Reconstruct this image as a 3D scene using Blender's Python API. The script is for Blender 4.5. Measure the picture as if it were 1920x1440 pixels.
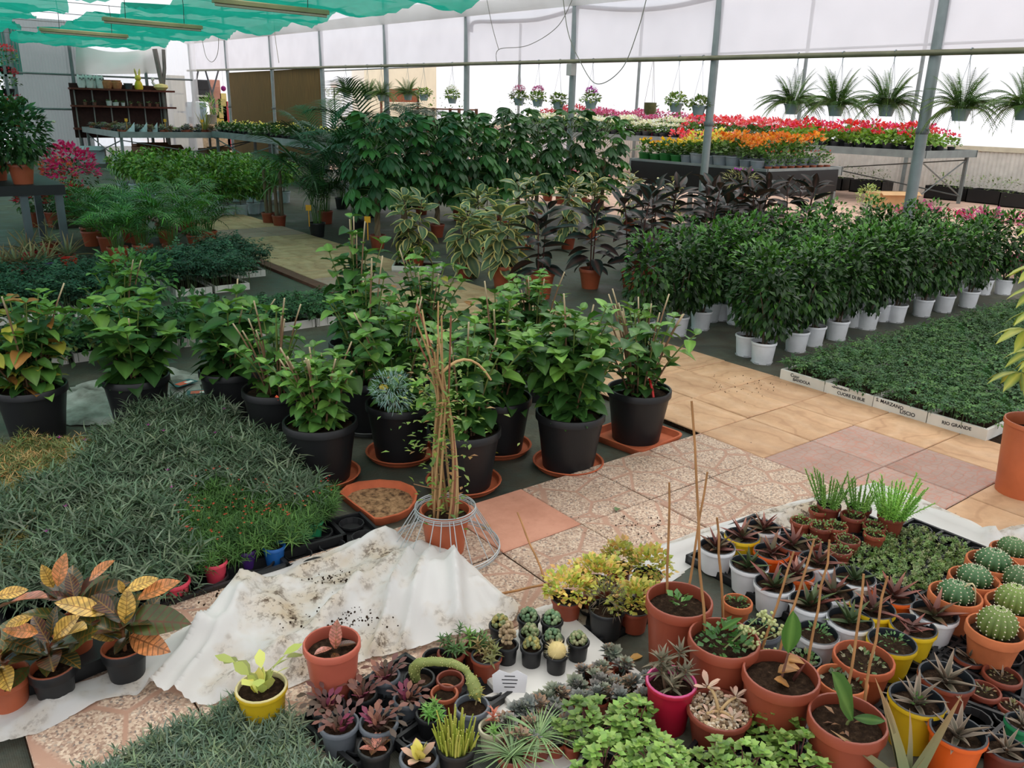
import bpy, math, random
import numpy as np
from mathutils import Matrix, Vector, Euler

for _o in list(bpy.data.objects): bpy.data.objects.remove(_o)
R = random.Random(11)
NR = np.random.default_rng(11)
PI = math.pi
scene = bpy.context.scene
COL = scene.collection

# ------------------------------------------------------------------ camera
# World: X and Y run along the paving grid, camera stands at the origin, eye height 1.59 m.
F, PITCH, ROLL, EYE, YAW = 1550.0, math.radians(18.32), math.radians(1.51), 1.59, math.radians(37.86)
def _rot(v):
    a = np.array([math.cos(YAW), math.sin(YAW), 0]); b = np.array([-math.sin(YAW), math.cos(YAW), 0])
    return np.array([a @ v, b @ v, v[2]])
FW = _rot(np.array([0, math.cos(PITCH), -math.sin(PITCH)])); _up = _rot(np.array([0, math.sin(PITCH), math.cos(PITCH)]))
_rt = _rot(np.array([1.0, 0, 0])); FH = _rot(np.array([0, 1.0, 0]))
RT = math.cos(ROLL) * _rt + math.sin(ROLL) * _up
UP = -math.sin(ROLL) * _rt + math.cos(ROLL) * _up
CAMP = np.array([0, 0, EYE])
cd = bpy.data.cameras.new('camera'); cam = bpy.data.objects.new('camera', cd); COL.objects.link(cam)
cd.sensor_fit = 'HORIZONTAL'; cd.sensor_width = 36.0; cd.lens = F / 1920 * 36.0; cd.clip_end = 300
cam.matrix_world = Matrix(((RT[0], UP[0], -FW[0], 0), (RT[1], UP[1], -FW[1], 0), (RT[2], UP[2], -FW[2], EYE), (0, 0, 0, 1)))
scene.camera = cam
def ray(x, y): return FW + RT * (x - 960) / F + UP * (720 - y) / F
def gp(x, y, z=0.0):                       # where the sight line through a pixel meets height z
    d = ray(x, y); return CAMP + d * ((z - EYE) / d[2])
def atx(x, y, X):                          # ... meets the upright plane X
    d = ray(x, y); return CAMP + d * (X / d[0])
def aty(x, y, Y):
    d = ray(x, y); return CAMP + d * (Y / d[1])
def atd(x, y, D):                          # ... at horizontal distance D
    d = ray(x, y); return CAMP + d * (D / (d @ FH))
def ppm(p): return F / ((np.asarray(p) - CAMP) @ FW)

# ------------------------------------------------------------------ sky and light
w = bpy.data.worlds.new('overcast'); scene.world = w; w.use_nodes = True
nt = w.node_tree; nt.nodes.clear()
_out = nt.nodes.new('ShaderNodeOutputWorld'); _bg = nt.nodes.new('ShaderNodeBackground')
_tc = nt.nodes.new('ShaderNodeTexCoord'); _sx = nt.nodes.new('ShaderNodeSeparateXYZ'); _rp = nt.nodes.new('ShaderNodeValToRGB')
_rp.color_ramp.elements[0].position = 0.0; _rp.color_ramp.elements[0].color = (0.80, 0.84, 0.92, 1)
_rp.color_ramp.elements[1].position = 0.7; _rp.color_ramp.elements[1].color = (1.0, 0.985, 0.96, 1)
nt.links.new(_tc.outputs['Generated'], _sx.inputs[0]); nt.links.new(_sx.outputs['Z'], _rp.inputs[0])
nt.links.new(_rp.outputs[0], _bg.inputs[0]); _bg.inputs[1].default_value = 1.75
nt.links.new(_bg.outputs[0], _out.inputs[0])
sd = bpy.data.lights.new('veiled_sun', 'SUN'); sd.energy = 1.6; sd.angle = math.radians(40); sd.color = (1, 0.96, 0.9)
sun = bpy.data.objects.new('veiled_sun', sd); COL.objects.link(sun)
sun.rotation_euler = Vector((0.55, 0.35, 1.0)).to_track_quat('Z', 'Y').to_euler()
vs = scene.view_settings
vs.view_transform = 'Standard'; vs.look = 'None'; vs.gamma = 1.0; vs.use_curve_mapping = False; vs.exposure = -0.40
cy = scene.cycles
cy.max_bounces = 4; cy.diffuse_bounces = 3; cy.glossy_bounces = 1; cy.transmission_bounces = 2; cy.transparent_max_bounces = 6; cy.caustics_reflective = False; cy.caustics_refractive = False

# ------------------------------------------------------------------ materials
def lin(r, g, b):
    f = lambda c: (c / 255 / 12.92) if c / 255 <= 0.04045 else ((c / 255 + 0.055) / 1.055) ** 2.4
    return np.array([f(r), f(g), f(b)])
class NT:
    def __init__(s, name):
        s.m = bpy.data.materials.new(name); s.m.use_nodes = True; s.t = s.m.node_tree; s.t.nodes.clear()
        s.out = s.n('ShaderNodeOutputMaterial')
    def n(s, typ, **kw):
        x = s.t.nodes.new(typ)
        for k, v in kw.items(): setattr(x, k, v)
        return x
    def l(s, a, b): s.t.links.new(a, b)
    def val(s, sock, v):
        if hasattr(v, 'links') or hasattr(v, 'is_linked'): s.l(v, sock)
        else: sock.default_value = v
    def math(s, op, a, b=0.0, c=0.0):
        x = s.n('ShaderNodeMath', operation=op); s.val(x.inputs[0], a); s.val(x.inputs[1], b); s.val(x.inputs[2], c); return x.outputs[0]
    def mix(s, f, a, b, mode='MIX'):
        x = s.n('ShaderNodeMix', data_type='RGBA', blend_type=mode)
        s.val(x.inputs[0], f)
        for i, v in ((6, a), (7, b)):
            if hasattr(v, 'is_linked'): s.l(v, x.inputs[i])
            else: x.inputs[i].default_value = (*v[:3], 1)
        return x.outputs[2]
    def noise(s, scale, vec=None, detail=2, rough=0.5, dist=0.0):
        x = s.n('ShaderNodeTexNoise'); x.inputs['Scale'].default_value = scale; x.inputs['Detail'].default_value = detail
        x.inputs['Roughness'].default_value = rough; x.inputs['Distortion'].default_value = dist
        if vec is not None: s.l(vec, x.inputs['Vector'])
        return x
    def ramp(s, f, stops):
        x = s.n('ShaderNodeValToRGB'); e = x.color_ramp.elements
        while len(e) > 1: e.remove(e[-1])
        e[0].position = stops[0][0]; e[0].color = (*stops[0][1], 1)
        for p, c in stops[1:]:
            k = e.new(p); k.color = (*c, 1)
        s.l(f, x.inputs[0]); return x.outputs[0]
    def bsdf(s, col, rough=0.5, spec=0.5, metal=0.0, bump=None, bstr=0.3, bdist=0.01):
        p = s.n('ShaderNodeBsdfPrincipled')
        if hasattr(col, 'is_linked'): s.l(col, p.inputs['Base Color'])
        else: p.inputs['Base Color'].default_value = (*col[:3], 1)
        s.val(p.inputs['Roughness'], rough); p.inputs['Specular IOR Level'].default_value = spec; p.inputs['Metallic'].default_value = metal
        if bump is not None:
            b = s.n('ShaderNodeBump'); b.inputs['Strength'].default_value = bstr; b.inputs['Distance'].default_value = bdist
            s.l(bump, b.inputs['Height']); s.l(b.outputs[0], p.inputs['Normal'])
        s.l(p.outputs[0], s.out.inputs[0]); return p
    def coord(s, k='Object'): return s.n('ShaderNodeTexCoord').outputs[k]
    def attr(s): return s.n('ShaderNodeAttribute', attribute_name='Col').outputs['Color']
    def rnd(s): return s.n('ShaderNodeObjectInfo').outputs['Random']
M = {}
def m_attr(name, rough, spec=0.5, nscale=None, namp=0.25, var=0.0, bstr=0.0, metal=0.0, transl=0.0):
    t = NT(name); c = t.attr(); bump = None
    if nscale:
        nz = t.noise(nscale, t.coord(), 3); bump = nz.outputs[0] if bstr else None
        c = t.mix(1.0, c, t.ramp(nz.outputs[0], [(0.25, (1 - namp,) * 3), (0.75, (1 + namp * 0.6,) * 3)]), 'MULTIPLY')
    if var:
        c = t.mix(1.0, c, t.ramp(t.rnd(), [(0, (1 - var,) * 3), (1, (1 + var,) * 3)]), 'MULTIPLY')
    p = t.bsdf(c, rough, spec, metal, bump, bstr)
    if transl:
        tr = t.n('ShaderNodeBsdfTranslucent'); t.l(t.mix(1.0, c, (1.5, 1.5, 0.7), 'MULTIPLY'), tr.inputs[0])
        mx = t.n('ShaderNodeMixShader'); mx.inputs[0].default_value = transl
        t.l(p.outputs[0], mx.inputs[1]); t.l(tr.outputs[0], mx.inputs[2]); t.l(mx.outputs[0], t.out.inputs[0])
    M[name] = t.m
m_attr('painted', 0.6, 0.4, 6, 0.15)
m_attr('plastic', 0.42, 0.45, 9, 0.16)
m_attr('clay', 0.75, 0.3, 14, 0.25, bstr=0.15)
m_attr('leaf', 0.42, 0.45, var=0.28, transl=0.16)
m_attr('glossleaf', 0.36, 0.32, var=0.22, transl=0.1)
m_attr('mattleaf', 0.6, 0.3, var=0.2, transl=0.12)
m_attr('succulent', 0.5, 0.4, var=0.2)
m_attr('stem', 0.7, 0.3)
m_attr('petal', 0.6, 0.3, transl=0.25)
m_attr('wood', 0.7, 0.3, 12, 0.35, bstr=0.2)
m_attr('metal', 0.5, 0.5, 5, 0.22, metal=0.35)
def m_soil():
    t = NT('soil'); v = t.n('ShaderNodeTexCoord').outputs['Object']; g = t.n('ShaderNodeNewGeometry').outputs['Position']
    n1 = t.noise(70, g, 5, 0.7); n2 = t.noise(14, g, 3)
    c = t.ramp(n1.outputs[0], [(0.32, lin(24, 18, 14)), (0.52, lin(62, 46, 34)), (0.66, lin(96, 76, 58)), (0.76, lin(170, 150, 125))])
    c = t.mix(n2.outputs[0], c, lin(48, 36, 27), 'MIX')
    t.bsdf(c, 0.95, 0.1, bump=n1.outputs[0], bstr=0.9, bdist=0.02); M['soil'] = t.m
m_soil()

# ------------------------------------------------------------------ mesh building
class MB:
    def __init__(s): s.v = []; s.f = []; s.c = []; s.m = []; s.n = 0
    def add(s, V, Fs, col=(0.5, 0.5, 0.5), mat=0):
        V = np.asarray(V, float).reshape(-1, 3); s.v.append(V)
        c = np.asarray(col, float)
        if c.ndim == 1: c = np.broadcast_to(c[:3], (len(V), 3))
        s.c.append(c)
        if isinstance(Fs, np.ndarray): s.f.append((Fs + s.n, mat))
        else:
            by = {}
            for q in Fs: by.setdefault(len(q), []).append(q)
            for k, L in by.items(): s.f.append((np.array(L, int) + s.n, mat))
        s.n += len(V); return s
    def mesh(s, name, mats, smooth=True):
        V = np.concatenate(s.v); C = np.concatenate(s.c); me = bpy.data.meshes.new(name)
        me.vertices.add(len(V)); me.vertices.foreach_set('co', V.astype(np.float32).ravel())
        loops = np.concatenate([f.ravel() for f, _ in s.f]); tot = np.concatenate([np.full(len(f), f.shape[1]) for f, _ in s.f])
        mi = np.concatenate([np.full(len(f), m) for f, m in s.f])
        me.loops.add(len(loops)); me.loops.foreach_set('vertex_index', loops.astype(np.int32))
        me.polygons.add(len(tot)); me.polygons.foreach_set('loop_start', np.concatenate([[0], np.cumsum(tot)[:-1]]).astype(np.int32))
        me.polygons.foreach_set('material_index', mi.astype(np.int32))
        me.polygons.foreach_set('use_smooth', np.full(len(tot), smooth))
        a = me.color_attributes.new('Col', 'FLOAT_COLOR', 'POINT')
        a.data.foreach_set('color', np.hstack([C, np.ones((len(C), 1))]).astype(np.float32).ravel())
        for m in ([mats] if isinstance(mats, str) else mats): me.materials.append(M[m])
        me.update(calc_edges=True); me.validate()
        if smooth and (mats if isinstance(mats, str) else mats[0]) in ('plastic', 'clay', 'painted', 'metal', 'wood'): me.set_sharp_from_angle(angle=0.7)
        return me
def lathe(mb, prof, col, n=20, mat=0, off=(0, 0, 0), wob=None, cap=False):
    a = np.linspace(0, 2 * PI, n, endpoint=False); V = []; cols = []
    for i, (r, z) in enumerate(prof):
        k = 1 if wob is None else wob(a, i)
        V.append(np.stack([r * k * np.cos(a) + off[0], r * k * np.sin(a) + off[1], np.full(n, z + off[2])], 1))
    c = np.asarray(col, float)
    if c.ndim == 2: cc = np.repeat(c, n, 0)
    else: cc = c
    j = np.arange(n); j2 = (j + 1) % n
    Fq = np.concatenate([np.stack([i * n + j, i * n + j2, (i + 1) * n + j2, (i + 1) * n + j], 1) for i in range(len(prof) - 1)])
    mb.add(np.concatenate(V), Fq, cc, mat)
    if cap: mb.add(V[-1], [tuple(range(n))], c[-1] if c.ndim == 2 else c, mat)
    return mb
def tube(mb, pts, rad, col, n=6, mat=0, cap=True):
    P = np.asarray(pts, float); k = len(P); r = np.broadcast_to(np.asarray(rad, float), (k,))
    T = np.gradient(P, axis=0); T /= np.linalg.norm(T, axis=1)[:, None] + 1e-12
    h = np.array([0, 0, 1.0]) if abs(T[0] @ np.array([0, 0, 1.0])) < 0.9 else np.array([1.0, 0, 0])
    a = np.linspace(0, 2 * PI, n, endpoint=False); V = []
    for i in range(k):
        u = np.cross(h, T[i]); u /= np.linalg.norm(u) + 1e-12; v = np.cross(T[i], u); h = np.cross(T[i], u) if False else h
        V.append(P[i] + r[i] * (np.cos(a)[:, None] * u + np.sin(a)[:, None] * v))
    j = np.arange(n); j2 = (j + 1) % n
    Fq = np.concatenate([np.stack([i * n + j, i * n + j2, (i + 1) * n + j2, (i + 1) * n + j], 1) for i in range(k - 1)])
    c = np.asarray(col, float); cc = np.repeat(c, n, 0) if c.ndim == 2 else c
    mb.add(np.concatenate(V), Fq, cc, mat)
    if cap:
        mb.add(V[-1], [tuple(range(n))], c[-1] if c.ndim == 2 else c, mat); mb.add(V[0], [tuple(range(n))[::-1]], c[0] if c.ndim == 2 else c, mat)
    return mb
_BF = np.array([[0, 3, 2, 1], [4, 5, 6, 7], [0, 1, 5, 4], [1, 2, 6, 5], [2, 3, 7, 6], [3, 0, 4, 7]])
def box(mb, c, s, col, rot=None, mat=0, taper=1.0):
    x, y, z = np.asarray(s, float) / 2
    V = np.array([[-x, -y, -z], [x, -y, -z], [x, y, -z], [-x, y, -z], [-x * taper, -y * taper, z], [x * taper, -y * taper, z], [x * taper, y * taper, z], [-x * taper, y * taper, z]])
    if rot is not None: V = V @ np.array(Euler(rot).to_matrix()).T
    return mb.add(V + np.asarray(c, float), _BF, col, mat)
def bbox(mb, lo, hi, col, mat=0):
    lo = np.asarray(lo, float); hi = np.asarray(hi, float); return box(mb, (lo + hi) / 2, hi - lo, col, mat=mat)
def bevbox(mb, lo, hi, col, b, mat=0):      # box with a chamfered top edge
    x0, y0, z0 = lo; x1, y1, z1 = hi
    V = [(x0, y0, z0), (x1, y0, z0), (x1, y1, z0), (x0, y1, z0), (x0, y0, z1 - b), (x1, y0, z1 - b), (x1, y1, z1 - b), (x0, y1, z1 - b),
         (x0 + b, y0 + b, z1), (x1 - b, y0 + b, z1), (x1 - b, y1 - b, z1), (x0 + b, y1 - b, z1)]
    Fq = [(0, 3, 2, 1), (8, 9, 10, 11)] + [(i, (i + 1) % 4, 4 + (i + 1) % 4, 4 + i) for i in range(4)] + [(4 + i, 4 + (i + 1) % 4, 8 + (i + 1) % 4, 8 + i) for i in range(4)]
    return mb.add(V, Fq, col, mat)
def ball(mb, c, r, col, n=8, m=5, sq=1.0, mat=0):
    pr = [(max(1e-4, r * math.sin(PI * i / m)), -r * sq * math.cos(PI * i / m)) for i in range(m + 1)]
    return lathe(mb, pr, col, n, mat, c)

# leaf blade along +X, width along Y, normal +Z
def blade(L, W, ns=4, shape='oval', fold=0.15, droop=0.2, cols=3, pk=0.45, wave=0.0, thick=0.0):
    us = np.linspace(-1, 1, cols); V = []
    for i in range(ns + 1):
        t = i / ns
        if shape == 'oval': wd = math.sin(PI * min(1, max(0.0, t)) ** (math.log(0.5) / math.log(pk))) ** 0.8 if 0 < t < 1 else 0
        elif shape == 'sword': wd = (min(1, t / 0.12) * 0.4 + 0.6) * (1 - t) ** 0.75 if t > 0 else 0.7
        elif shape == 'strap': wd = min(1, 0.35 + t * 6) * (1 - max(0, (t - 0.6) / 0.4) ** 2 * 0.97)
        elif shape == 'spoon': wd = 0.25 + 0.75 * math.sin(PI * min(1, t * 0.5 + 0.5 * t * t)) ** 0.7 if t < 1 else 0.0
        wd = max(wd, 0.02) * W / 2
        for u in us:
            V.append((L * t * (1 - 0.12 * droop * t), u * wd, -droop * L * t * t + fold * abs(u) * wd + wave * wd * u * math.sin(t * 17 + u * 2)))
    k = cols
    Fq = np.array([(i * k + j, (i + 1) * k + j, (i + 1) * k + j + 1, i * k + j + 1) for i in range(ns) for j in range(k - 1)])
    return np.array(V), Fq
def frames(D, up=(0, 0, 1.0), roll=None):    # rotation matrices whose X axis is D
    D = np.asarray(D, float); D = D / np.linalg.norm(D, axis=-1, keepdims=True)
    up = np.broadcast_to(np.asarray(up, float), D.shape)
    Y = np.cross(up, D); nY = np.linalg.norm(Y, axis=-1, keepdims=True); Y = np.where(nY < 1e-3, np.array([0, 1.0, 0]), Y / np.maximum(nY, 1e-9))
    Z = np.cross(D, Y)
    if roll is not None:
        c, s = np.cos(roll)[:, None], np.sin(roll)[:, None]; Y, Z = c * Y + s * Z, c * Z - s * Y
    return np.stack([D, Y, Z], -1)
def batch(mb, tV, tF, Rm, P, cols, scale=None, mat=0):
    n = len(P); k = len(tV); X = np.broadcast_to(tV, (n, k, 3))
    if scale is not None: X = X * np.asarray(scale, float).reshape(n, 1, -1)
    V = np.einsum('nij,nkj->nki', Rm, X) + np.asarray(P)[:, None, :]
    Fq = (tF[None] + (np.arange(n) * k)[:, None, None]).reshape(-1, tF.shape[1])
    c = np.asarray(cols, float)
    if c.ndim == 1: c = np.broadcast_to(c, (n, 3))
    if c.ndim == 2: c = np.repeat(c[:, None, :], k, 1)
    mb.add(V.reshape(-1, 3), Fq, c.reshape(-1, 3), mat); return mb
def sph(n, zmin=-1.0, rg=NR):
    z = rg.uniform(zmin, 1, n); a = rg.uniform(0, 2 * PI, n); r = np.sqrt(1 - z * z)
    return np.stack([r * np.cos(a), r * np.sin(a), z], 1)
def vary(col, n, amt=0.2, hue=0.08):
    c = np.asarray(col, float)
    return np.clip(c * (1 + NR.uniform(-amt, amt, (n, 1))) * (1 + NR.uniform(-hue, hue, (n, 3))), 0, 1)
def pick(cols, n, p=None):
    cs = np.array(cols); return cs[NR.choice(len(cs), n, p=p)]

# ------------------------------------------------------------------ objects
def I4(loc=(0, 0, 0), rm=None, s=1.0):
    m = np.eye(4); m[:3, :3] = (np.eye(3) if rm is None else rm) * s; m[:3, 3] = loc; return Matrix(m.tolist())
def P_(name, mesh, mat=None, subs=(), kind=None, label=None): return (name, mesh, mat, subs, kind, label)
def _mk(p, parent):
    name, me, mt, subs, kind, label = p
    o = bpy.data.objects.new(name, me); COL.objects.link(o); o.parent = parent
    if mt is not None: o.matrix_basis = mt
    if kind: o['kind'] = kind
    if label: o['label'] = label
    for q in subs: _mk(q, o)
    return o
USED = {}
def tag(o, label=None, cat=None, group=None, kind=None):
    if label: o['label'] = label
    if cat: o['category'] = cat
    if group: o['group'] = group
    if kind: o['kind'] = kind
    return o
def spawn(parts, name, label, cat, loc, rz=0.0, s=1.0, group=None, kind=None, tilt=(0, 0)):
    r = bpy.data.objects.new(name, None); COL.objects.link(r); r.empty_display_size = 0.05
    r.location = tuple(loc); r.rotation_euler = (tilt[0], tilt[1], rz); r.scale = (s, s, s) if np.isscalar(s) else tuple(s)
    tag(r, label, cat, group, kind)
    for p in parts: _mk(p, r)
    return r
def solo(me, name, label, cat, loc=(0, 0, 0), rz=0.0, group=None, kind=None, s=1.0):
    o = bpy.data.objects.new(name, me); COL.objects.link(o); o.location = tuple(loc); o.rotation_euler = (0, 0, rz); o.scale = (s, s, s)
    return tag(o, label, cat, group, kind)
ORD = ['first', 'second', 'third', 'fourth', 'fifth', 'sixth', 'seventh', 'eighth', 'ninth', 'tenth', 'eleventh', 'twelfth', 'thirteenth', 'fourteenth', 'fifteenth',
       'sixteenth', 'seventeenth', 'eighteenth', 'nineteenth', 'twentieth', 'twenty-first', 'twenty-second', 'twenty-third', 'twenty-fourth', 'twenty-fifth', 'twenty-sixth', 'twenty-seventh', 'twenty-eighth', 'twenty-ninth', 'thirtieth']
# ------------------------------------------------------------------ setting: ground, paving, greenhouse frame
ZC = -0.03                                   # ground cloth level; paving tops are at 0
def m_cloth():
    t = NT('ground_cloth'); g = t.coord()
    n1 = t.noise(1.3, g, 5, 0.65); n2 = t.noise(9, g, 4, 0.7); n3 = t.noise(60, g, 2)
    c = t.ramp(n1.outputs[0], [(0.3, lin(40, 47, 42)), (0.45, lin(64, 70, 61)), (0.58, lin(92, 94, 80)), (0.72, lin(124, 120, 102))])
    c = t.mix(t.ramp(n2.outputs[0], [(0.42, (0, 0, 0)), (0.66, (0.7,) * 3)]), c, lin(74, 62, 48))
    wv = t.n('ShaderNodeTexWave'); wv.inputs['Scale'].default_value = 60; t.l(g, wv.inputs[0])
    c = t.mix(0.12, c, t.mix(wv.outputs[1], lin(30, 38, 34), lin(110, 120, 108)))
    t.bsdf(c, t.ramp(n1.outputs[0], [(0.35, (0.5,) * 3), (0.6, (0.85,) * 3)]), 0.4, bump=n3.outputs[0], bstr=0.3); M['cloth'] = t.m
m_cloth()
def tile_mat(name, kind):
    t = NT(name); o = t.coord(); info = t.n('ShaderNodeObjectInfo')
    off = t.n('ShaderNodeVectorMath', operation='SCALE'); t.l(info.outputs['Location'], off.inputs[0]); off.inputs['Scale'].default_value = 3.1
    ad = t.n('ShaderNodeVectorMath', operation='ADD'); t.l(o, ad.inputs[0]); t.l(off.outputs[0], ad.inputs[1]); v = ad.outputs[0]
    dirt = t.noise(3.0, v, 5, 0.7).outputs[0]; fine = t.noise(90, v, 2).outputs[0]
    if kind == 'terrazzo':
        ve = t.n('ShaderNodeTexVoronoi', feature='DISTANCE_TO_EDGE'); ve.inputs['Scale'].default_value = 5.0; t.l(v, ve.inputs[0])
        vc = t.n('ShaderNodeTexVoronoi'); vc.inputs['Scale'].default_value = 150; t.l(v, vc.inputs[0])
        sp = t.n('ShaderNodeSeparateColor'); t.l(vc.outputs['Color'], sp.inputs[0])
        chip = t.ramp(sp.outputs[0], [(0.0, lin(148, 122, 108)), (0.3, lin(184, 158, 140)), (0.6, lin(204, 180, 160)), (0.85, lin(222, 204, 184)), (0.97, lin(132, 120, 114))])
        joint = t.mix(dirt, lin(192, 156, 136), lin(170, 134, 116))
        mk = t.ramp(ve.outputs[0], [(0.02, (0,) * 3), (0.045, (1,) * 3)])
        c = t.mix(mk, joint, chip); bump = t.math('ADD', mk, t.math('MULTIPLY', sp.outputs[0], 0.5))
    elif kind == 'sandy':
        ns = t.noise(4, v, 2); mp = t.n('ShaderNodeVectorMath', operation='MULTIPLY_ADD'); t.l(ns.outputs['Color'], mp.inputs[0]); mp.inputs[1].default_value = (0.35,) * 3; t.l(v, mp.inputs[2])
        wv = t.n('ShaderNodeTexWave', wave_type='RINGS'); wv.inputs['Scale'].default_value = 1.5; wv.inputs['Distortion'].default_value = 2.2; wv.inputs['Detail'].default_value = 2; wv.inputs['Detail Scale'].default_value = 1.4; t.l(mp.outputs[0], wv.inputs[0])
        c = t.ramp(wv.outputs[1], [(0.0, lin(190, 151, 118)), (0.05, lin(203, 164, 130)), (0.8, lin(206, 168, 134)), (1.0, lin(210, 174, 142))]); c = t.mix(1.0, c, t.ramp(t.noise(9, v, 4, .65).outputs[0], [(.3, (.9, .88, .86)), (.7, (1.06, 1.05, 1.03))]), 'MULTIPLY'); bump = fine
    else:
        ns = t.noise(5, v, 1); mp = t.n('ShaderNodeVectorMath', operation='MULTIPLY_ADD'); t.l(ns.outputs['Color'], mp.inputs[0]); mp.inputs[1].default_value = (0.12,) * 3; t.l(v, mp.inputs[2])
        ve = t.n('ShaderNodeTexVoronoi', feature='DISTANCE_TO_EDGE'); ve.inputs['Scale'].default_value = 24; ve.inputs['Randomness'].default_value = 0.45; t.l(mp.outputs[0], ve.inputs[0])
        a, b = ((lin(188, 142, 128), lin(180, 152, 142)) if kind == 'purple' else (lin(186, 128, 106), lin(202, 152, 130)))
        mk = t.ramp(ve.outputs[0], [(0.03, (0,) * 3), (0.1, (1,) * 3)]); c = t.mix(mk, a, b) if kind == 'purple' else t.mix(dirt, a, b); bump = mk if kind == 'purple' else fine
    c = t.mix(1.0, c, t.ramp(dirt, [(0.3, (0.8, 0.77, 0.74)), (0.55, (1, 1, 1)), (0.8, (1.06,) * 3)]), 'MULTIPLY')
    c = t.mix(1.0, c, t.ramp(info.outputs['Random'], [(0, (0.88, 0.86, 0.84)), (1, (1.08, 1.07, 1.04))]), 'MULTIPLY')
    c = t.mix(t.ramp(t.noise(26, v, 4, 0.75).outputs[0], [(0.66, (0,) * 3), (0.74, (0.75,) * 3)]), c, lin(66, 48, 36))
    t.bsdf(c, 0.7, 0.35, bump=bump, bstr=0.35, bdist=0.004); M[name] = t.m
for k in ('terrazzo', 'sandy', 'purple', 'red'): tile_mat('tile_' + k, k)
def m_bay():
    t = NT('bay_floor'); o = t.coord(); br = t.n('ShaderNodeTexBrick'); t.l(o, br.inputs[0])
    br.inputs['Scale'].default_value = 1.0; br.inputs['Brick Width'].default_value = 0.4; br.inputs['Row Height'].default_value = 0.4; br.offset = 0
    br.inputs['Mortar Size'].default_value = 0.008
    br.inputs['Color1'].default_value = (*lin(222, 188, 168), 1); br.inputs['Color2'].default_value = (*lin(206, 172, 152), 1); br.inputs['Mortar'].default_value = (*lin(140, 115, 100), 1)
    t.bsdf(br.outputs[0], 0.8, 0.3); M['bay_floor'] = t.m
m_bay()
def m_film(name, col, transp, transl, tint=(1, 1, 1), rough=0.4, scale=1.2, thin=0.15):
    t = NT(name)
    tp = t.n('ShaderNodeBsdfTransparent'); tp.inputs[0].default_value = (*tint, 1)
    tr = t.n('ShaderNodeBsdfTranslucent'); df = t.n('ShaderNodeBsdfDiffuse')
    if scale:
        nz = t.noise(scale, t.coord(), 2, 0.6); c = t.mix(nz.outputs[0], np.asarray(col) * (1 - thin), np.minimum(1, np.asarray(col) * (1 + thin)))
        t.l(c, tr.inputs[0]); t.l(c, df.inputs[0])
    else: tr.inputs[0].default_value = df.inputs[0].default_value = (*col, 1)
    m1 = t.n('ShaderNodeMixShader'); m1.inputs[0].default_value = transl; t.l(df.outputs[0], m1.inputs[1]); t.l(tr.outputs[0], m1.inputs[2])
    m2 = t.n('ShaderNodeMixShader'); m2.inputs[0].default_value = transp
    t.l(m1.outputs[0], m2.inputs[1]); t.l(tp.outputs[0], m2.inputs[2]); t.l(m2.outputs[0], t.out.inputs[0]); M[name] = t.m
m_film('roof_film', (0.95, 0.96, 0.97), 0.62, 0.8, scale=0)
m_film('wall_film', (0.95, 0.95, 0.97), 0.55, 0.8, scale=0)
m_film('curtain_film', (0.79, 0.80, 0.88), 0.24, 0.72)
m_film('net', (0.015, 0.36, 0.26), 0.11, 0.62, (0.9, 1.0, 0.97), scale=3, thin=0.3)
m_film('corrugated', (0.30, 0.34, 0.34), 0.07, 0.5, thin=0.1)
m_film('fleece', (0.90, 0.88, 0.85), 0.06, 0.35)
m_film('cream_panel', (0.78, 0.70, 0.52), 0.05, 0.6)

mb = MB(); mb.add([(-8, -6, ZC), (9.9, -6, ZC), (9.9, 34, ZC), (-8, 34, ZC)], [(0, 1, 2, 3)], (0.1, 0.1, 0.1))
floor = solo(mb.mesh('floor', 'cloth', False), 'floor', 'dark green woven ground cloth covering the greenhouse floor', None, kind='structure')
mb = MB(); mb.add([(9.9, -6, ZC), (26, -6, ZC), (26, 40, ZC), (9.9, 40, ZC)], [(0, 1, 2, 3)], (0.1, 0.1, 0.1))
solo(mb.mesh('bay_floor', 'bay_floor', False), 'floor_bay', 'pale pink paved floor of the bright neighbouring bay', None, kind='structure')

# paving: every slab is a child of its path
TX0, TY0, TS = 1.688, 2.599, 0.4
TM = {}
for k in ('terrazzo', 'sandy', 'purple', 'red'):
    mb = MB(); bevbox(mb, (-0.1975, -0.1975, -0.03), (0.1975, 0.1975, 0.0), (0.5,) * 3, 0.004); TM[k] = mb.mesh('tile_' + k, 'tile_' + k, False)
def path(name, label, lo, hi, cells):
    mb = MB(); bbox(mb, (*lo, ZC - 0.02), (*hi, -0.006), lin(82, 66, 54)); p = solo(mb.mesh(name, 'soil', False), name, label, None, kind='structure')
    for (i, j, k) in cells:
        o = bpy.data.objects.new('tile', TM[k]); COL.objects.link(o); o.parent = p
        o.location = (TX0 + TS * (i + 0.5), TY0 - TS * (j + 0.5), R.uniform(-0.002, 0.002)); o.rotation_euler = (R.uniform(-.004, .004), R.uniform(-.004, .004), R.uniform(-.006, .006) + (R.randrange(4) * PI / 2))
def kmain(i, j):
    if j in (1, 2) and i in (4, 5): return 'purple'
    if j in (-11, -12): return 'purple'
    if j in (-20, -21): return 'purple'
    return 'sandy'
path('path_main', 'sand coloured patterned paving path running between the plant beds', (TX0 + 4 * TS, TY0 - 7 * TS), (TX0 + 7 * TS, TY0 + 29 * TS),
     [(i, j, kmain(i, j)) for i in (4, 5, 6) for j in range(-29, 7)])
path('path_end', 'sand coloured slabs between seedling trays and succulents', (TX0 + 7 * TS, TY0 - 7 * TS), (TX0 + 10 * TS, TY0 - 2.02 * TS), [(i, j, 'sandy') for i in (7, 8, 9) for j in range(3, 7)])
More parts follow.
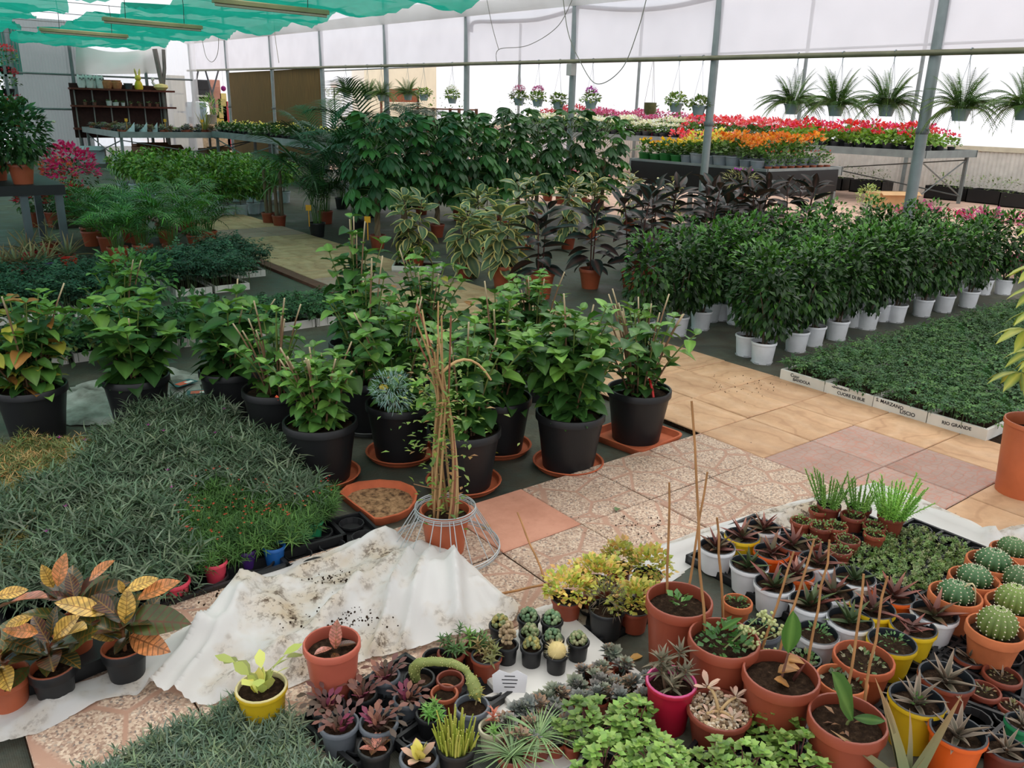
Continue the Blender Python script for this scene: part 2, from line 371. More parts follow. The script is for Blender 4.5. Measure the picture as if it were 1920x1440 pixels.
path('path_cross', 'pebbled terrazzo paving path crossing in front of the hydrangeas', (TX0 - 4 * TS, TY0 - 6 * TS), (TX0 + 4 * TS, TY0 - .01),
     [(i, j, 'red' if (i, j) == (0, 0) else 'terrazzo') for i in range(-4, 4) for j in range(0, 6)])
mb = MB(); bbox(mb, (3.17, 6.6, ZC), (3.285, 13, -0.002), lin(110, 70, 58)); tag(solo(mb.mesh('kerb', 'clay', False), 'trim_1', 'dark brick kerb along the sand coloured path', None, kind='structure'))

# posts of the row between the two bays, pipe and rolled-up side curtain
GALV = lin(140, 150, 150)
ROWX = 9.48
for i, y in enumerate([1.75, 4.87, 7.9, 10.8, 13.85, 16.95, 20.15, 23.3, 26.8, 30.3]):
    mb = MB(); tube(mb, [(0, 0, ZC), (0, 0, 4.4)], 0.055 if i > 1 else 0.062, GALV, 12)
    lathe(mb, [(0.066, 0), (0.072, 0.01), (0.072, 0.05), (0.066, 0.06)], GALV * 0.6, 12, off=(0, 0, 1.45)); lathe(mb, [(0.066, 0), (0.07, 0.01), (0.07, 0.03), (0.066, 0.04)], GALV * 0.6, 12, off=(0, 0, 0.52))
    bbox(mb, (-0.1, -0.1, ZC), (0.1, 0.1, ZC + 0.01), GALV * 0.8)
    solo(mb.mesh('post', 'metal'), 'post', 'grey galvanised tube post, ' + ORD[i] + ' of the row counted along the fern pipe', 'post', (ROWX, y, 0), group='posts of the middle row')
def pipez(y): return 2.235 + 0.0115 * y
mb = MB(); tube(mb, [(ROWX - 0.09, y, pipez(y)) for y in np.linspace(-2, 30.4, 12)], 0.032, lin(122, 122, 98), 10)
solo(mb.mesh('pipe', 'metal'), 'hanging_pipe', 'long horizontal steel pipe carrying the hanging baskets', 'pipe')
# curtain
ys = np.linspace(-2.5, 30.4, 120); zs = np.linspace(0, 1, 9); V = []
for y in ys:
    for k, z in enumerate(zs):
        zz = pipez(y) + 0.02 + z * (4.5 - pipez(y))
        V.append((ROWX - 0.02 + 0.035 * math.sin(y * 2.1 + 1.3 * math.sin(zz * 2)) * (0.3 + z) - 0.06 * (1 - abs((y * 0.327 + 0.4) % 1 - 0.5) * 2) * z, y, zz))
n = 9; Fq = np.array([(i * n + j, (i + 1) * n + j, (i + 1) * n + j + 1, i * n + j + 1) for i in range(119) for j in range(n - 1)])
mb = MB(); mb.add(V, Fq, (0.85,) * 3); solo(mb.mesh('side_curtain', 'curtain_film'), 'side_curtain', 'white translucent plastic curtain hung above the fern pipe', 'curtain')
mb = MB(); V = []
for y in ys:                                  # rolled hem high on the curtain
    V.append((ROWX - 0.16, y, 3.30 + 0.05 * math.sin(y * 0.9) + 0.012 * y)); V.append((ROWX - 0.13, y, 3.10 + 0.06 * math.sin(y * 0.7 + 1) + 0.012 * y)); V.append((ROWX - 0.06, y, 3.05 + 0.012 * y))
Fq = np.array([(i * 3 + j, (i + 1) * 3 + j, (i + 1) * 3 + j + 1, i * 3 + j + 1) for i in range(119) for j in range(2)])
mb.add(V, Fq, (0.8,) * 3); solo(mb.mesh('gutter_fleece', 'fleece'), 'gutter_liner', 'pale cloth liner strung along the top of the plastic curtain', 'liner')
# drooping cables on the row
def cable(pts, r, col, label, name='cable', cat='cable', sub=14):
    P = np.array(pts, float); t = np.linspace(0, len(P) - 1, sub * (len(P) - 1) + 1); Q = []
    for q in t:
        i = min(int(q), len(P) - 2); f = q - i; p0 = P[max(i - 1, 0)]; p1 = P[i]; p2 = P[i + 1]; p3 = P[min(i + 2, len(P) - 1)]
        Q.append(0.5 * ((2 * p1) + (-p0 + p2) * f + (2 * p0 - 5 * p1 + 4 * p2 - p3) * f * f + (-p0 + 3 * p1 - 3 * p2 + p3) * f ** 3))
    mb = MB(); tube(mb, Q, r, col, 5); return solo(mb.mesh(name, 'painted'), name, label, cat)
X1 = ROWX - 0.2
cable([atx(1055, -10, X1), atx(1065, 60, X1), atx(1085, 110, X1), atx(1118, 157, X1), atx(1165, 130, X1), atx(1195, 60, X1), atx(1214, -10, X1)], 0.007, lin(120, 125, 112), 'long grey cable looping down from the roof below the pipe')
cable([atx(1075, -5, X1), atx(1045, 50, X1), atx(990, 85, X1), atx(935, 93, X1), atx(932, 120, X1)], 0.006, lin(130, 130, 122), 'thin grey cable slung sideways to a knot above the pipe')
cable([atx(913, 0, X1), atx(923, 50, X1), atx(935, 93, X1)], 0.006, lin(130, 130, 122), 'thin grey cable dropping straight to the knot above the pipe')
cable([atx(513, 0, X1), atx(515, 60, X1), atx(523, 118, X1)], 0.008, lin(150, 145, 125), 'single cord hanging down in front of the brown boards')
cable([atx(378, 68, X1), atx(386, 105, X1), atx(398, 116, X1), atx(408, 100, X1), atx(410, 66, X1)], 0.009, lin(120, 120, 112), 'short loop of cable hanging under the shade net edge')
X2 = ROWX + 0.06
cable([atx(884, 60, X2), atx(890, 42, X2), atx(940, 40, X2), atx(1010, 36, X2), atx(1078, 18, X2)], 0.035, lin(120, 122, 128), 'dark thick hose sagging behind the curtain to the third post')
cable([atx(1084, 12, X2), atx(1180, 18, X2), atx(1260, 12, X2), atx(1352, -8, X2)], 0.035, lin(120, 122, 128), 'dark thick hose sagging behind the curtain between two posts')

# far side wall of the bright bay
WX = 19.5
def quadwall(name, lo, hi, mat, label, axis='x'):
    mb = MB(); a, b = lo, hi
    mb.add([(a[0], a[1], a[2]), (b[0], b[1], a[2]), (b[0], b[1], b[2]), (a[0], a[1], b[2])], [(0, 1, 2, 3)], (0.8,) * 3); return solo(mb.mesh(name, mat, False), name, label, None, kind='structure')
quadwall('wall_side', (WX, -4, 1.05), (WX, 40, 4.6), 'wall_film', 'clear plastic side wall of the bright bay')
mb = MB(); V = []; yy = np.arange(-4, 40, 0.045)
for k, y in enumerate(yy):
    for z in (ZC, 1.0): V.append((WX - 0.03 + 0.02 * (k % 2), y, z))
mb.add(V, np.array([(2 * i, 2 * i + 2, 2 * i + 3, 2 * i + 1) for i in range(len(yy) - 1)]), lin(226, 222, 214))
bbox(mb, (WX - 0.06, -4, 1.0), (WX + 0.02, 40, 1.1), lin(222, 214, 190)); solo(mb.mesh('dado', 'painted', False), 'wall_dado', 'cream corrugated lower wall of the bright bay', None, kind='structure')
for i, y in enumerate([7.2, 10.24, 13.25, 16.2, 19.06, 22.0, 25.0]):
    mb = MB(); tube(mb, [(0, 0, ZC), (0, 0, 4.5)], 0.045, GALV, 8); solo(mb.mesh('wall_post', 'metal'), 'wall_post', 'slim grey post against the clear plastic wall, ' + ORD[i] + ' from the wide end of the bay', 'post', (WX - 0.1, y, 0), group='posts of the plastic wall')
quadwall('wall_end', (10, 39.9, 0), (19.5, 39.9, 4.6), 'wall_film', 'plastic end wall of the bright bay')
quadwall('wall_open_end', (10, -4, 0), (19.5, -4, 4.6), 'wall_film', 'plastic end wall behind the bright bay')
# roofs
def roof(name, x0, x1, zr, label):
    xs = np.linspace(x0, x1, 13); V = []
    for x in xs:
        t = (x - x0) / (x1 - x0); z = 4.4 + zr * math.sin(PI * t)
        V += [(x, -6, z), (x, 40, z)]
    mb = MB(); mb.add(V, np.array([(2 * i, 2 * i + 2, 2 * i + 3, 2 * i + 1) for i in range(12)]), (0.9,) * 3); solo(mb.mesh(name, 'roof_film'), name, label, None, kind='structure')
roof('ceiling_main', -8, ROWX, 2.2, 'arched plastic film roof of the plant house')
roof('ceiling_bay', ROWX, 19.5, 1.8, 'arched plastic film roof of the bright bay')

# green shade net: two lengths with a gap between them
def net(name, fx0, fx1, y0, y1, label, ph):
    ny, nx = 150, 40; V = []
    for i in range(ny + 1):
        y = y0 + (y1 - y0) * i / ny
        for j in range(nx + 1):
            t = j / nx; x = fx0(y) * (1 - t) + fx1(y) * t
            s = abs(math.sin(PI * (y + ph) / 2.3)); sag = -0.20 * s * (0.8 + 0.2 * math.sin(x * 1.3 + y))
            wr = 0.035 * math.sin(x * 9 + 2.2 * math.sin(y * 1.7) + y * 3) * s + 0.02 * math.sin(y * 19 + x * 2)
            V.append((x, y, 3.16 + sag + wr - 0.10 * max(0, (x - 6.2)) ** 2))
    n = nx + 1; Fq = np.array([(i * n + j, (i + 1) * n + j, (i + 1) * n + j + 1, i * n + j + 1) for i in range(ny) for j in range(nx)])
    mb = MB(); mb.add(V, Fq, (0, 0.4, 0.3)); solo(mb.mesh(name, 'net'), 'shade_net', label, 'shade net', group='green shade nets')
net('net_a', lambda y: 4.15 - 0.035 * (y - 14) + 0.12 * math.sin(y * 1.9), lambda y: 6.95 + 0.12 * math.sin(y * 1.3), 4.5, 26.8, 'wide green shade net with sagging folds next to the plastic curtain', 0)
net('net_b', lambda y: -4.0, lambda y: 3.75 - 0.05 * (y - 14) + 0.15 * math.sin(y * 2.3 + 1) - 0.55 * math.exp(-((y - 17) / 4.5) ** 2), 4.5, 27.2, 'green shade net beyond the bright gap in the roof', 0.5)
for i, y in enumerate(np.arange(5.75, 27, 2.3)):
    mb = MB(); tube(mb, [(-4, y, 3.18), (7.3, y, 3.18)], 0.006, lin(90, 90, 85), 5); solo(mb.mesh('wire', 'metal'), 'net_wire', f'taut steel wire carrying the green shade net, {ORD[i]} along its length', 'wire', group='wires of the shade net')
# tube lamps
def m_diff():
    t = NT('lamp_tube'); t.bsdf(lin(215, 212, 190), 0.5, 0.3); M['lamp_tube'] = t.m
m_diff()
mb = MB(); bevbox(mb, (-0.72, -0.045, 0), (0.72, 0.045, 0.055), lin(168, 164, 120), 0.012); LB = mb.mesh('lamp_body', 'painted', False)
mb = MB(); tube(mb, [(-0.7, 0, -0.018), (0.7, 0, -0.018)], 0.017, (0.8,) * 3, 8); LT = mb.mesh('lamp_tube', 'lamp_tube')
mb = MB(); tube(mb, [(0, 0, 0.05), (0.01, 0, 0.3), (0, 0, 0.52)], 0.005, lin(40, 60, 50), 5); LW = mb.mesh('lamp_wire', 'painted')
for (x, y, t) in [(4.31, 10.45, 'beside the curtain cord, largest of the three'), (3.93, 14.14, 'middle one of the three under the net'), (3.6, 17.27, 'smallest one, above the corrugated panel')]:
    spawn([P_('housing', LB), P_('fluorescent_tube', LT), P_('hanger', LW, I4((-0.4, 0, 0))), P_('hanger', LW, I4((0.45, 0, 0)))], 'strip_lamp', 'long dusty yellow strip lamp ' + t, 'lamp', (x, y, 2.68), group='strip lamps under the shade net', tilt=(0, 0.012))
# ------------------------------------------------------------------ pots
TERRA = lin(176, 92, 60); TERRA2 = lin(150, 72, 50); CLAYO = lin(196, 112, 70); BLACK = lin(30, 31, 33); WHITEP = lin(240, 242, 246); YEL = lin(226, 190, 34); ORA = lin(226, 98, 30)
BROWN = lin(128, 62, 46); GREYP = lin(104, 110, 118); CRIM = lin(176, 24, 52); PINKP = lin(226, 74, 96); GREENP = lin(44, 140, 92); BLUEP = lin(30, 96, 170); SLATE = lin(150, 170, 180)
_pc = {}
def pot(rt, rb, h, col, rim=0.02, ro=0.005, inner=None, n=24, mat='plastic', soil=0.84, feet=False, soilcol=None):
    key = (round(rt, 3), round(rb, 3), round(h, 3), tuple(np.round(col, 3)), rim, ro, None if inner is None else tuple(np.round(inner, 3)), n, mat, soil, feet)
    if key not in _pc:
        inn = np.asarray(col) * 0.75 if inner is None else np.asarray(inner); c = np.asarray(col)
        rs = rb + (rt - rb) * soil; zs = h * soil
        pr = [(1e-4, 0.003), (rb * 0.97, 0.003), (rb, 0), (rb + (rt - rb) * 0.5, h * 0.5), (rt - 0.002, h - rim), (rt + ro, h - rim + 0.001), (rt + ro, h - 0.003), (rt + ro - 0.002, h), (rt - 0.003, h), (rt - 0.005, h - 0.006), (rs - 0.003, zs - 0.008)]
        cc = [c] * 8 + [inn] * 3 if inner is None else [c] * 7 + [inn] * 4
        mb = MB(); lathe(mb, pr, np.array(cc), n)
        if feet:                                    # scalloped foot notches
            for k in range(5):
                a = 2 * PI * k / 5; box(mb, (rb * 0.985 * math.cos(a), rb * 0.985 * math.sin(a), 0.004), (0.012, rb * 0.5, 0.012), c * 0.55, (0, 0, a))
        me = mb.mesh('pot', mat)
        mb = MB(); rg = np.random.default_rng(5)
        m = 5; V = [(0, 0, zs + 0.004)]; nn = 16
        for i in range(1, m + 1):
            for j in range(nn):
                a = 2 * PI * j / nn; r = (rs - 0.004) * i / m; V.append((r * math.cos(a), r * math.sin(a), zs + (rg.uniform(-0.05, 0.05) * rt if i < m else -0.004)))
        Fq = [(0, 1 + j, 1 + (j + 1) % nn) for j in range(nn)] + [(1 + (i - 1) * nn + j, 1 + i * nn + j, 1 + i * nn + (j + 1) % nn, 1 + (i - 1) * nn + (j + 1) % nn) for i in range(1, m) for j in range(nn)]
        mb.add(V, Fq, (0.1, 0.08, 0.06)); _pc[key] = (me, mb.mesh('soil', 'soil'))
    me, so = _pc[key]
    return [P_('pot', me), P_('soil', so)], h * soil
def F1(d, roll=0.0, up=(0, 0, 1.0)): return frames(np.array([d]), up, np.array([roll]))[0]
def curve(p0, p1, p2, n=6):
    t = np.linspace(0, 1, n)[:, None]; p0, p1, p2 = (np.asarray(p, float) for p in (p0, p1, p2))
    return (1 - t) ** 2 * p0 + 2 * t * (1 - t) * p1 + t * t * p2
def leafmesh(name, tV, tF, col, mat, rib=None, ribw=0.0, edge=None, k=3, tipc=None):
    c = np.broadcast_to(np.asarray(col, float), (len(tV), 3)).copy(); ns = len(tV) // k
    if rib is not None: c[np.arange(ns) * k + k // 2] = rib
    if edge is not None:
        for i in range(ns):
            for j in edge[1]: c[i * k + j] = edge[0]
    if tipc is not None:
        for i in range(ns):
            f = i / (ns - 1); c[i * k:(i + 1) * k] = c[i * k:(i + 1) * k] * (1 - f ** 2) + np.asarray(tipc) * f ** 2
    mb = MB(); mb.add(tV, tF, c); return mb.mesh(name, mat)

# ------------------------------------------------------------------ hydrangea
HYG = [lin(62, 104, 46), lin(50, 88, 40), lin(80, 122, 54), lin(104, 146, 62)]
HYL = []
for ci, c in enumerate(HYG + [lin(160, 158, 62), lin(146, 102, 52)]):
    for v in range(2):
        tV, tF = blade(1.0, 0.66 + 0.06 * v, 6, 'oval', 0.35, 0.22 + 0.25 * v, 5, 0.42, 0.10)
        HYL.append(leafmesh('hydrangea_leaf', tV, tF, c, 'leaf', rib=c * 1.35, k=5))
def stem_part(pts, r0, r1, col, name='stem', n=5):
    mb = MB(); tube(mb, pts, np.linspace(r0, r1, len(pts)), col, n); return P_(name, mb.mesh(name, 'stem'))
def hydrangea(seed, H, spread, nst, L=0.10, bare=0, young=0.3, dry=0.0, nodes=4, skew=(0, 0), dense=0):
    r = random.Random(seed); out = []
    wood = lin(104, 80, 58)
    for s in range(nst):
        a = 2 * PI * (s + r.uniform(-.3, .3)) / nst; q = r.uniform(0.35, 1.0) if s % 3 else r.uniform(0, 0.4)
        e = np.array([math.cos(a) * spread * q + skew[0], math.sin(a) * spread * q + skew[1], H * r.uniform(0.62, 1.0) * (1 - 0.25 * q * q)])
        b = np.array([math.cos(a) * 0.05, math.sin(a) * 0.05, -0.02]); c = np.array([e[0] * 0.45, e[1] * 0.45, e[2] * 0.62])
        pts = curve(b, c, e, 8); out.append(stem_part(pts, 0.006, 0.003, [wood] * 4 + [lin(112, 128, 66)] * 4))
        for k in range(nodes + dense):
            t = 0.14 + 0.86 * k / (nodes + dense - 1); t = min(1, t + r.uniform(-.04, .04)); i = min(6, int(t * 7)); f = t * 7 - i
            p = pts[i] * (1 - f) + pts[i + 1] * f; ph = k * PI / 2 + r.uniform(-.4, .4) + a
            top = k == nodes + dense - 1
            for m in range(3 if top else 2):
                aa = ph + m * (2 * PI / 3 if top else PI) + r.uniform(-.3, .3)
                d = np.array([math.cos(aa), math.sin(aa), r.uniform(0.5, 1.0) if top else r.uniform(-0.25, 0.5)])
                sz = L * r.uniform(0.6, 1.1) * (0.75 if top else 1.0) * (1.15 if t < .75 else 1)
                ci = (2 + r.randrange(2)) if r.random() < young or top else r.randrange(2)
                if r.random() < dry * (1.2 - t): ci = 4 + r.randrange(2)
                out.append(P_('leaf', HYL[ci * 2 + r.randrange(2)], I4(p, F1(d, r.uniform(-.4, .4)), sz)))
    for s in range(bare):
        a = r.uniform(0, 2 * PI); q = r.uniform(0.15, 0.8); e = np.array([math.cos(a) * spread * q, math.sin(a) * spread * q, H * r.uniform(0.75, 1.12)])
        pts = curve((math.cos(a) * .04, math.sin(a) * .04, -.02), (e[0] * .5, e[1] * .5, e[2] * .6), e, 6)
        out.append(stem_part(pts, 0.005, 0.004, [lin(136, 106, 80)] * 5 + [lin(214, 196, 160)], 'pruned_stick'))
        if r.random() < 0.7:
            for m in range(2): out.append(P_('leaf', HYL[6 + m], I4(pts[-2], F1((math.cos(a + m * 3), math.sin(a + m * 3), 0.8)), 0.035)))
    return out

# ------------------------------------------------------------------ leafy crowns drawn as one countless mass
def crown(name, n, posf, tV, tF, cols, mat, droop=(-0.6, 0.4), lsize=(0.7, 1.2), outw=1.0, rg=None, up=(0, 0, 1.0)):
    P, O = posf(n); D = O * outw + NR.normal(0, 0.35, (n, 3)); D[:, 2] += NR.uniform(*droop, n)
    mb = MB(); batch(mb, tV, tF, frames(D, up, NR.uniform(-.6, .6, n)), P, cols, NR.uniform(*lsize, n))
    return mb
def ellip(rx, rz, cz, inner=0.35, zmin=-1.0, taper=0.0, lumps=0):
    def f(n):
        d = sph(n, zmin); q = NR.uniform(inner ** 3, 1, n) ** (1 / 3)
        P = d * q[:, None] * np.array([rx, rx, rz])
        if lumps:
            k = sph(lumps); P *= (0.82 + 0.3 * np.max(np.clip(d @ k.T, 0, 1) ** 6, axis=1))[:, None]
        if taper: P[:, :2] *= (1 - taper * (P[:, 2] / rz))[:, None]
        P[:, 2] += cz; o = d.copy(); return P, o
    return f
L_SM = blade(1.0, 0.5, 2, 'oval', 0.25, 0.25, 3)
L_RND = blade(1.0, 0.8, 2, 'oval', 0.2, 0.15, 3)
L_NRW = blade(1.0, 0.13, 2, 'sword', 0.3, 0.25, 2)

FIC = []
for v in range(5):
    n = 620; g = pick([lin(42, 74, 30), lin(34, 62, 28), lin(56, 94, 36), lin(78, 122, 46)], n, [.36, .36, .2, .08])
    mb = crown('foliage', n, ellip(0.185, 0.27, 0.29, 0.45, taper=-0.10, lumps=5), *L_SM, vary(g, n, .2), 'glossleaf', (-1.1, 0.2), (0.042, 0.068))
    n2 = 90; g2 = pick([lin(84, 134, 52), lin(64, 108, 44)], n2)
    m2 = crown('foliage', n2, ellip(0.16, 0.2, 0.42, 0.8, 0.2), *L_SM, g2, 'glossleaf', (-0.4, 0.6), (0.035, 0.055)); mb.v += m2.v; mb.c += m2.c; mb.f += [(f + mb.n, m) for f, m in m2.f]; mb.n += m2.n
    tr = MB()
    for k in range(3):
        a = k * 2.1; tube(tr, curve((.01 * math.cos(a), .01 * math.sin(a), -.02), (.03 * math.cos(a + 1), .03 * math.sin(a + 1), .12), (.08 * math.cos(a), .08 * math.sin(a), .35)), [.008, .007, .006, .005, .004, .003], lin(96, 82, 66), 5)
    FIC.append((mb.mesh('ficus_foliage', 'glossleaf'), tr.mesh('ficus_trunk', 'stem')))
def ficus(v):
    pp, z = pot(0.076, 0.061, 0.135, WHITEP, 0.014, 0.003, None, feet=True)
    return pp + [P_('trunk', FIC[v][1], I4((0, 0, z))), P_('foliage', FIC[v][0], I4((0, 0, z)), kind='stuff')]
YFC = []
for v in range(3):
    n = 420; g = pick([lin(86, 128, 46), lin(112, 152, 60), lin(64, 104, 40), lin(146, 178, 84)], n, [.35, .3, .2, .15])
    mb = crown('foliage', n, ellip(0.20, 0.17, 0.27, 0.5, lumps=4), *L_SM, vary(g, n), 'leaf', (-0.9, 0.3), (0.05, 0.085)); tr = MB()
    tube(tr, [(0, 0, -.02), (.01, .01, .12), (0, 0, .24)], .006, lin(90, 78, 60), 5); YFC.append((mb.mesh('ficus_foliage', 'leaf'), tr.mesh('ficus_trunk', 'stem')))

# ------------------------------------------------------------------ rubber plants
RBV = []; RBD = []
for v in range(3):
    tV, tF = blade(1.0, 0.56, 7, 'oval', 0.25, 0.12 + 0.18 * v, 9, 0.50, 0.05)
    us = [-1, -.8, -.74, -.4, 0, .4, .74, .8, 1]; ns = 8
    for i in range(ns):                                         # move the columns so the cream margin is crisp
        row = tV[i * 9:(i + 1) * 9]; wd = max(1e-5, row[8, 1]); rag = 0.06 * math.sin(i * 2.1 + v)
        for j, u in enumerate(us): tV[i * 9 + j, 1] = wd * (u if abs(u) in (0, 1, .4) else u - math.copysign(rag, u))
    g = lin(92, 116, 86); me = leafmesh('rubber_leaf', tV, tF, g, 'leaf', rib=lin(128, 140, 100), k=9, edge=(lin(226, 210, 140), (0, 1, 7, 8)))
    RBV.append(me)
    tV, tF = blade(1.0, 0.44, 7, 'oval', 0.35, 0.10 + 0.2 * v, 5, 0.48, 0.03); c = [lin(46, 56, 54), lin(36, 46, 44), lin(58, 50, 48)][v]
    RBD.append(leafmesh('dark_rubber_leaf', tV, tF, c, 'glossleaf', rib=lin(92, 66, 62), k=5))
def rubber(seed, H, n, L, var, potcol=TERRA2, pr=0.10):
    r = random.Random(seed); pp, z = pot(pr, pr * 0.72, pr * 1.75, potcol, 0.03, 0.005); out = list(pp); st = 3 if var else 2
    for s in range(st):
        dx, dy = r.uniform(-.05, .05), r.uniform(-.05, .05)
        pts = curve((dx, dy, z - .02), (dx * 1.5, dy * 1.5, z + H * .5), (dx * 2.5, dy * 2.5, z + H * r.uniform(.8, .98)), 6)
        out.append(stem_part(pts, 0.008, 0.005, lin(96, 84, 62) if var else lin(86, 54, 48)))
        m = n // st
        for k in range(m):
            t = 0.12 + 0.88 * k / (m - 1); i = min(4, int(t * 5)); f = t * 5 - i; p = pts[i] * (1 - f) + pts[i + 1] * f
            a = k * 2.4 + s; up = -0.7 + 1.6 * t ** 2 if var else -0.1 + 1.1 * t ** 2
            d = np.array([math.cos(a), math.sin(a), up + r.uniform(-.25, .25)])
            out.append(P_('leaf', (RBV if var else RBD)[r.randrange(3)], I4(p + d / np.linalg.norm(d) * 0.03, F1(d, r.uniform(-.5, .5)), L * r.uniform(.75, 1.1) * (0.75 if t > .93 else 1))))
        if not var: out.append(P_('leaf', RBD[2], I4(pts[-1], F1((0.1, 0, 1)), L * .6)))
    return out
# ------------------------------------------------------------------ pachira (braided trunk, hand-shaped leaves)
PCL = []
for v in range(3):
    mb = MB(); c0 = [lin(52, 92, 46), lin(66, 112, 54), lin(44, 80, 44)][v]; m = 6
    tube(mb, curve((0, 0, 0), (.12, 0, .06), (.22, 0, .05)), .004, lin(110, 134, 80), 4)
    for k in range(m):
        a = (k - 2.5) * 0.62; L = 0.20 - 0.018 * abs(k - 2.5); tV, tF = blade(L, 0.078, 5, 'oval', 0.25, 0.35 + .1 * (k % 2), 3, 0.6)
        d = np.array([math.cos(a), math.sin(a), -0.25 - .15 * v]); batch(mb, tV, tF, F1(d)[None], [(.22, 0, .05)], np.where((np.arange(len(tV)) % 3 == 1)[:, None], c0 * 1.3, c0)[None])
    PCL.append(mb.mesh('pachira_leaf', 'leaf'))
def pachira(seed, H, n, potcol, pr=0.095, rad=0.12):
    r = random.Random(seed); pp, z = pot(pr, pr * .74, pr * 1.8, potcol, 0.02, 0.004); out = list(pp)
    t = np.linspace(0, 1, 26); zz = z - .02 + t * (H * .66)
    for s in range(3):
        mb = MB(); ph = s * 2.1; rr = 0.020 * (1 - .35 * t); tube(mb, np.stack([rr * np.cos(t * 13 + ph), rr * np.sin(t * 13 + ph), zz], 1), 0.017 * (1.25 - .55 * t), lin(134, 118, 92), 6); out.append(P_('trunk_strand', mb.mesh('trunk_strand', 'stem')))
    for k in range(n):
        a = k * 2.4 + r.uniform(-.3, .3); q = k / n; hz = z + H * (.32 + .66 * q); d = np.array([math.cos(a), math.sin(a), -0.30 + 1.2 * q ** 2])
        out.append(P_('leaf', PCL[r.randrange(3)], I4((rad * (1 - q) * math.cos(a) * .6, rad * (1 - q) * math.sin(a) * .6, hz), F1(d, r.uniform(-.25, .25)), r.uniform(.85, 1.25))))
    return out
# ------------------------------------------------------------------ fronds
def frond(name, L, npair, ll, lw, arch, col, mat='leaf', rise=0.9, vee=0.3, col2=None, pk='sword', seg=2, ang=0.9):
    t = np.linspace(0, 1, 10); P = np.stack([L * (t * math.cos(rise * .6)), 0 * t, L * (rise * t - arch * t * t)], 1)
    mb = MB(); tube(mb, P, np.linspace(.0035, .001, 10) * (L / .4) ** .5, np.asarray(col) * 1.15, 4)
    tV, tF = blade(1.0, lw / ll, seg, pk, 0.2, 0.35, 2 if pk == 'sword' else 3); D = []; Q = []; S = []
    for k in range(npair):
        f = 0.18 + 0.8 * k / (npair - 1); i = min(8, int(f * 9)); g = f * 9 - i; p = P[i] * (1 - g) + P[i + 1] * g; T = P[i + 1] - P[i]; T /= np.linalg.norm(T); Nn = np.array([-T[2], 0, T[0]])
        for s in (-1, 1):
            an = ang * (1 - .35 * f); D.append(T * math.cos(an) + np.array([0, s, 0]) * math.sin(an) + Nn * vee); Q.append(p); S.append(ll * (math.sin(PI * (0.15 + .8 * f)) ** .6))
    Q.append(P[-1]); D.append(P[-1] - P[-2]); S.append(ll * .7); n = len(Q)
    batch(mb, tV, tF, frames(np.array(D)), np.array(Q), vary(col if col2 is None else pick([col, col2], n), n, .12), np.array(S)); return mb.mesh(name, mat)
PLM = [frond('palm_frond', .42, 9, .15, .022, .5 + .12 * v, [lin(70, 122, 46), lin(92, 146, 56), lin(56, 104, 44)][v], rise=.95) for v in range(3)]
KEN = [frond('kentia_frond', .85, 20, .36, .034, .62 + .14 * v, [lin(48, 86, 46), lin(40, 76, 42), lin(60, 98, 50)][v], rise=1.15, vee=.1, ang=1.0) for v in range(3)]
FRN = [frond('fern_frond', .33, 24, .046, .015, .40 + .30 * v, [lin(92, 126, 60), lin(74, 108, 50), lin(108, 138, 72)][v], rise=.9 - .1 * v, vee=.02, ang=1.8, seg=1) for v in range(4 - 1)]
def palm(seed, n, lib, H, sc, potparts, z, spread=.06, up=(0.6, 1.6)):
    r = random.Random(seed); out = list(potparts)
    for k in range(n):
        a = k * 2.4 + r.uniform(-.4, .4); q = r.random(); b = np.array([math.cos(a) * spread * q, math.sin(a) * spread * q, z - .02]); h = H * r.uniform(.15, 1) * .62
        e = b + np.array([math.cos(a) * .09 * (h + .2), math.sin(a) * .09 * (h + .2), h]); st = stem_part(curve(b, (b + e) / 2, e, 4), .004, .003, lin(88, 122, 62), 'stalk', 4)
        fr = P_('frond', lib[r.randrange(len(lib))], I4(e, np.array(Euler((r.uniform(-.3, .3), r.uniform(-.35, .25), a)).to_matrix()), sc * r.uniform(.75, 1.1))); out += [st, fr]
    return out
# ------------------------------------------------------------------ rosettes (aloe, haworthia, yucca ...)
def swordmesh(name, L, W, col, tip, droop, mat='succulent', fold=.5, edge=None, thick=True, shape='sword', ns=5):
    tV, tF = blade(L, W, ns, shape, fold, droop, 5); mb = MB(); k = 5
    c = np.zeros((len(tV), 3))
    for i in range(len(tV) // k): f = i / (len(tV) // k - 1); c[i * k:(i + 1) * k] = np.asarray(col) * (1 - f ** 1.5) + np.asarray(tip) * f ** 1.5
    if edge is not None:
        for i in range(len(tV) // k): c[i * k] = edge; c[i * k + 4] = edge
    mb.add(tV, tF, c)
    if thick:
        lo = tV.copy()
        for i in range(len(tV) // k):
            wd = lo[i * k + 4, 1]; lo[i * k + 1:i * k + 4, 2] -= np.array([.35, .55, .35]) * wd
        mb.add(lo, tF[:, ::-1], c * .9)
    return mb.mesh(name, mat)
def rosette(seed, n, lib, z, sc=1.0, lean=(0.35, 1.6), off=(0, 0), rr=.004, name='leaf', turn=2.4):
    r = random.Random(seed); out = []
    for k in range(n):
        q = k / max(1, n - 1); a = k * turn + r.uniform(-.25, .25); d = np.array([math.cos(a), math.sin(a), lean[0] + (lean[1] - lean[0]) * q ** 1.4 + r.uniform(-.12, .12)])
        out.append(P_(name, lib[r.randrange(len(lib))], I4((off[0] + math.cos(a) * rr, off[1] + math.sin(a) * rr, z + .002 * k), F1(d, r.uniform(-.15, .15)), sc * r.uniform(.78, 1.12) * (1 - .25 * q))))
    return out
YUL = [swordmesh('yucca_leaf', .38, .035, lin(70, 112, 52), lin(92, 136, 64), .25 + .3 * v, 'leaf', .3, None, False) for v in range(2)]
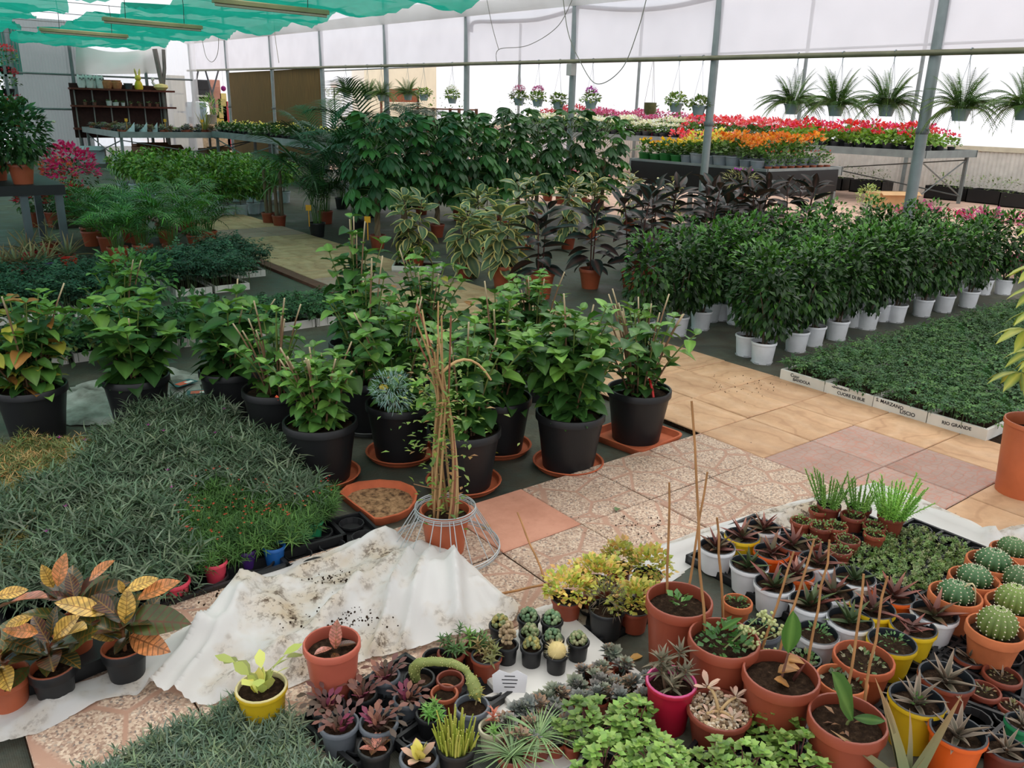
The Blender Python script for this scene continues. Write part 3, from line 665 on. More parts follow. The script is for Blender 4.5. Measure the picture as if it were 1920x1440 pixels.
ALO = [swordmesh('aloe_leaf', .30, .036, lin(112, 132, 96), lin(172, 132, 92), .02 + .14 * v, 'succulent', .6) for v in range(3)]
HAW = [swordmesh('haworthia_leaf', .062, .017, c, t, .0 + .12 * v, 'succulent', .4) for v in range(2) for c, t in ((lin(82, 48, 42), lin(150, 84, 72)), (lin(70, 74, 50), lin(142, 88, 70)), (lin(96, 56, 50), lin(176, 118, 100)))]
HAG = [swordmesh('gasteria_leaf', .055, .016, lin(58, 78, 46), lin(92, 104, 62), .1 * v, 'succulent', .4) for v in range(2)]
GAS = [swordmesh('grey_aloe_leaf', .085, .021, c, lin(142, 120, 102), .02 + .1 * v, 'succulent', .5, lin(146, 130, 112)) for v in range(2) for c in (lin(92, 82, 70), lin(80, 78, 64))]
ECH = []
for v in range(4):
    mb = MB(); c, t = [(lin(120, 128, 124), lin(154, 146, 140)), (lin(106, 120, 118), lin(140, 140, 134)), (lin(130, 124, 112), lin(174, 138, 110)), (lin(112, 132, 116), lin(150, 150, 130))][v]
    tV, tF = blade(.030, .017, 3, 'spoon', .45, -.10, 3); n = 16; q = np.arange(n) / n; a = np.arange(n) * 2.4
    D = np.stack([np.cos(a), np.sin(a), .15 + 1.5 * q ** 1.5], 1); f = (np.arange(len(tV)) // 3 / 3)[:, None]; cc = (c * (1 - f) + t * f)[None] * NR.uniform(.85, 1.1, (n, 1, 1))
    batch(mb, tV, tF, frames(D), np.stack([np.cos(a) * .003, np.sin(a) * .003, .004 + .012 * q], 1), cc, 1.1 - .45 * q)
    tube(mb, [(0, 0, -.03), (0, 0, .01)], .004, c * .7, 5); ECH.append(mb.mesh('ghost_rosette', 'succulent'))
# ------------------------------------------------------------------ croton leaves
def m_croton():
    t = NT('croton'); o = t.coord(); s = t.n('ShaderNodeSeparateXYZ'); t.l(o, s.inputs[0]); ay = t.math('ABSOLUTE', s.outputs[1])
    ph = t.math('SUBTRACT', t.math('MULTIPLY', s.outputs[0], 9.0), t.math('MULTIPLY', ay, 7.0)); fr = t.math('FRACT', ph)
    vein = t.math('LESS_THAN', t.math('ABSOLUTE', t.math('SUBTRACT', fr, 0.5)), 0.11); mid = t.math('LESS_THAN', ay, 0.014)
    nz = t.noise(7, o, 3); blotch = t.ramp(nz.outputs[0], [(0.42, (0,) * 3), (0.6, (1,) * 3)])
    c = t.attr(); rd = t.rnd(); vc = t.ramp(rd, [(0, lin(120, 70, 30)), (0.5, lin(150, 110, 40)), (1, lin(96, 34, 30))])
    c = t.mix(t.math('MULTIPLY', t.math('MAXIMUM', vein, mid), 0.75), c, vc); c = t.mix(t.math('MULTIPLY', blotch, 0.45), c, lin(48, 56, 30))
    t.bsdf(c, 0.3, 0.5); M['croton'] = t.m
m_croton()
CRO = {}
for nm, c in dict(yellow=lin(232, 188, 92), orange=lin(222, 140, 82), pink=lin(206, 128, 112), dark=lin(52, 54, 34), green=lin(76, 84, 40), wine=lin(74, 32, 30)).items():
    tV, tF = blade(1.0, 0.44, 8, 'oval', 0.3, 0.18, 5, 0.5, 0.03); CRO[nm] = leafmesh('croton_leaf', tV, tF, c, 'croton', k=5)
# ------------------------------------------------------------------ placing by what the photograph shows
def rimpos(cx, cy, w, h, z0):
    p = gp(cx, cy, z0 + h); return np.array([p[0], p[1], z0]), w / 2 / ppm(p)
# saucers
def saucer_mesh(r, h, col, name='saucer'):
    mb = MB(); lathe(mb, [(1e-4, .004), (r * .8, .004), (r * .82, 0), (r * .97, h * .8), (r, h), (r * .985, h + .003), (r * .94, h), (r * .9, .012), (1e-4, .01)], np.array([col] * 9), 28); return mb.mesh(name, 'clay')
def poly_saucer(pts, h, col, name, wall=.016):      # walled tray over any convex outline
    P = np.array(pts, float); c = P.mean(0); n = len(P); V = []
    for k, z in ((.90, 0), (1.0, h), (1.0 - wall / np.abs(P - c).max() * 0, h + .006), (.94, h + .006), (.93, h), (.85, .012)):
        V += [(*(c + (p - c) * k), z) for p in P]
    Fq = [tuple(range(n))[::-1], tuple(range(5 * n, 6 * n))] + [(i * n + j, i * n + (j + 1) % n, (i + 1) * n + (j + 1) % n, (i + 1) * n + j) for i in range(5) for j in range(n)]
    mb = MB(); mb.add(V, Fq, col); return mb.mesh(name, 'clay')
BP, BZ = pot(.158, .122, .275, BLACK, .035, .007, lin(24, 24, 24), 32, soil=.88)
HYD = [  # rim px x, y, saucer?, args
    ((57, 722), 0, dict(H=.50, spread=.34, nst=13, L=.115, bare=2, young=.55, dry=.45, nodes=5), 'yellowing hydrangea with dry brown lower leaves in a black pot'),
    ((254, 703), 0, dict(H=.46, spread=.32, nst=11, L=.14, bare=1, young=.3, nodes=5), 'broad-leaved hydrangea in a black pot beside the crumpled cloth'),
    ((432, 690), 0, dict(H=.46, spread=.36, nst=9, L=.135, bare=4, young=.3, nodes=5), 'hydrangea with few round leaves and arching stems in a black pot'),
    ((517, 726), 2, dict(H=.46, spread=.24, nst=6, L=.08, bare=9, young=.7, nodes=4), 'hydrangea of bare cut sticks with an orange tag in its pot'),
    ((600, 787), 1, dict(H=.36, spread=.26, nst=13, L=.085, bare=13, young=.9, nodes=6), 'pruned hydrangea, bare sticks above fresh bright green leaves, in front of the black pots'),
    ((690, 706), 2, dict(H=.62, spread=.28, nst=9, L=.10, bare=5, young=.3, nodes=6), 'tall hydrangea in the black pot standing on a grey saucer'),
    ((750, 752), 1, dict(H=.50, spread=.30, nst=11, L=.10, bare=4, young=.4, nodes=6), 'leafy hydrangea behind the caged climber with a yellow flower at its side'),
    ((935, 742), 1, dict(H=.56, spread=.34, nst=14, L=.105, bare=4, young=.35, nodes=6), 'dense hydrangea behind the pot with the caged climber'),
    ((870, 800), 1, dict(H=.52, spread=.26, nst=13, L=.095, bare=3, young=.5, nodes=6), 'hydrangea leaning against the caged climber with round leaves over its rim'),
    ((1070, 770), 1, dict(H=.58, spread=.29, nst=16, L=.105, bare=3, young=.35, nodes=7), 'full round hydrangea in a black pot at the terrazzo path edge'),
    ((1199, 727), 3, dict(H=.48, spread=.30, nst=9, L=.09, bare=14, young=.4, nodes=5), 'hydrangea of many bare sticks with a red ribbon on a rectangular saucer'),
    ((232, 610), 0, dict(H=.46, spread=.28, nst=9, L=.10, bare=3, young=.4, nodes=5), 'hydrangea half hidden behind the broad-leaved one, next to the seedlings'),
    ((668, 640), 0, dict(H=.80, spread=.20, nst=5, L=.12, bare=4, young=.2, nodes=6), 'leggy hydrangea, its tall leafy shoots rising highest above the path'),
    ((800, 640), 0, dict(H=.55, spread=.30, nst=12, L=.09, bare=5, young=.3, dry=.2, nodes=5), 'twiggy hydrangea in the back row behind the blue-grey shrub'),
    ((1000, 660), 0, dict(H=.50, spread=.30, nst=11, L=.09, bare=5, young=.3, nodes=5), 'hydrangea in the back row between the dense and the round one')]
RS = saucer_mesh(.172, .035, TERRA * 1.15); GS = saucer_mesh(.165, .03, lin(120, 124, 124))
for i, ((cx, cy), sc, kw, lab) in enumerate(HYD):
    z0 = ZC + (.012 if sc else 0); loc, _ = rimpos(cx, cy, 1, .275, z0); parts = list(BP) + [(p[0], p[1], I4((0, 0, BZ)) @ (p[2] if p[2] is not None else Matrix()), *p[3:]) for p in hydrangea(100 + i, **dict(kw, nst=int(kw['nst'] * 1.5), nodes=kw['nodes'] + 2))]
    if i == 3: mb = MB(); tube(mb, curve((-.08, -.1, BZ), (-.1, -.12, BZ + .06), (-.09, -.13, BZ + .02)), .008, lin(232, 90, 40), 4); parts.append(P_('tag', mb.mesh('tag', 'plastic'), label='orange plastic tag'))
    if i == 10: mb = MB(); tube(mb, curve((-.02, -.06, BZ + .10), (-.05, -.1, BZ + .05), (-.07, -.12, BZ)), .007, lin(200, 30, 28), 5); parts.append(P_('ribbon', mb.mesh('ribbon', 'plastic'), label='red plastic ribbon'))
    if i == 6: mb = MB(); [ball(mb, (-.17 + .012 * math.cos(k), -.06 + .012 * math.sin(k), .30), .011, lin(244, 224, 90), 6, 4) for k in (0, 1.3, 2.6, 3.9, 5.2)]; parts.append(P_('blossom', mb.mesh('blossom', 'petal'), I4((0, 0, BZ - .14)), label='single yellow blossom'))
    spawn(parts, 'potted_hydrangea', lab, 'plant', loc, R.uniform(0, 6.28) if i not in (3, 6, 10) else 0.3, group='hydrangeas in black pots')
    if sc in (1, 2):
        near = {3: 'under the hydrangea of bare sticks', 4: 'under the pruned bright green hydrangea', 5: 'under the tall hydrangea', 6: 'under the hydrangea with the yellow flower', 7: 'under the dense hydrangea behind the climber', 8: 'under the hydrangea touching the climber', 9: 'under the full round hydrangea'}[i]
        solo(RS if sc == 1 else GS, 'plant_saucer', ('round terracotta saucer ' if sc == 1 else 'flat grey plastic saucer ') + near, 'saucer', (loc[0], loc[1], ZC), group='plant saucers')
    if sc == 3:
        w, d, q = .19, .18, .05; pts = []
        for (sx, sy) in ((1, 1), (-1, 1), (-1, -1), (1, -1)):
            for a in np.linspace(0, PI / 2, 5): a0 = math.atan2(sy, sx) - PI / 4 + a; pts.append((sx * (w - q) + q * math.cos(a0), sy * (d - q) + q * math.sin(a0)))
        solo(poly_saucer(pts, .035, TERRA * 1.2, 'square_saucer'), 'plant_saucer', 'rectangular terracotta saucer under the hydrangea with the red ribbon', 'saucer', (loc[0], loc[1], ZC), .1, group='plant saucers')
# quarter round saucer with dried soil
q0 = gp(703, 985, ZC + .03); pts = []
A = [gp(x, y, ZC + .035)[:2] for x, y in ((636, 925), (650, 912), (672, 905), (712, 901), (750, 904), (775, 914), (783, 926), (780, 942), (768, 957), (748, 967), (715, 975), (702, 975), (690, 966), (662, 946))]
cen = np.mean(A, 0); me = poly_saucer([a - cen for a in A], .035, TERRA * 1.25, 'quarter_saucer')
mb = MB(); V = [(0, 0, .02)] + [(*((a - cen) * .86), .014) for a in A]; mb.add(V, [(0, i + 1, (i + 1) % len(A) + 1) for i in range(len(A))], (.2,) * 3)
def m_drysoil():
    t = NT('dry_soil'); g = t.coord(); n = t.noise(40, g, 4, .7); t.bsdf(t.ramp(n.outputs[0], [(.35, lin(70, 54, 42)), (.5, lin(148, 116, 84)), (.7, lin(186, 150, 112))]), .95, .1, bump=n.outputs[0], bstr=.6); M['dry_soil'] = t.m
m_drysoil()
spawn([P_('tray', me), P_('dry_soil', mb.mesh('dry_soil', 'dry_soil'))], 'corner_saucer', 'empty quarter-round terracotta saucer holding dried soil', 'saucer', (cen[0], cen[1], ZC))

# ------------------------------------------------------------------ ficus hedge of white pots
fx = [((1433, 640), 'first'), ((1496, 620), 'second'), ((1572, 600), 'third'), ((1630, 582), 'fourth'), ((1683, 570), 'fifth'), ((1733, 560), 'sixth'), ((1773, 553), 'seventh'), ((1819, 545), 'eighth'), ((1885, 523), 'last, standing on the paved strip')]
k = 0; S = 1.12
for (p, o) in fx:
    loc, _ = rimpos(*p, 1, .135 * S, ZC); spawn(ficus(k % 5), 'potted_ficus', f'weeping fig in white pot, {o} along the seedling trays', 'plant', loc, R.uniform(0, 6), S, 'weeping figs in white pots'); k += 1
fx2 = [((1403, 627), 'close behind the first fig of the tray row'), ((1528, 610), 'tucked between second and third fig'), ((1605, 578), 'behind the gap before the fourth fig'), ((1655, 568), 'behind the gap before the fifth fig'), ((1847, 523), 'behind the eighth fig of the tray row'),
       ((1383, 573), 'second row, dented rim'), ((1316, 582), 'second row, nearer the black pots than the dented one'), ((1353, 566), 'third row, between two white pots'), ((1272, 592), 'beside the hydrangea sticks, end of second row'), ((1207, 600), 'half hidden by the red ribbon hydrangea')]
for (p, o) in fx2:
    loc, _ = rimpos(*p, 1, .135 * S, ZC); spawn(ficus(k % 5), 'potted_ficus', f'weeping fig in white pot, {o}', 'plant', loc, R.uniform(0, 6), S, 'weeping figs in white pots'); k += 1
i = 0
for rn, (y, xs) in enumerate(((3.80, np.arange(5.5, 9.0, .46)), (4.28, np.arange(5.35, 8.9, .5)), (4.72, np.arange(5.6, 8.8, .55)))):
    for xi, x in enumerate(xs):
        spawn(ficus(k % 5), 'potted_ficus', f'weeping fig crown in the packed hedge, {ORD[xi]} from the path in hidden row {["one", "two", "three"][rn]}', 'plant', (x + R.uniform(-.06, .06), y + R.uniform(-.06, .06), ZC), R.uniform(0, 6), S * R.uniform(.97, 1.06), 'weeping figs of the back rows'); k += 1

# ------------------------------------------------------------------ rubber plants
vr = [((945, 497), .62, 20, .185, .122, 'beside the first dark rubber plant'), ((872, 490), .58, 20, .17, .095, 'second along the path, smaller pot'), ((778, 478), .66, 24, .165, .10, 'tallest, next to the braided pachira trunk'), ((905, 455), .66, 22, .17, .10, 'behind the two front rubber plants'), ((985, 440), .72, 18, .17, .10, 'with upright top leaves behind the dark rubber plant'),
      ((1065, 440), .70, 18, .17, .10, 'with drooping pale leaves between the dark ones'), ((1110, 425), .72, 16, .16, .10, 'showing its crown above the dark leaves'), ((1180, 410), .68, 14, .16, .10, 'far one below the black bench'), ((1250, 405), .62, 14, .15, .10, 'pale one at the foot of the tall post')]
for j, (p, H, n, L, pr, o) in enumerate(vr):
    loc, _ = rimpos(*p, 1, pr * 1.75, ZC); spawn(rubber(300 + j, H, int(n * 3), L * 1.3, True, TERRA2 if j % 2 else TERRA, pr), 'variegated_rubber_plant', 'cream-edged rubber plant ' + o, 'plant', loc, R.uniform(0, 6), group='cream-edged rubber plants')
dk = [((1012, 510), .60, 15, .22, .135, 'in the large terracotta pot nearest the hydrangeas'), ((1108, 503), .60, 15, .21, .11, 'second in the line')]
for j, (p, H, n, L, pr, o) in enumerate(dk):
    loc, _ = rimpos(*p, 1, pr * 1.75, ZC); spawn(rubber(400 + j, H, int(n * 2), L * 1.25, False, TERRA, pr), 'dark_rubber_plant', 'blackish burgundy rubber plant ' + o, 'plant', loc, R.uniform(0, 6), group='dark rubber plants')
for j, (x, y) in enumerate([(5.75, 5.55), (6.2, 5.75), (6.35, 5.25), (6.8, 5.5), (7.1, 5.85), (7.3, 5.3), (7.7, 5.6), (8.15, 5.35), (8.5, 5.7), (7.0, 6.3), (6.5, 6.2), (8.1, 6.1)]):
    spawn(rubber(420 + j, .80, 36, .27, False, TERRA2, .11), 'dark_rubber_plant', f'blackish burgundy rubber plant, {ORD[j + 2]} in the dark mass behind the figs', 'plant', (x, y, ZC), R.uniform(0, 6), group='dark rubber plants')

# ------------------------------------------------------------------ pachiras, palms, yuccas across the path
pc = [((708, 440), TERRA2, .095, 1.22, 'first one, yellow label in its terracotta pot'), ((757, 425), BLACK, .10, 1.25, 'in a black pot right of the yellow label'), ((820, 420), TERRA2, .095, 1.22, 'behind the tallest cream-edged rubber plant'), ((880, 412), TERRA2, .095, 1.25, 'fourth along the line of hand-shaped crowns'), ((940, 405), TERRA2, .095, 1.28, 'fifth along the line of hand-shaped crowns'),
      ((1005, 398), TERRA2, .095, 1.26, 'sixth along the line of hand-shaped crowns'), ((1065, 392), BLACK, .10, 1.34, 'in front of the post with the junction box'), ((1128, 388), TERRA2, .095, 1.24, 'end of the line beside the black bench'), ((860, 392), TERRA2, .095, 1.30, 'in the second line behind the fourth crown'), ((970, 385), TERRA2, .095, 1.34, 'in the second line behind the fifth crown')]
for j, (p, c, pr, H, o) in enumerate(pc):
    loc, _ = rimpos(*p, 1, pr * 1.8, ZC); spawn(pachira(500 + j, H, 56, c, pr), 'money_tree', 'pachira with braided trunk, ' + o, 'plant', loc, R.uniform(0, 6), group='braided pachiras')
def kpal(seed, n, H, sc, pr, col): pp, z = pot(pr, pr * .8, pr * 1.75, col, .02, .004); return palm(seed, n, KEN, H, sc, pp, z, .05)
for j, (p, n, H, sc, c, o) in enumerate([((594, 417), 18, 1.35, 1.0, BLACK, 'with yellow label, in the black pot at the path corner'), ((668, 412), 17, 1.45, 1.05, BLACK, 'in the second black pot along the path'), ((610, 395), 18, 1.6, 1.1, TERRA2, 'behind the labelled one'), ((700, 385), 20, 1.75, 1.25, BLACK, 'with fronds fanning below the small ferns'), ((790, 380), 20, 1.85, 1.25, TERRA2, 'with stiff fronds beside the fourth post'), ((640, 370), 17, 1.6, 1.2, BLACK, 'beside the primrose bench')]):
    pr = .105; loc, _ = rimpos(*p, 1, pr * 1.75, ZC); spawn(kpal(560 + j, n, H, sc, pr, c), 'kentia_palm', 'tall dark kentia palm ' + o, 'plant', loc, R.uniform(0, 6), group='kentia palms')
for j, (p, o) in enumerate([((503, 398), 'leaning out over the white pots'), ((523, 403), 'in front of its twin')]):
    pp, z = pot(.095, .075, .17, TERRA2, .02, .004); loc, _ = rimpos(*p, 1, .17, ZC); parts = list(pp)
    for q, (dx, dy, hh) in enumerate(((.03, 0, .42), (-.03, .02, .62))):
        mb = MB(); tube(mb, [(dx, dy, z - .02), (dx * 1.2, dy, z + hh * .5), (dx * 1.3, dy, z + hh)], [.03, .024, .022], lin(120, 104, 84), 8); parts.append(P_('cane', mb.mesh('cane', 'stem')))
        parts += rosette(600 + j * 2 + q, 22, YUL, z + hh, .95, (-.2, 2.2), (dx * 1.3, dy), .015)
    spawn(parts, 'yucca', 'two-cane yucca in a terracotta pot ' + o, 'plant', loc, R.uniform(0, 6), group='yuccas')
# parlour palms
def ppalm(seed, n=30, H=.62, sc=1.0, col=TERRA): pp, z = pot(.10, .075, .175, col, .022, .005); return palm(seed, n, PLM, H, sc, pp, z, .055)
PP = [((220, 462), 'front line, first pot by the aloes'), ((267, 458), 'front line, second pot'), ((323, 457), 'front line, third pot'), ((367, 440), 'front line, pot beside the seedling trays'), ((166, 425), 'standing apart on the dark cloth'), ((390, 432), 'corner pot with fronds over the path'), ((200, 442), 'second line behind the first pot'), ((255, 428), 'second line behind the second pot'), ((310, 428), 'second line behind the third pot'), ((350, 412), 'second line at the path side')]
for j, (p, o) in enumerate(PP):
    loc, _ = rimpos(*p, 1, .175, ZC); spawn(ppalm(620 + j), 'parlour_palm', 'feathery parlour palm in terracotta pot, ' + o, 'plant', loc, R.uniform(0, 6), group='parlour palms')
for j, (x, y) in enumerate([(2.0, 10.6), (2.45, 10.7), (2.9, 10.9), (2.2, 11.4), (2.75, 11.5)]):
    spawn(ppalm(640 + j, 26), 'parlour_palm', f'feathery parlour palm crown in the back of the palm block, number {["one","two","three","four","five"][j]} from the bougainvillea', 'plant', (x, y, ZC), R.uniform(0, 6), group='parlour palms')
# small bright ficus beyond the crossing
for j, p in enumerate([(452, 383), (475, 380), (494, 378), (428, 384), (405, 385), (383, 388), (362, 392)]):
    pp, z = pot(.10, .078, .17, lin(196, 206, 214), .018, .004, feet=True); loc, _ = rimpos(*p, 1, .17, ZC)
    spawn(pp + [P_('trunk', YFC[j % 3][1], I4((0, 0, z))), P_('foliage', YFC[j % 3][0], I4((0, 0, z), None, 1.15), kind='stuff')], 'small_ficus', f'light green small fig in pale pot, {ORD[j]} from the yuccas along the crossing', 'plant', loc, R.uniform(0, 6), group='light green small figs')
for j, (x, y) in enumerate([(x, y) for y in np.arange(13.9, 17.6, .62) for x in (3.9, 4.5, 5.1, 5.7)]):
    pp, z = pot(.10, .078, .17, lin(196, 206, 214), .018, .004, feet=True)
    spawn(pp + [P_('trunk', YFC[j % 3][1], I4((0, 0, z))), P_('foliage', YFC[j % 3][0], I4((0, 0, z), None, 1.25), kind='stuff')], 'small_ficus', f'light green small fig in the block before the succulent bench, {ORD[j]} counted from the path', 'plant', (x + R.uniform(-.08, .08), y + R.uniform(-.08, .08), ZC), R.uniform(0, 6), R.uniform(1.0, 1.15), 'light green figs in the packed block')
# yellow plant labels
mb = MB(); bbox(mb, (-.006, -.002, 0), (.006, .002, .2), lin(226, 160, 30)); bbox(mb, (-.035, -.002, .2), (.035, .002, .27), lin(232, 170, 34)); YLB = mb.mesh('label', 'plastic', False)
for (x, y, z, Y, o) in [(580, 400, .24, None, 'in the black kentia pot'), (690, 425, .18, None, 'in the pachira pot by the path')]:
    p = gp(x, y + 22, .15); solo(YLB, 'plant_label', 'yellow plastic plant label stuck ' + o, 'label', (p[0], p[1], .13), -YAW, group='yellow plant labels')
# ------------------------------------------------------------------ beds beyond the crumpled sheet
def inpoly(P, poly):
    x, y = P[:, 0], P[:, 1]; ins = np.zeros(len(P), bool); n = len(poly)
    for i in range(n):
        x1, y1 = poly[i]; x2, y2 = poly[(i + 1) % n]; c = ((y1 > y) != (y2 > y)) & (x < (x2 - x1) * (y - y1) / (y2 - y1 + 1e-12) + x1); ins ^= c
    return ins
def scatter(px, z, n):
    poly = [tuple(gp(x, y, z)[:2]) for x, y in px]; A = np.array(poly); lo, hi = A.min(0), A.max(0); out = np.zeros((0, 2))
    while len(out) < n:
        P = NR.uniform(lo, hi, (n * 2, 2)); out = np.vstack([out, P[inpoly(P, poly)]])
    return out[:n]
def sprigT(nl, h, ll, lw, spread=1.1, up=.9):
    mb = MB(); tV, tF = blade(1.0, lw / ll, 2, 'sword', .3, .3, 2); q = np.arange(nl) / nl; a = np.arange(nl) * 2.4
    D = np.stack([np.cos(a) * spread, np.sin(a) * spread, .15 + up * q * 1.6], 1); P = np.stack([0 * q, 0 * q, h * (0.25 + .75 * q)], 1)
    n = nl; V = np.einsum('nij,nkj->nki', frames(D), np.broadcast_to(tV, (n, len(tV), 3)) * (ll * (1 - .35 * q))[:, None, None]) + P[:, None]
    return V.reshape(-1, 3), (tF[None] + (np.arange(n) * len(tV))[:, None, None]).reshape(-1, tF.shape[1])
def lump(P, amp, f=7.0): return amp * (np.sin(P[:, 0] * f + 1.3 * np.sin(P[:, 1] * f * .7)) * np.sin(P[:, 1] * f * 1.1 + .8) + .5 * np.sin(P[:, 0] * f * 2.7 + P[:, 1] * f * 2.1))
def mat_mass(name, label, px, z, n, T, cols, cp, sc, mat='mattleaf', amp=.02, tilt=.5, extra=None, base=.0):
    P = scatter(px, z, n); tV, tF = T; mb = MB(); D = np.stack([NR.normal(0, tilt, n), NR.normal(0, tilt, n), np.ones(n)], 1); D /= np.linalg.norm(D, axis=1)[:, None]
    fr = frames(D); Rm = np.stack([fr[:, :, 1], fr[:, :, 2], fr[:, :, 0]], -1); zz = base + lump(P, amp)
    batch(mb, tV, tF, Rm, np.column_stack([P, zz]), vary(pick(cols, n, cp), n, .2), NR.uniform(*sc, n))
    if extra:
        for (nn, r, c) in extra:
            Q = scatter(px, z, nn); iv, fq = blade(r, r, 1, 'strap', 0, 0, 2); zt = base + lump(Q, amp) + z * .93
            for k in range(5): batch(mb, *blade(r, r * .7, 1, 'strap', .1, 0, 2), frames(np.tile([[math.cos(k * 1.257), math.sin(k * 1.257), .6]], (nn, 1))), np.column_stack([Q, zt]), vary(c, nn, .15))
    o = solo(mb.mesh(name, mat), name, label, 'ground cover', kind='stuff'); return o
SPG = sprigT(11, .075, .056, .0085)
GRY = [lin(104, 124, 98), lin(84, 106, 80), lin(126, 142, 116), lin(66, 90, 66)]
mat_mass('grey_green_dianthus', 'mass of grey-green needle-leaved seedlings between black pots and croton plants', [(-40, 930), (60, 900), (120, 870), (215, 800), (235, 775), (300, 752), (420, 748), (470, 790), (560, 858), (600, 905), (560, 935), (480, 905), (400, 880), (340, 910), (320, 960), (335, 1010), (365, 1040), (320, 1062), (250, 1075), (120, 1095), (-40, 1090)], .13, 3300, SPG, GRY, [.35, .3, .15, .2], (1.0, 1.75), extra=[(9, .014, lin(170, 30, 150))], amp=.03, base=.035)
mat_mass('red_bud_dianthus', 'patch of bright green needle leaves dotted with small red buds', [(345, 905), (420, 878), (500, 900), (570, 925), (618, 900), (628, 930), (612, 950), (570, 962), (570, 990), (500, 998), (420, 1016), (365, 1042), (335, 1010), (322, 960)], .12, 1500, sprigT(12, .07, .045, .006), [lin(68, 104, 50), lin(84, 122, 58), lin(54, 88, 44)], None, (.9, 1.3), extra=[(110, .008, lin(206, 62, 52))], base=.03)
mat_mass('withered_dianthus', 'straggly half-withered yellow-green ground cover in front of the black pots', [(-40, 830), (40, 800), (110, 808), (200, 800), (235, 812), (215, 850), (130, 890), (70, 925), (-40, 950)], .09, 1150, sprigT(10, .06, .045, .007, 1.4), [lin(122, 132, 80), lin(168, 144, 92), lin(98, 112, 66), lin(190, 150, 100)], [.4, .2, .3, .1], (.8, 1.3), extra=[(4, .018, lin(170, 30, 150)), (14, .01, lin(190, 90, 60))], base=.02, tilt=.8)
mat_mass('withered_edge', 'yellowing sprawl of the ground cover along the frame side', [(-40, 950), (60, 930), (55, 1000), (30, 1060), (-40, 1075)], .10, 420, sprigT(10, .07, .045, .008, 1.2), [lin(142, 138, 74), lin(112, 122, 66), lin(160, 140, 80)], None, (.9, 1.4), base=.03)
# bottom grey-green bush
mat_mass('grey_lavender', 'grey-green needle-leaved seedlings below the yellow pot', [(140, 1460), (170, 1420), (260, 1395), (300, 1350), (340, 1335), (400, 1322), (430, 1300), (520, 1305), (565, 1345), (590, 1400), (640, 1430), (650, 1460)], .08, 1050, sprigT(12, .055, .040, .0075), [lin(112, 132, 112), lin(92, 114, 96), lin(124, 140, 110)], None, (.85, 1.3), base=.01)
# black carrying trays under the bed and pots that show at its rim
mb = MB(); bbox(mb, (-.26, -.17, 0), (.26, .17, .012), BLACK)
for (x0, y0, x1, y1) in ((-.26, -.17, .26, -.155), (-.26, .155, .26, .17), (-.26, -.17, -.245, .17), (.245, -.17, .26, .17)): bbox(mb, (x0, y0, 0), (x1, y1, .045), BLACK * 1.3)
for i in range(3):
    for j in range(2):
        lathe(mb, [(.052, .012), (.06, .04), (.066, .04), (.066, .03)], BLACK * 1.4, 12, off=(-.17 + .17 * i, -.08 + .16 * j, 0))
CTR = mb.mesh('carry_tray', 'plastic', False)
TRL = ['beside the quarter-round saucer', 'under the red-bud patch', 'under the grey-green mass by the sheet', 'in the middle of the grey-green mass', 'below the croton plants', 'at the black hydrangea pots', 'under the withered patch']
for k, (x, y) in enumerate([(612, 1022), (500, 1020), (380, 1080), (400, 930), (170, 1130), (300, 850), (100, 900)]):
    p = gp(x, y, ZC); solo(CTR, 'carry_tray', 'black plastic carrying tray with round cells, ' + TRL[k], 'tray', (p[0], p[1], ZC), R.uniform(-.05, .05) + (0 if k else -.1), group='black carrying trays', s=1.0 if k else .78)
for (x, y, w, c, lab) in [(585, 975, 40, GREENP, 'small green pot at the edge of the red-bud patch'), (513, 1022, 30, BLUEP, 'small blue pot under the red-bud patch'), (460, 1028, 40, lin(70, 40, 110), 'small purple pot peeping from under the needle leaves'), (402, 1052, 44, PINKP, 'coral pink pot at the corner of the crumpled sheet'), (325, 1088, 58, PINKP, 'coral pink pot above the yellow croton leaves'), (250, 1092, 46, PINKP, 'coral pink pot mostly hidden behind the croton'), (232, 845, 34, lin(150, 60, 50), 'little red-brown pot among the withered patch'), (200, 838, 36, lin(170, 176, 180), 'little grey pot lying bare in the withered patch')]:
    loc, r = rimpos(x, y, w, .075, ZC + .012); pp, z = pot(max(.04, r), max(.04, r) * .75, .075, c, .012, .003)
    spawn(pp, 'small_pot', lab, 'pot', loc, group='coloured small pots')
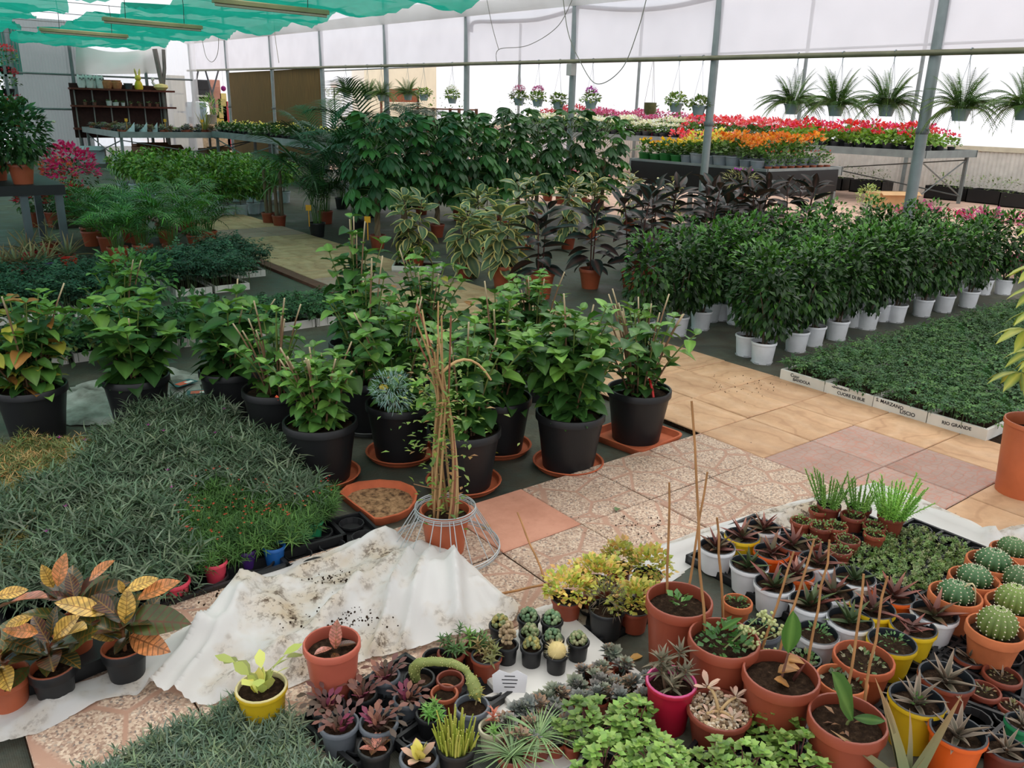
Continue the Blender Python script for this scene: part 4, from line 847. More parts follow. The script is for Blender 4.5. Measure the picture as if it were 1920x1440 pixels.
# crumpled grey ground sheet between the black pots
def sheet(name, label, px, mat, amp, f, z0, res=.035, bumps=(), col=(.8,) * 3, edge=.0, cat='sheet', ridges=(), kind=None):
    poly = [tuple(gp(x, y, z0)[:2]) for x, y in px]; A = np.array(poly); lo, hi = A.min(0) - res, A.max(0) + res
    nx, ny = int((hi[0] - lo[0]) / res) + 2, int((hi[1] - lo[1]) / res) + 2
    gx, gy = np.meshgrid(lo[0] + np.arange(nx) * res, lo[1] + np.arange(ny) * res, indexing='ij'); P = np.column_stack([gx.ravel(), gy.ravel()])
    ins = inpoly(P, poly)
    seg = np.full(len(P), 9.0)
    near = np.zeros((len(P), 2))
    for i in range(len(A)):
        a, b = A[i], A[(i + 1) % len(A)]; t = np.clip(((P - a) @ (b - a)) / ((b - a) @ (b - a)), 0, 1); q = a + t[:, None] * (b - a); d = np.linalg.norm(P - q, axis=1); m = d < seg; seg[m] = d[m]; near[m] = q[m]
    use = ins | (seg < res * .9); P = np.where((use & ~ins)[:, None], near, P)
    fade = np.clip(np.where(ins, seg, 0) / .10, 0, 1)
    def rid(P, ang, w): u = P @ np.array([math.cos(ang), math.sin(ang)]); v = P @ np.array([-math.sin(ang), math.cos(ang)]); return 1 - np.abs(np.sin(u * w + 1.1 * np.sin(v * w * .35)))
    z = amp * (rid(P, .4, f) ** 2 + .6 * rid(P, 1.5, f * 1.4) ** 2 + .35 * rid(P, 2.4, f * 2.6) ** 2) * (.35 + .65 * fade) + edge * fade
    for (bx, by, r, h) in bumps:
        c = gp(bx, by, z0 + h * .6)[:2]; d = np.linalg.norm(P - c, axis=1) / r; z += h * np.exp(-d ** 2 * 1.6)
    for (ax, ay, bx, by, w, h) in ridges:
        a, b = gp(ax, ay, z0 + h * .7)[:2], gp(bx, by, z0 + h * .7)[:2]; t = np.clip(((P - a) @ (b - a)) / ((b - a) @ (b - a)), 0, 1); d = np.linalg.norm(P - a - t[:, None] * (b - a), axis=1); z += h * np.maximum(0, 1 - d / w) ** 1.3
    V = np.column_stack([P, z0 + .002 + z]); idx = np.arange(nx * ny).reshape(nx, ny); Fq = np.stack([idx[:-1, :-1], idx[1:, :-1], idx[1:, 1:], idx[:-1, 1:]], -1).reshape(-1, 4); Fq = Fq[use[Fq].all(1)]
    mp = np.full(len(V), -1); uu = np.unique(Fq); mp[uu] = np.arange(len(uu)); mb = MB(); mb.add(V[uu], mp[Fq], col); return solo(mb.mesh(name, mat), name, label, cat, kind=kind)
def m_dirtyfleece():
    t = NT('dirty_fleece'); o = t.coord(); n1 = t.noise(3.2, o, 4, .6); n2 = t.noise(28, o, 4, .75)
    c = t.mix(t.ramp(n1.outputs[0], [(.48, (0,) * 3), (.68, (.85,) * 3)]), lin(232, 232, 230), lin(206, 184, 150))
    mk = t.math('MULTIPLY', t.ramp(n1.outputs[0], [(.5, (0,) * 3), (.64, (1,) * 3)]), t.ramp(n2.outputs[0], [(.5, (0,) * 3), (.6, (1,) * 3)]))
    c = t.mix(mk, c, lin(84, 64, 46)); p = t.bsdf(c, .55, .35)
    tr = t.n('ShaderNodeBsdfTranslucent'); t.l(c, tr.inputs[0]); mx = t.n('ShaderNodeMixShader'); mx.inputs[0].default_value = .25; t.l(p.outputs[0], mx.inputs[1]); t.l(tr.outputs[0], mx.inputs[2])
    tp = t.n('ShaderNodeBsdfTransparent'); m3 = t.n('ShaderNodeMixShader'); m3.inputs[0].default_value = .06; t.l(mx.outputs[0], m3.inputs[1]); t.l(tp.outputs[0], m3.inputs[2]); t.l(m3.outputs[0], t.out.inputs[0]); M['dirty_fleece'] = t.m
m_dirtyfleece()
def m_greysheet():
    t = NT('grey_sheet'); o = t.coord(); n1 = t.noise(5, o, 4, .6); t.bsdf(t.ramp(n1.outputs[0], [(.35, lin(92, 90, 82)), (.5, lin(150, 150, 142)), (.65, lin(186, 186, 180))]), .7, .3); M['grey_sheet'] = t.m
m_greysheet()
sheet('ground_sheet', 'wrinkled grey plastic sheet lying between the black hydrangea pots', [(105, 735), (190, 710), (320, 690), (380, 705), (375, 760), (300, 790), (200, 800), (110, 800)], 'grey_sheet', .03, 9, ZC, .04)
# leaflets
mb = MB(); bbox(mb, (-.07, -.04, 0), (.07, .04, .003), lin(40, 92, 96)); bbox(mb, (-.05, -.03, .003), (.03, .02, .0045), lin(226, 86, 48)); bbox(mb, (.0, -.03, .0045), (.05, .0, .006), lin(230, 230, 226)); LFL = mb.mesh('leaflet', 'plastic', False)
for (x, y, a, o) in [(345, 720, .4, 'next to the pot with few round leaves'), (375, 737, -.3, 'half under the needle-leaved bed')]:
    p = gp(x, y, ZC + .03); solo(LFL, 'leaflet', 'teal and orange printed plant card ' + o, 'card', (p[0], p[1], ZC + .035), a, group='printed plant cards')

# ------------------------------------------------------------------ tomato seedling trays
def tray_mesh(w, d, h, col):
    mb = MB(); t = .016; bbox(mb, (-w / 2, -d / 2, 0), (w / 2, d / 2, h * .3), col)
    for (x0, y0, x1, y1) in ((-w / 2, -d / 2, w / 2, -d / 2 + t), (-w / 2, d / 2 - t, w / 2, d / 2), (-w / 2, -d / 2 + t, -w / 2 + t, d / 2 - t), (w / 2 - t, -d / 2 + t, w / 2, d / 2 - t)): bevbox(mb, (x0, y0, 0), (x1, y1, h), col, .003)
    return mb.mesh('foam_tray', 'painted', False)
def traysoil(w, d, h): mb = MB(); mb.add([(-w / 2 + .016, -d / 2 + .016, h * .72), (w / 2 - .016, -d / 2 + .016, h * .72), (w / 2 - .016, d / 2 - .016, h * .72), (-w / 2 + .016, d / 2 - .016, h * .72)], [(0, 1, 2, 3)], (.1,) * 3); return mb.mesh('tray_soil', 'soil', False)
def tomleaf():      # compound leaf: five leaflets
    mb = MB(); tV, tF = blade(1.0, .62, 2, 'oval', .2, .3, 3)
    D = np.array([[1, 0, -.1], [.5, .9, 0], [.5, -.9, 0], [.3, 1, -.05], [.3, -1, -.05]]); Pp = np.array([[.55, 0, 0], [.4, 0, 0], [.4, 0, 0], [.15, 0, 0], [.15, 0, 0]]); S = np.array([.5, .38, .38, .3, .3]); n = 5
    V = np.einsum('nij,nkj->nki', frames(D), np.broadcast_to(tV, (n, len(tV), 3)) * S[:, None, None]) + Pp[:, None]; return V.reshape(-1, 3), (tF[None] + (np.arange(n) * len(tV))[:, None, None]).reshape(-1, 4)
TL = tomleaf()
def seedlings(w, d, n, z0, h, ll, cols, holes=()):
    P = np.column_stack([NR.uniform(-w / 2 - .01, w / 2 + .01, n), NR.uniform(-d / 2 - .01, d / 2 + .01, n), z0 + h * NR.uniform(.35, 1, n) ** .8])
    for (hx, hy, r) in holes: P = P[np.hypot(P[:, 0] - hx, P[:, 1] - hy) > r]
    n = len(P); P[:, 2] += lump(P, .012, 20); D = np.column_stack([NR.normal(0, 1, (n, 2)), NR.uniform(-.3, .6, n)]); mb = MB(); batch(mb, *TL, frames(D, roll=NR.uniform(-.4, .4, n)), P, vary(pick(cols, n), n, .22), ll * NR.uniform(.7, 1.2, n))
    m = n // 6; Q = P[:m]
    for q in Q: tube(mb, [(q[0], q[1], z0), (q[0] + R.uniform(-.01, .01), q[1], q[2])], .0018, lin(84, 104, 66), 3, cap=False)
    return mb.mesh('seedlings', 'mattleaf')
TW, TD, TH = .50, .315, .062
FT = tray_mesh(TW, TD, TH, lin(222, 220, 212)); FS = traysoil(TW, TD, TH); FT2 = tray_mesh(TW, TD, .095, lin(226, 224, 216)); FS2 = traysoil(TW, TD, .11)
TG = [lin(62, 96, 50), lin(50, 82, 46), lin(80, 116, 60), lin(58, 96, 58)]
TG2 = [lin(54, 88, 66), lin(44, 76, 58), lin(70, 104, 76)]
SDR = [seedlings(TW, TD, 520, .045, .085, .055, TG, h) for h in ((), ((-.12, 0, .06),), ((.2, .1, .05), (-.2, -.1, .04)), ())]
SDL = [seedlings(TW + .10, TD + .12, 560, .02, .27, .085, TG2) for _ in range(3)]
SDM = [seedlings(TW + .08, TD + .10, 460, .01, .17, .075, [lin(58, 96, 62), lin(76, 116, 70)]) for _ in range(2)]
# block on the path corner: long side along X, four trays across Y at the path edge
y0 = 1.67; x0 = 4.46; FRONT = ['written CUOR BANDOLA', 'with a crossed-out line above CUORE DI BUE', 'written S. MARZANO LISCIO', 'written RIO GRANDE']
def textmesh(s, size):
    cu = bpy.data.curves.new('ink', 'FONT'); cu.body = s; cu.size = size; cu.align_x = 'CENTER'; cu.align_y = 'CENTER'; cu.offset = .0006; o = bpy.data.objects.new('ink', cu); COL.objects.link(o)
    dg = bpy.context.evaluated_depsgraph_get(); me = bpy.data.meshes.new_from_object(o.evaluated_get(dg)); bpy.data.objects.remove(o); me.materials.clear(); me.materials.append(M['ink']); return me
def m_ink(): t = NT('ink'); t.bsdf(lin(34, 34, 40), .7, .2); M['ink'] = t.m
m_ink()
def face_x(y, z, rot=0.0): return Matrix.Translation((-TW / 2 - .0012, y, z + .034)) @ Euler((PI / 2 + 0, 0, -PI / 2)).to_matrix().to_4x4() @ Matrix.Rotation(rot, 4, 'Z')
for c in range(7):
    for rr in range(4):
        k = 3 - rr                                   # k = 0 is the tray farthest along Y at the path edge
        if c == 6 and rr == 0: continue
        lx, ly = x0 + TW / 2 + c * (TW + .008), y0 + TD / 2 + rr * (TD + .004); parts = [P_('tray', FT2), P_('soil', FS2), P_('seedlings', SDR[(c * 3 + rr) % 4], I4((0, 0, .033)), kind='stuff')]
        if c == 0:
            tx = {0: [('Cuor', .05, .040, .03), ('BANDOLA', .0, .018, .026)], 1: [('CUORE DI BUE', -.02, .018, .027)], 2: [('S. MARZANO', .06, .042, .028), ('LISCIO', -.05, .018, .030)], 3: [('RIO GRANDE', .0, .032, .026)]}[k]
            for (s, yy, zz, sz) in tx: parts.append(P_('handwriting', textmesh(s, sz), face_x(yy, zz, R.uniform(-.06, .06))))
            if k == 1:
                mb = MB(); [tube(mb, [(-TW / 2 - .001, .11 - j * .012, .080 + .004 * (j % 2)), (-TW / 2 - .001, .09 - j * .012, .075 + .004 * (j % 2))], .0022, lin(30, 30, 34), 4) for j in range(8)]; parts.append(P_('handwriting', mb.mesh('scribble', 'ink'), label='crossed-out scribble'))
            lab = f'white foam seedling tray {FRONT[k]} at the path edge'
        else: lab = f'foam tray of tomato seedlings, {ORD[c - 1]} behind the tray {["CUOR BANDOLA", "CUORE DI BUE", "S. MARZANO", "RIO GRANDE"][k]}'
        spawn(parts, 'seedling_tray', lab, 'tray', (lx, ly, ZC), R.uniform(-.006, .006), group='tomato seedling trays by the figs')
def m_one(): pass
# trays beyond the hydrangeas
rows = [(2.86, 8.15, 'L'), (2.86, 8.68, 'L'), (2.5, 7.62, 'L'), (2.5, 8.15, 'L'), (2.16, 7.62, 'L'), (2.16, 8.15, 'L'), (1.3, 7.3, 'L'), (1.3, 7.85, 'L'), (.95, 7.3, 'L'), (.95, 7.85, 'L'), (.6, 7.3, 'L'), (.6, 7.85, 'L'), (.25, 7.3, 'L'), (-.1, 7.3, 'L'), (2.75, 6.05, 'M'), (2.42, 6.05, 'M'), (2.08, 6.0, 'M'), (1.74, 6.0, 'M'), (1.4, 6.0, 'M'), (1.05, 6.0, 'M'), (.7, 6.0, 'M')]
LB1 = ['at the kerb with its white side showing'] + [ORD[i] + ' from the kerb, tall block below palms' for i in range(1, 14)] + [ORD[i] + ' from the path, low row behind hydrangeas' for i in range(7)]
for j, (x, y, k) in enumerate(rows):
    spawn([P_('tray', FT), P_('soil', FS), P_('seedlings', (SDL if k == 'L' else SDM)[j % (3 if k == 'L' else 2)], kind='stuff')], 'seedling_tray', 'white foam tray of bushy tomato plants, ' + LB1[j], 'tray', (x, y, ZC), PI / 2, group='tomato trays behind the hydrangeas')
# lone tray across the path
p = gp(783, 500, .03); n = 130
mb = crown('s', n, ellip(.22, .09, .13, .2, -.2), *L_RND, vary(pick([lin(116, 158, 66), lin(96, 140, 56), lin(176, 180, 70)], n, [.5, .4, .1]), n), 'leaf', (-.2, .6), (.045, .07))
spawn([P_('tray', FT), P_('soil', FS), P_('seedlings', mb.mesh('s', 'leaf'), kind='stuff')], 'seedling_tray', 'white foam tray of light green round-leaved seedlings lying on the path', 'tray', (p[0], p[1], 0), -.62, group=None)
# low mixed green between seedlings and hydrangeas
def bush(name, label, px, rx, rz, n, cols, ls, cat='plant', z0=ZC, T=L_RND, mat='leaf', cp=None, group=None, parts0=(), zc=None):
    p = gp(*px, z0); mb = crown(name, n, ellip(rx, rz, rz if zc is None else zc, .3, -.6, lumps=5), *T, vary(pick(cols, n, cp), n), mat, (-.4, .6), ls)
    return spawn(list(parts0) + [P_('foliage', mb.mesh(name, mat), kind='stuff')], name, label, cat, (p[0], p[1], z0), 0, group=group)
bush('nettle_like_seedling', 'light green bushy plant between the two tall tomato blocks', (250, 560), .42, .20, 420, [lin(92, 134, 62), lin(74, 116, 54)], (.05, .085), T=L_SM)
bush('nettle_like_seedling', 'fresh green low plants between yellowing and broad-leaved hydrangea', (140, 690), .30, .20, 360, [lin(82, 124, 60), lin(64, 104, 52), lin(110, 120, 60)], (.05, .08), T=L_SM)
bush('nettle_like_seedling', 'low green plants in the shade behind the hydrangea with few leaves', (360, 640), .45, .16, 420, [lin(70, 108, 60), lin(56, 92, 52)], (.05, .08), T=L_SM)

# ------------------------------------------------------------------ aloes and the black bench at the frame side
for j, (x, y, c, o) in enumerate([(128, 478, lin(214, 48, 34), 'red pot standing apart'), (32, 497, lin(200, 40, 34), 'bright red pot'), (62, 497, lin(168, 40, 110), 'magenta pot'), (88, 490, lin(74, 44, 120), 'purple pot'), (5, 498, lin(190, 44, 36), 'red pot cut by the frame edge'), (52, 470, lin(150, 40, 36), 'dark red pot behind the magenta one')]):
    pp, z = pot(.085, .065, .13, c, .015, .004); loc, _ = rimpos(x, y, 1, .13, ZC); spawn(pp + rosette(700 + j, 15, ALO, z, 1.05, (.5, 2.8), rr=.012), 'potted_aloe', f'spiky grey-green aloe in a {o}', 'plant', loc, R.uniform(0, 6), group='aloes beside the tomato trays')
pp, z = pot(.09, .07, .14, TERRA2, .015, .004); SPL = [swordmesh('spider_leaf', .22, .018, lin(140, 156, 96), lin(200, 200, 150), .6 + .4 * v, 'leaf', .2, lin(220, 216, 170), False, 'strap') for v in range(2)]
parts = pp + rosette(730, 20, SPL, z, 1.0, (.5, 2.4)); 
for k in range(4):
    a = k * 1.5; e = (math.cos(a) * .25, math.sin(a) * .25, z + .22 - .05 * k); parts.append(stem_part(curve((0, 0, z), (e[0] * .4, e[1] * .4, z + .4), e, 7), .003, .002, lin(170, 160, 100), 'runner')); parts += rosette(740 + k, 9, SPL, e[2], .5, (.3, 1.6), e[:2])
p = gp(95, 478, ZC); spawn(parts, 'spider_plant', 'pale striped spider plant with offsets in front of the bench leg', 'plant', p)
mb = MB(); bbox(mb, (-1.3, 9.75, .645), (1.66, 11.3, .745), BLACK * 1.2); BT = mb.mesh('bench_top', 'painted', False); parts = [P_('top', BT)]
for (x, y) in ((1.60, 9.82), (1.28, 9.82), (1.60, 11.2), (-.2, 9.82), (-.2, 11.2)):
    mb = MB(); bbox(mb, (x - .035, y - .035, ZC), (x + .035, y + .035, .645), lin(92, 104, 108)); parts.append(P_('leg', mb.mesh('leg', 'metal', False)))
spawn(parts, 'plant_bench', 'black-topped plant bench with grey steel legs beside the palms', 'bench', (0, 0, 0))
LAN = [lin(62, 96, 50), lin(50, 82, 46), lin(80, 116, 60)]
def lantana(seed, fl, H=.42, rx=.31):
    pp, z = pot(.10, .075, .165, TERRA, .022, .005); n = 850; g = vary(pick(LAN, n), n); mb = crown('f', n, ellip(rx, H * .56, z + H * .5, .35, lumps=6), *L_SM, g, 'leaf', (-.5, .6), (.055, .085)); parts = pp + [P_('foliage', mb.mesh('foliage', 'leaf'), kind='stuff')]
    mb = MB()
    for k in range(9): d = sph(1, -.1)[0] * np.array([rx, rx, H * .5]); [ball(mb, (d[0] + R.uniform(-.015, .015), d[1] + R.uniform(-.015, .015), d[2] + z + H * .52), .011, fl, 5, 3) for _ in range(3)]
    parts.append(P_('blossoms', mb.mesh('blossoms', 'petal'))); return parts
for j, (x, y, c, o) in enumerate([(.9, 9.95, lin(226, 120, 50), 'bench corner with a white flower beside'), (1.32, 9.98, lin(236, 232, 210), 'at the end of the black bench'), (.45, 10.0, lin(226, 120, 50), 'third from the end of the black bench'), (.65, 10.45, lin(226, 130, 60), 'in the second line on the black bench'), (1.15, 10.5, lin(226, 110, 60), 'behind the end pot on the black bench'), (.0, 10.1, lin(226, 120, 50), 'at the frame edge on the black bench'), (.3, 10.7, lin(226, 120, 50), 'highest on the black bench')]):
    spawn(lantana(760 + j, c, .58 if j != 6 else .72), 'flowering_shrub', 'dark leafy shrub with tiny blossoms, ' + o, 'plant', (x, y, .745), R.uniform(0, 6), 1.2, group='shrubs on the black bench')
def bougain(H, rx, fcol, nf, z0=0.0):
    pp, z = pot(.12, .09, .2, TERRA2, .02, .004); n = 300; parts = list(pp); mb = crown('f', n, ellip(rx, H * .5, z + H * .5, .3, lumps=5), *L_SM, vary(pick([lin(70, 100, 52), lin(56, 86, 46)], n), n), 'leaf', (-.4, .5), (.045, .07)); parts.append(P_('foliage', mb.mesh('foliage', 'leaf'), kind='stuff'))
    mb = crown('b', nf, ellip(rx * 1.05, H * .52, z + H * .55, .75, -.2, lumps=4), *L_RND, vary(pick(fcol, nf), nf, .15), 'petal', (-.3, .8), (.045, .07)); parts.append(P_('blossoms', mb.mesh('blossoms', 'petal'), kind='stuff')); return parts
spawn(bougain(.80, .36, [lin(226, 40, 130), lin(206, 30, 110), lin(236, 80, 150)], 420), 'bougainvillea', 'magenta flowering bougainvillea behind the black bench', 'plant', (2.28, 12.6, .06), 0)
mb = MB(); bbox(mb, (1.9, 12.2, ZC), (2.75, 13.6, .06), lin(70, 60, 52)); solo(mb.mesh('low_stand', 'wood', False), 'low_stand', 'low dark stand carrying the bougainvilleas', 'stand')
spawn(bougain(.6, .26, [lin(230, 110, 80), lin(236, 140, 90), lin(226, 70, 110)], 200), 'bougainvillea', 'coral orange bougainvillea next to the magenta one', 'plant', (2.2, 13.2, .06), 0)
for j, (x, y) in enumerate([(105, 425), (65, 425), (130, 420), (150, 415)]):
    p = gp(x, y, ZC); spawn(bougain(.34, .2, [lin(206, 40, 70), lin(220, 60, 90)], 110), 'red_geranium', f'crimson flowering plant under the black bench, {ORD[j]} from the bench leg', 'plant', p, j, group='crimson plants under the bench')
# ------------------------------------------------------------------ sheets in front
sheet('fleece_sheet', 'crumpled white plastic fleece heaped over the terrazzo paving', [(-30, 1400), (70, 1378), (190, 1318), (240, 1305), (390, 1326), (440, 1312), (520, 1300), (600, 1270), (700, 1238), (800, 1218), (900, 1196), (965, 1168), (985, 1150), (935, 1120), (880, 1085), (868, 1060), (845, 1035), (790, 1025), (745, 1012), (727, 1005), (640, 1030), (560, 1052), (450, 1090), (385, 1150), (330, 1190), (270, 1235), (180, 1275), (60, 1310), (-30, 1335)],
      'dirty_fleece', .030, 9, .0, .014, bumps=[(790, 1080, .26, .10), (830, 1130, .16, .06), (480, 1130, .13, .07), (700, 1030, .10, .04)], ridges=[(455, 1090, 250, 1320, .05, .07), (480, 1100, 300, 1330, .05, .05), (740, 1075, 430, 1280, .06, .05), (745, 1015, 560, 1065, .05, .04), (850, 1060, 860, 1170, .04, .06), (770, 1070, 700, 1210, .03, .05), (810, 1060, 760, 1200, .03, .04), (900, 1110, 985, 1150, .04, .04), (660, 1120, 560, 1240, .05, .04)])
sheet('fleece_strip', 'pale dirty fleece strip laid along the edge of the succulent bed', [(950, 1215), (985, 1150), (1075, 1120), (1100, 1092), (1240, 1022), (1345, 985), (1440, 955), (1560, 925), (1640, 905), (1700, 925), (1760, 950), (1860, 1000), (1900, 988), (1970, 975), (1970, 1050), (1880, 1045), (1780, 1010), (1690, 985), (1600, 975), (1440, 1010), (1300, 1065), (1180, 1150), (1100, 1200), (1040, 1240)],
      'dirty_fleece', .014, 7, .0, .025, ridges=[(1240, 1030, 1640, 912, .05, .035), (1660, 925, 1860, 1005, .05, .035), (1860, 1003, 1960, 990, .05, .04)])
sheet('weed_cloth', 'dark worn ground cloth under the succulent pots', [(1040, 1235), (1100, 1195), (1180, 1145), (1300, 1060), (1440, 1005), (1600, 970), (1690, 980), (1790, 1015), (1970, 1050), (2100, 1500), (560, 1500), (700, 1290), (900, 1240)], 'cloth', .002, 9, .001, .04)
sheet('fleece_corner', 'small torn fleece piece beside the needle-leaved seedlings', [(170, 1450), (200, 1425), (270, 1400), (330, 1385), (420, 1370), (440, 1460), (180, 1470)], 'dirty_fleece', .006, 9, .0, .03)
# ------------------------------------------------------------------ climber in the wire cage
loc, r = rimpos(835, 955, 82, .17, .0); pp, z = pot(.092, .07, .17, TERRA * 1.1, .022, .005)
parts = list(pp); rr = random.Random(9)
for k in range(17):
    a = rr.uniform(0, 6.28); b = (math.cos(a) * .045, math.sin(a) * .045, z - .02); m1 = (math.cos(a + .6) * .06, math.sin(a + .6) * .06, z + .22); m2 = (-.01 + math.cos(a + 1.2) * .02, math.sin(a + 1.2) * .02, z + .46); e = (-.03 + rr.uniform(-.07, .07), rr.uniform(-.07, .07), z + rr.uniform(.55, .82))
    pts = np.vstack([curve(b, m1, m2, 6), curve(m2, ((m2[0] + e[0]) / 2, (m2[1] + e[1]) / 2, (m2[2] + e[2]) / 2), e, 5)[1:]]); parts.append(stem_part(pts, .0048, .003, lin(*rr.choice([(176, 140, 96), (150, 112, 76), (190, 158, 112), (140, 88, 66)])), 'twisted_stem', 6))
parts.append(stem_part(curve((-.02, 0, z + .56), (.10, 0, z + .66), (.20, 0, z + .50), 8), .006, .004, lin(196, 160, 112), 'twisted_stem', 6)); parts.append(stem_part(curve((-.03, 0, z + .12), (-.10, -.05, z + .16), (-.17, -.06, z + .20), 6), .003, .0015, lin(150, 116, 84), 'twisted_stem', 5))
n = 520; P = np.column_stack([NR.normal(-.02, .05, n), NR.normal(0, .05, n), z + NR.uniform(.0, .62, n)]); P[n // 2:, 2] = z + NR.normal(.48, .12, n - n // 2); P[n // 2:, :2] *= 1.7
mb = MB(); batch(mb, *L_SM, frames(np.column_stack([NR.normal(0, 1, (n, 2)), NR.uniform(-.2, .8, n)])), P, vary(pick([lin(112, 148, 62), lin(140, 164, 76), lin(90, 124, 52), lin(170, 130, 80)], n, [.4, .3, .2, .1]), n), NR.uniform(.016, .038, n)); parts.append(P_('foliage', mb.mesh('foliage', 'leaf'), kind='stuff'))
n = 700; mb = crown('jun', n, ellip(.085, .075, 0, .1, lumps=4), *L_NRW, vary(pick([lin(120, 150, 146), lin(98, 130, 124), lin(140, 164, 156)], n), n), 'mattleaf', (-.3, .6), (.014, .028)); parts.append(P_('juniper_sprig', mb.mesh('juniper_sprig', 'mattleaf'), I4((-.16, .10, z + .50)), kind='stuff', label='blue-grey conifer-like tuft'))
spawn(parts, 'caged_climber', 'leggy twisted climber in a terracotta pot inside a wire cage', 'plant', loc, 0)
mb = MB(); ct = (0, 0)
def ring(r, z, n=40): a = np.linspace(0, 2 * PI, n); return np.stack([r * np.cos(a), r * np.sin(a), np.full(n, z)], 1)
GW = lin(186, 192, 194); parts = []
for k in range(4): mb = MB(); tube(mb, ring(.112 + .002 * (k % 2), .185 - .008 * k), .0022, GW, 5); parts.append(P_('top_ring', mb.mesh('top_ring', 'metal')))
for k in range(3): mb = MB(); tube(mb, ring(.205 + .002 * (k % 2), .012 + .008 * k), .0024, GW, 5); parts.append(P_('bottom_ring', mb.mesh('bottom_ring', 'metal')))
mb = MB(); tube(mb, [(.113, 0, .175), (.205, 0, .02)], .0018, GW, 5); WM = mb.mesh('wire', 'metal')
for k in range(30):
    if k % 6 < 5: parts.append(P_('wire', WM, Matrix.Rotation(2 * PI * k / 30 + .04 * (k % 3), 4, 'Z')))
spawn(parts, 'wire_cage', 'conical galvanised wire cage around the terracotta climber pot', 'cage', (loc[0], loc[1], 0))

# ------------------------------------------------------------------ crotons
def leaf3(bp, tp, D, col, wk=1.0, dz=.0):
    b = atd(*bp, D + R.uniform(-.02, .02)); t = atd(*tp, D + dz); d = t - b; L = np.linalg.norm(d); return b, d / L, L, col
CR = [((232, 1210, 78), [((197, 1152), (107, 1122), 'yellow', -.03), ((236, 1108), (294, 1080), 'yellow', .02), ((230, 1112), (225, 1090), 'yellow', .0), ((258, 1125), (333, 1082), 'orange', .04), ((225, 1165), (348, 1160), 'green', -.03), ((243, 1192), (308, 1218), 'orange', -.09), ((215, 1200), (156, 1172), 'yellow', -.05), ((225, 1165), (262, 1110), 'green', .03), ((250, 1180), (300, 1115), 'dark', .07), ((225, 1200), (160, 1150), 'dark', .02), ((235, 1170), (190, 1110), 'dark', .08), ((215, 1150), (165, 1110), 'wine', .05), ((235, 1195), (215, 1222), 'dark', -.06), ((235, 1170), (240, 1105), 'yellow', .0)], 'with the orange leaf over its rim, beside the fleece'),
      ((97, 1248, 78), [((128, 1215), (162, 1178), 'green', -.05), ((100, 1200), (136, 1155), 'yellow', -.02), ((105, 1205), (150, 1162), 'yellow', -.05), ((85, 1220), (25, 1195), 'dark', -.03), ((80, 1230), (20, 1200), 'green', -.06), ((90, 1225), (85, 1260), 'green', -.08), ((95, 1220), (150, 1240), 'dark', -.06), ((90, 1205), (60, 1150), 'wine', .04), ((95, 1195), (100, 1140), 'dark', .04)], 'in the middle of the black tray edge'),
      ((8, 1262, 80), [((0, 1140), (82, 1100), 'pink', -.02), ((-10, 1120), (52, 1102), 'yellow', .05), ((62, 1156), (8, 1172), 'yellow', -.05), ((72, 1186), (10, 1178), 'orange', -.06), ((0, 1250), (12, 1285), 'yellow', -.1), ((55, 1250), (10, 1290), 'green', -.08), ((10, 1200), (60, 1170), 'dark', .0), ((0, 1200), (-40, 1150), 'wine', .0), ((15, 1200), (70, 1215), 'dark', -.04)], 'with the pink leaf at the frame edge'),
      ((135, 1165, 70), [((108, 1100), (118, 1038), 'orange', .0), ((100, 1102), (80, 1062), 'yellow', -.02), ((167, 1090), (207, 1047), 'orange', .0), ((150, 1120), (166, 1080), 'wine', -.02), ((130, 1120), (75, 1115), 'wine', -.02), ((130, 1130), (90, 1150), 'dark', -.03), ((145, 1130), (200, 1110), 'dark', .03), ((150, 1130), (240, 1085), 'dark', .06), ((140, 1125), (130, 1070), 'wine', .04), ((150, 1140), (190, 1150), 'dark', -.02)], 'standing behind the others with upright brown-yellow leaves')]
for j, ((cx, cy, w), lv, o) in enumerate(CR):
    loc, r = rimpos(cx, cy, w, .105, .0); pp, z = pot(r, r * .78, .105, BLACK if j < 2 else TERRA, .03, .003, TERRA if j < 2 else None, soil=.8); D = loc @ FH; parts = list(pp)
    rl = random.Random(j)
    for (b, t, c, dz) in lv:
        B, d, L, c = leaf3(b, t, D, c, dz=dz); up = -ray(*t) + np.array([0, 0, .8]) + np.array([rl.uniform(-.5, .5), rl.uniform(-.5, .5), 0]); parts.append(P_('leaf', CRO[c], I4(B - loc, F1(d, rl.uniform(-.35, .35), up), L)))
    c0 = np.array([0, 0, z]); parts.append(stem_part(curve(c0 - [0, 0, .02], c0 + [.005, 0, .04], c0 + [0, .01, .09], 4), .006, .005, lin(120, 80, 50)))
    for k in range(7):
        a = k * .9 + j; d = np.array([math.cos(a), math.sin(a), rl.uniform(.2, 1.0)]); parts.append(P_('leaf', CRO[rl.choice(['dark', 'dark', 'wine', 'green'])], I4(c0 + [0, 0, .02 + .01 * k], F1(d, rl.uniform(-.3, .3)), rl.uniform(.10, .15))))
    spawn(parts, 'potted_croton', 'bronze and yellow croton ' + o, 'plant', loc, 0, group='crotons')
mb = MB(); tr = [gp(x, y, .03)[:2] for x, y in ((-60, 1330), (135, 1268), (290, 1205), (250, 1150), (100, 1180), (-60, 1210))]
V = [(x, y, .004) for x, y in tr] + [(x, y, .05) for x, y in tr]; n = 6; c = np.mean(tr, 0); Vi = [(*(c + (np.array(p) - c) * .93), .05) for p in tr] + [(*(c + (np.array(p) - c) * .93), .012) for p in tr]
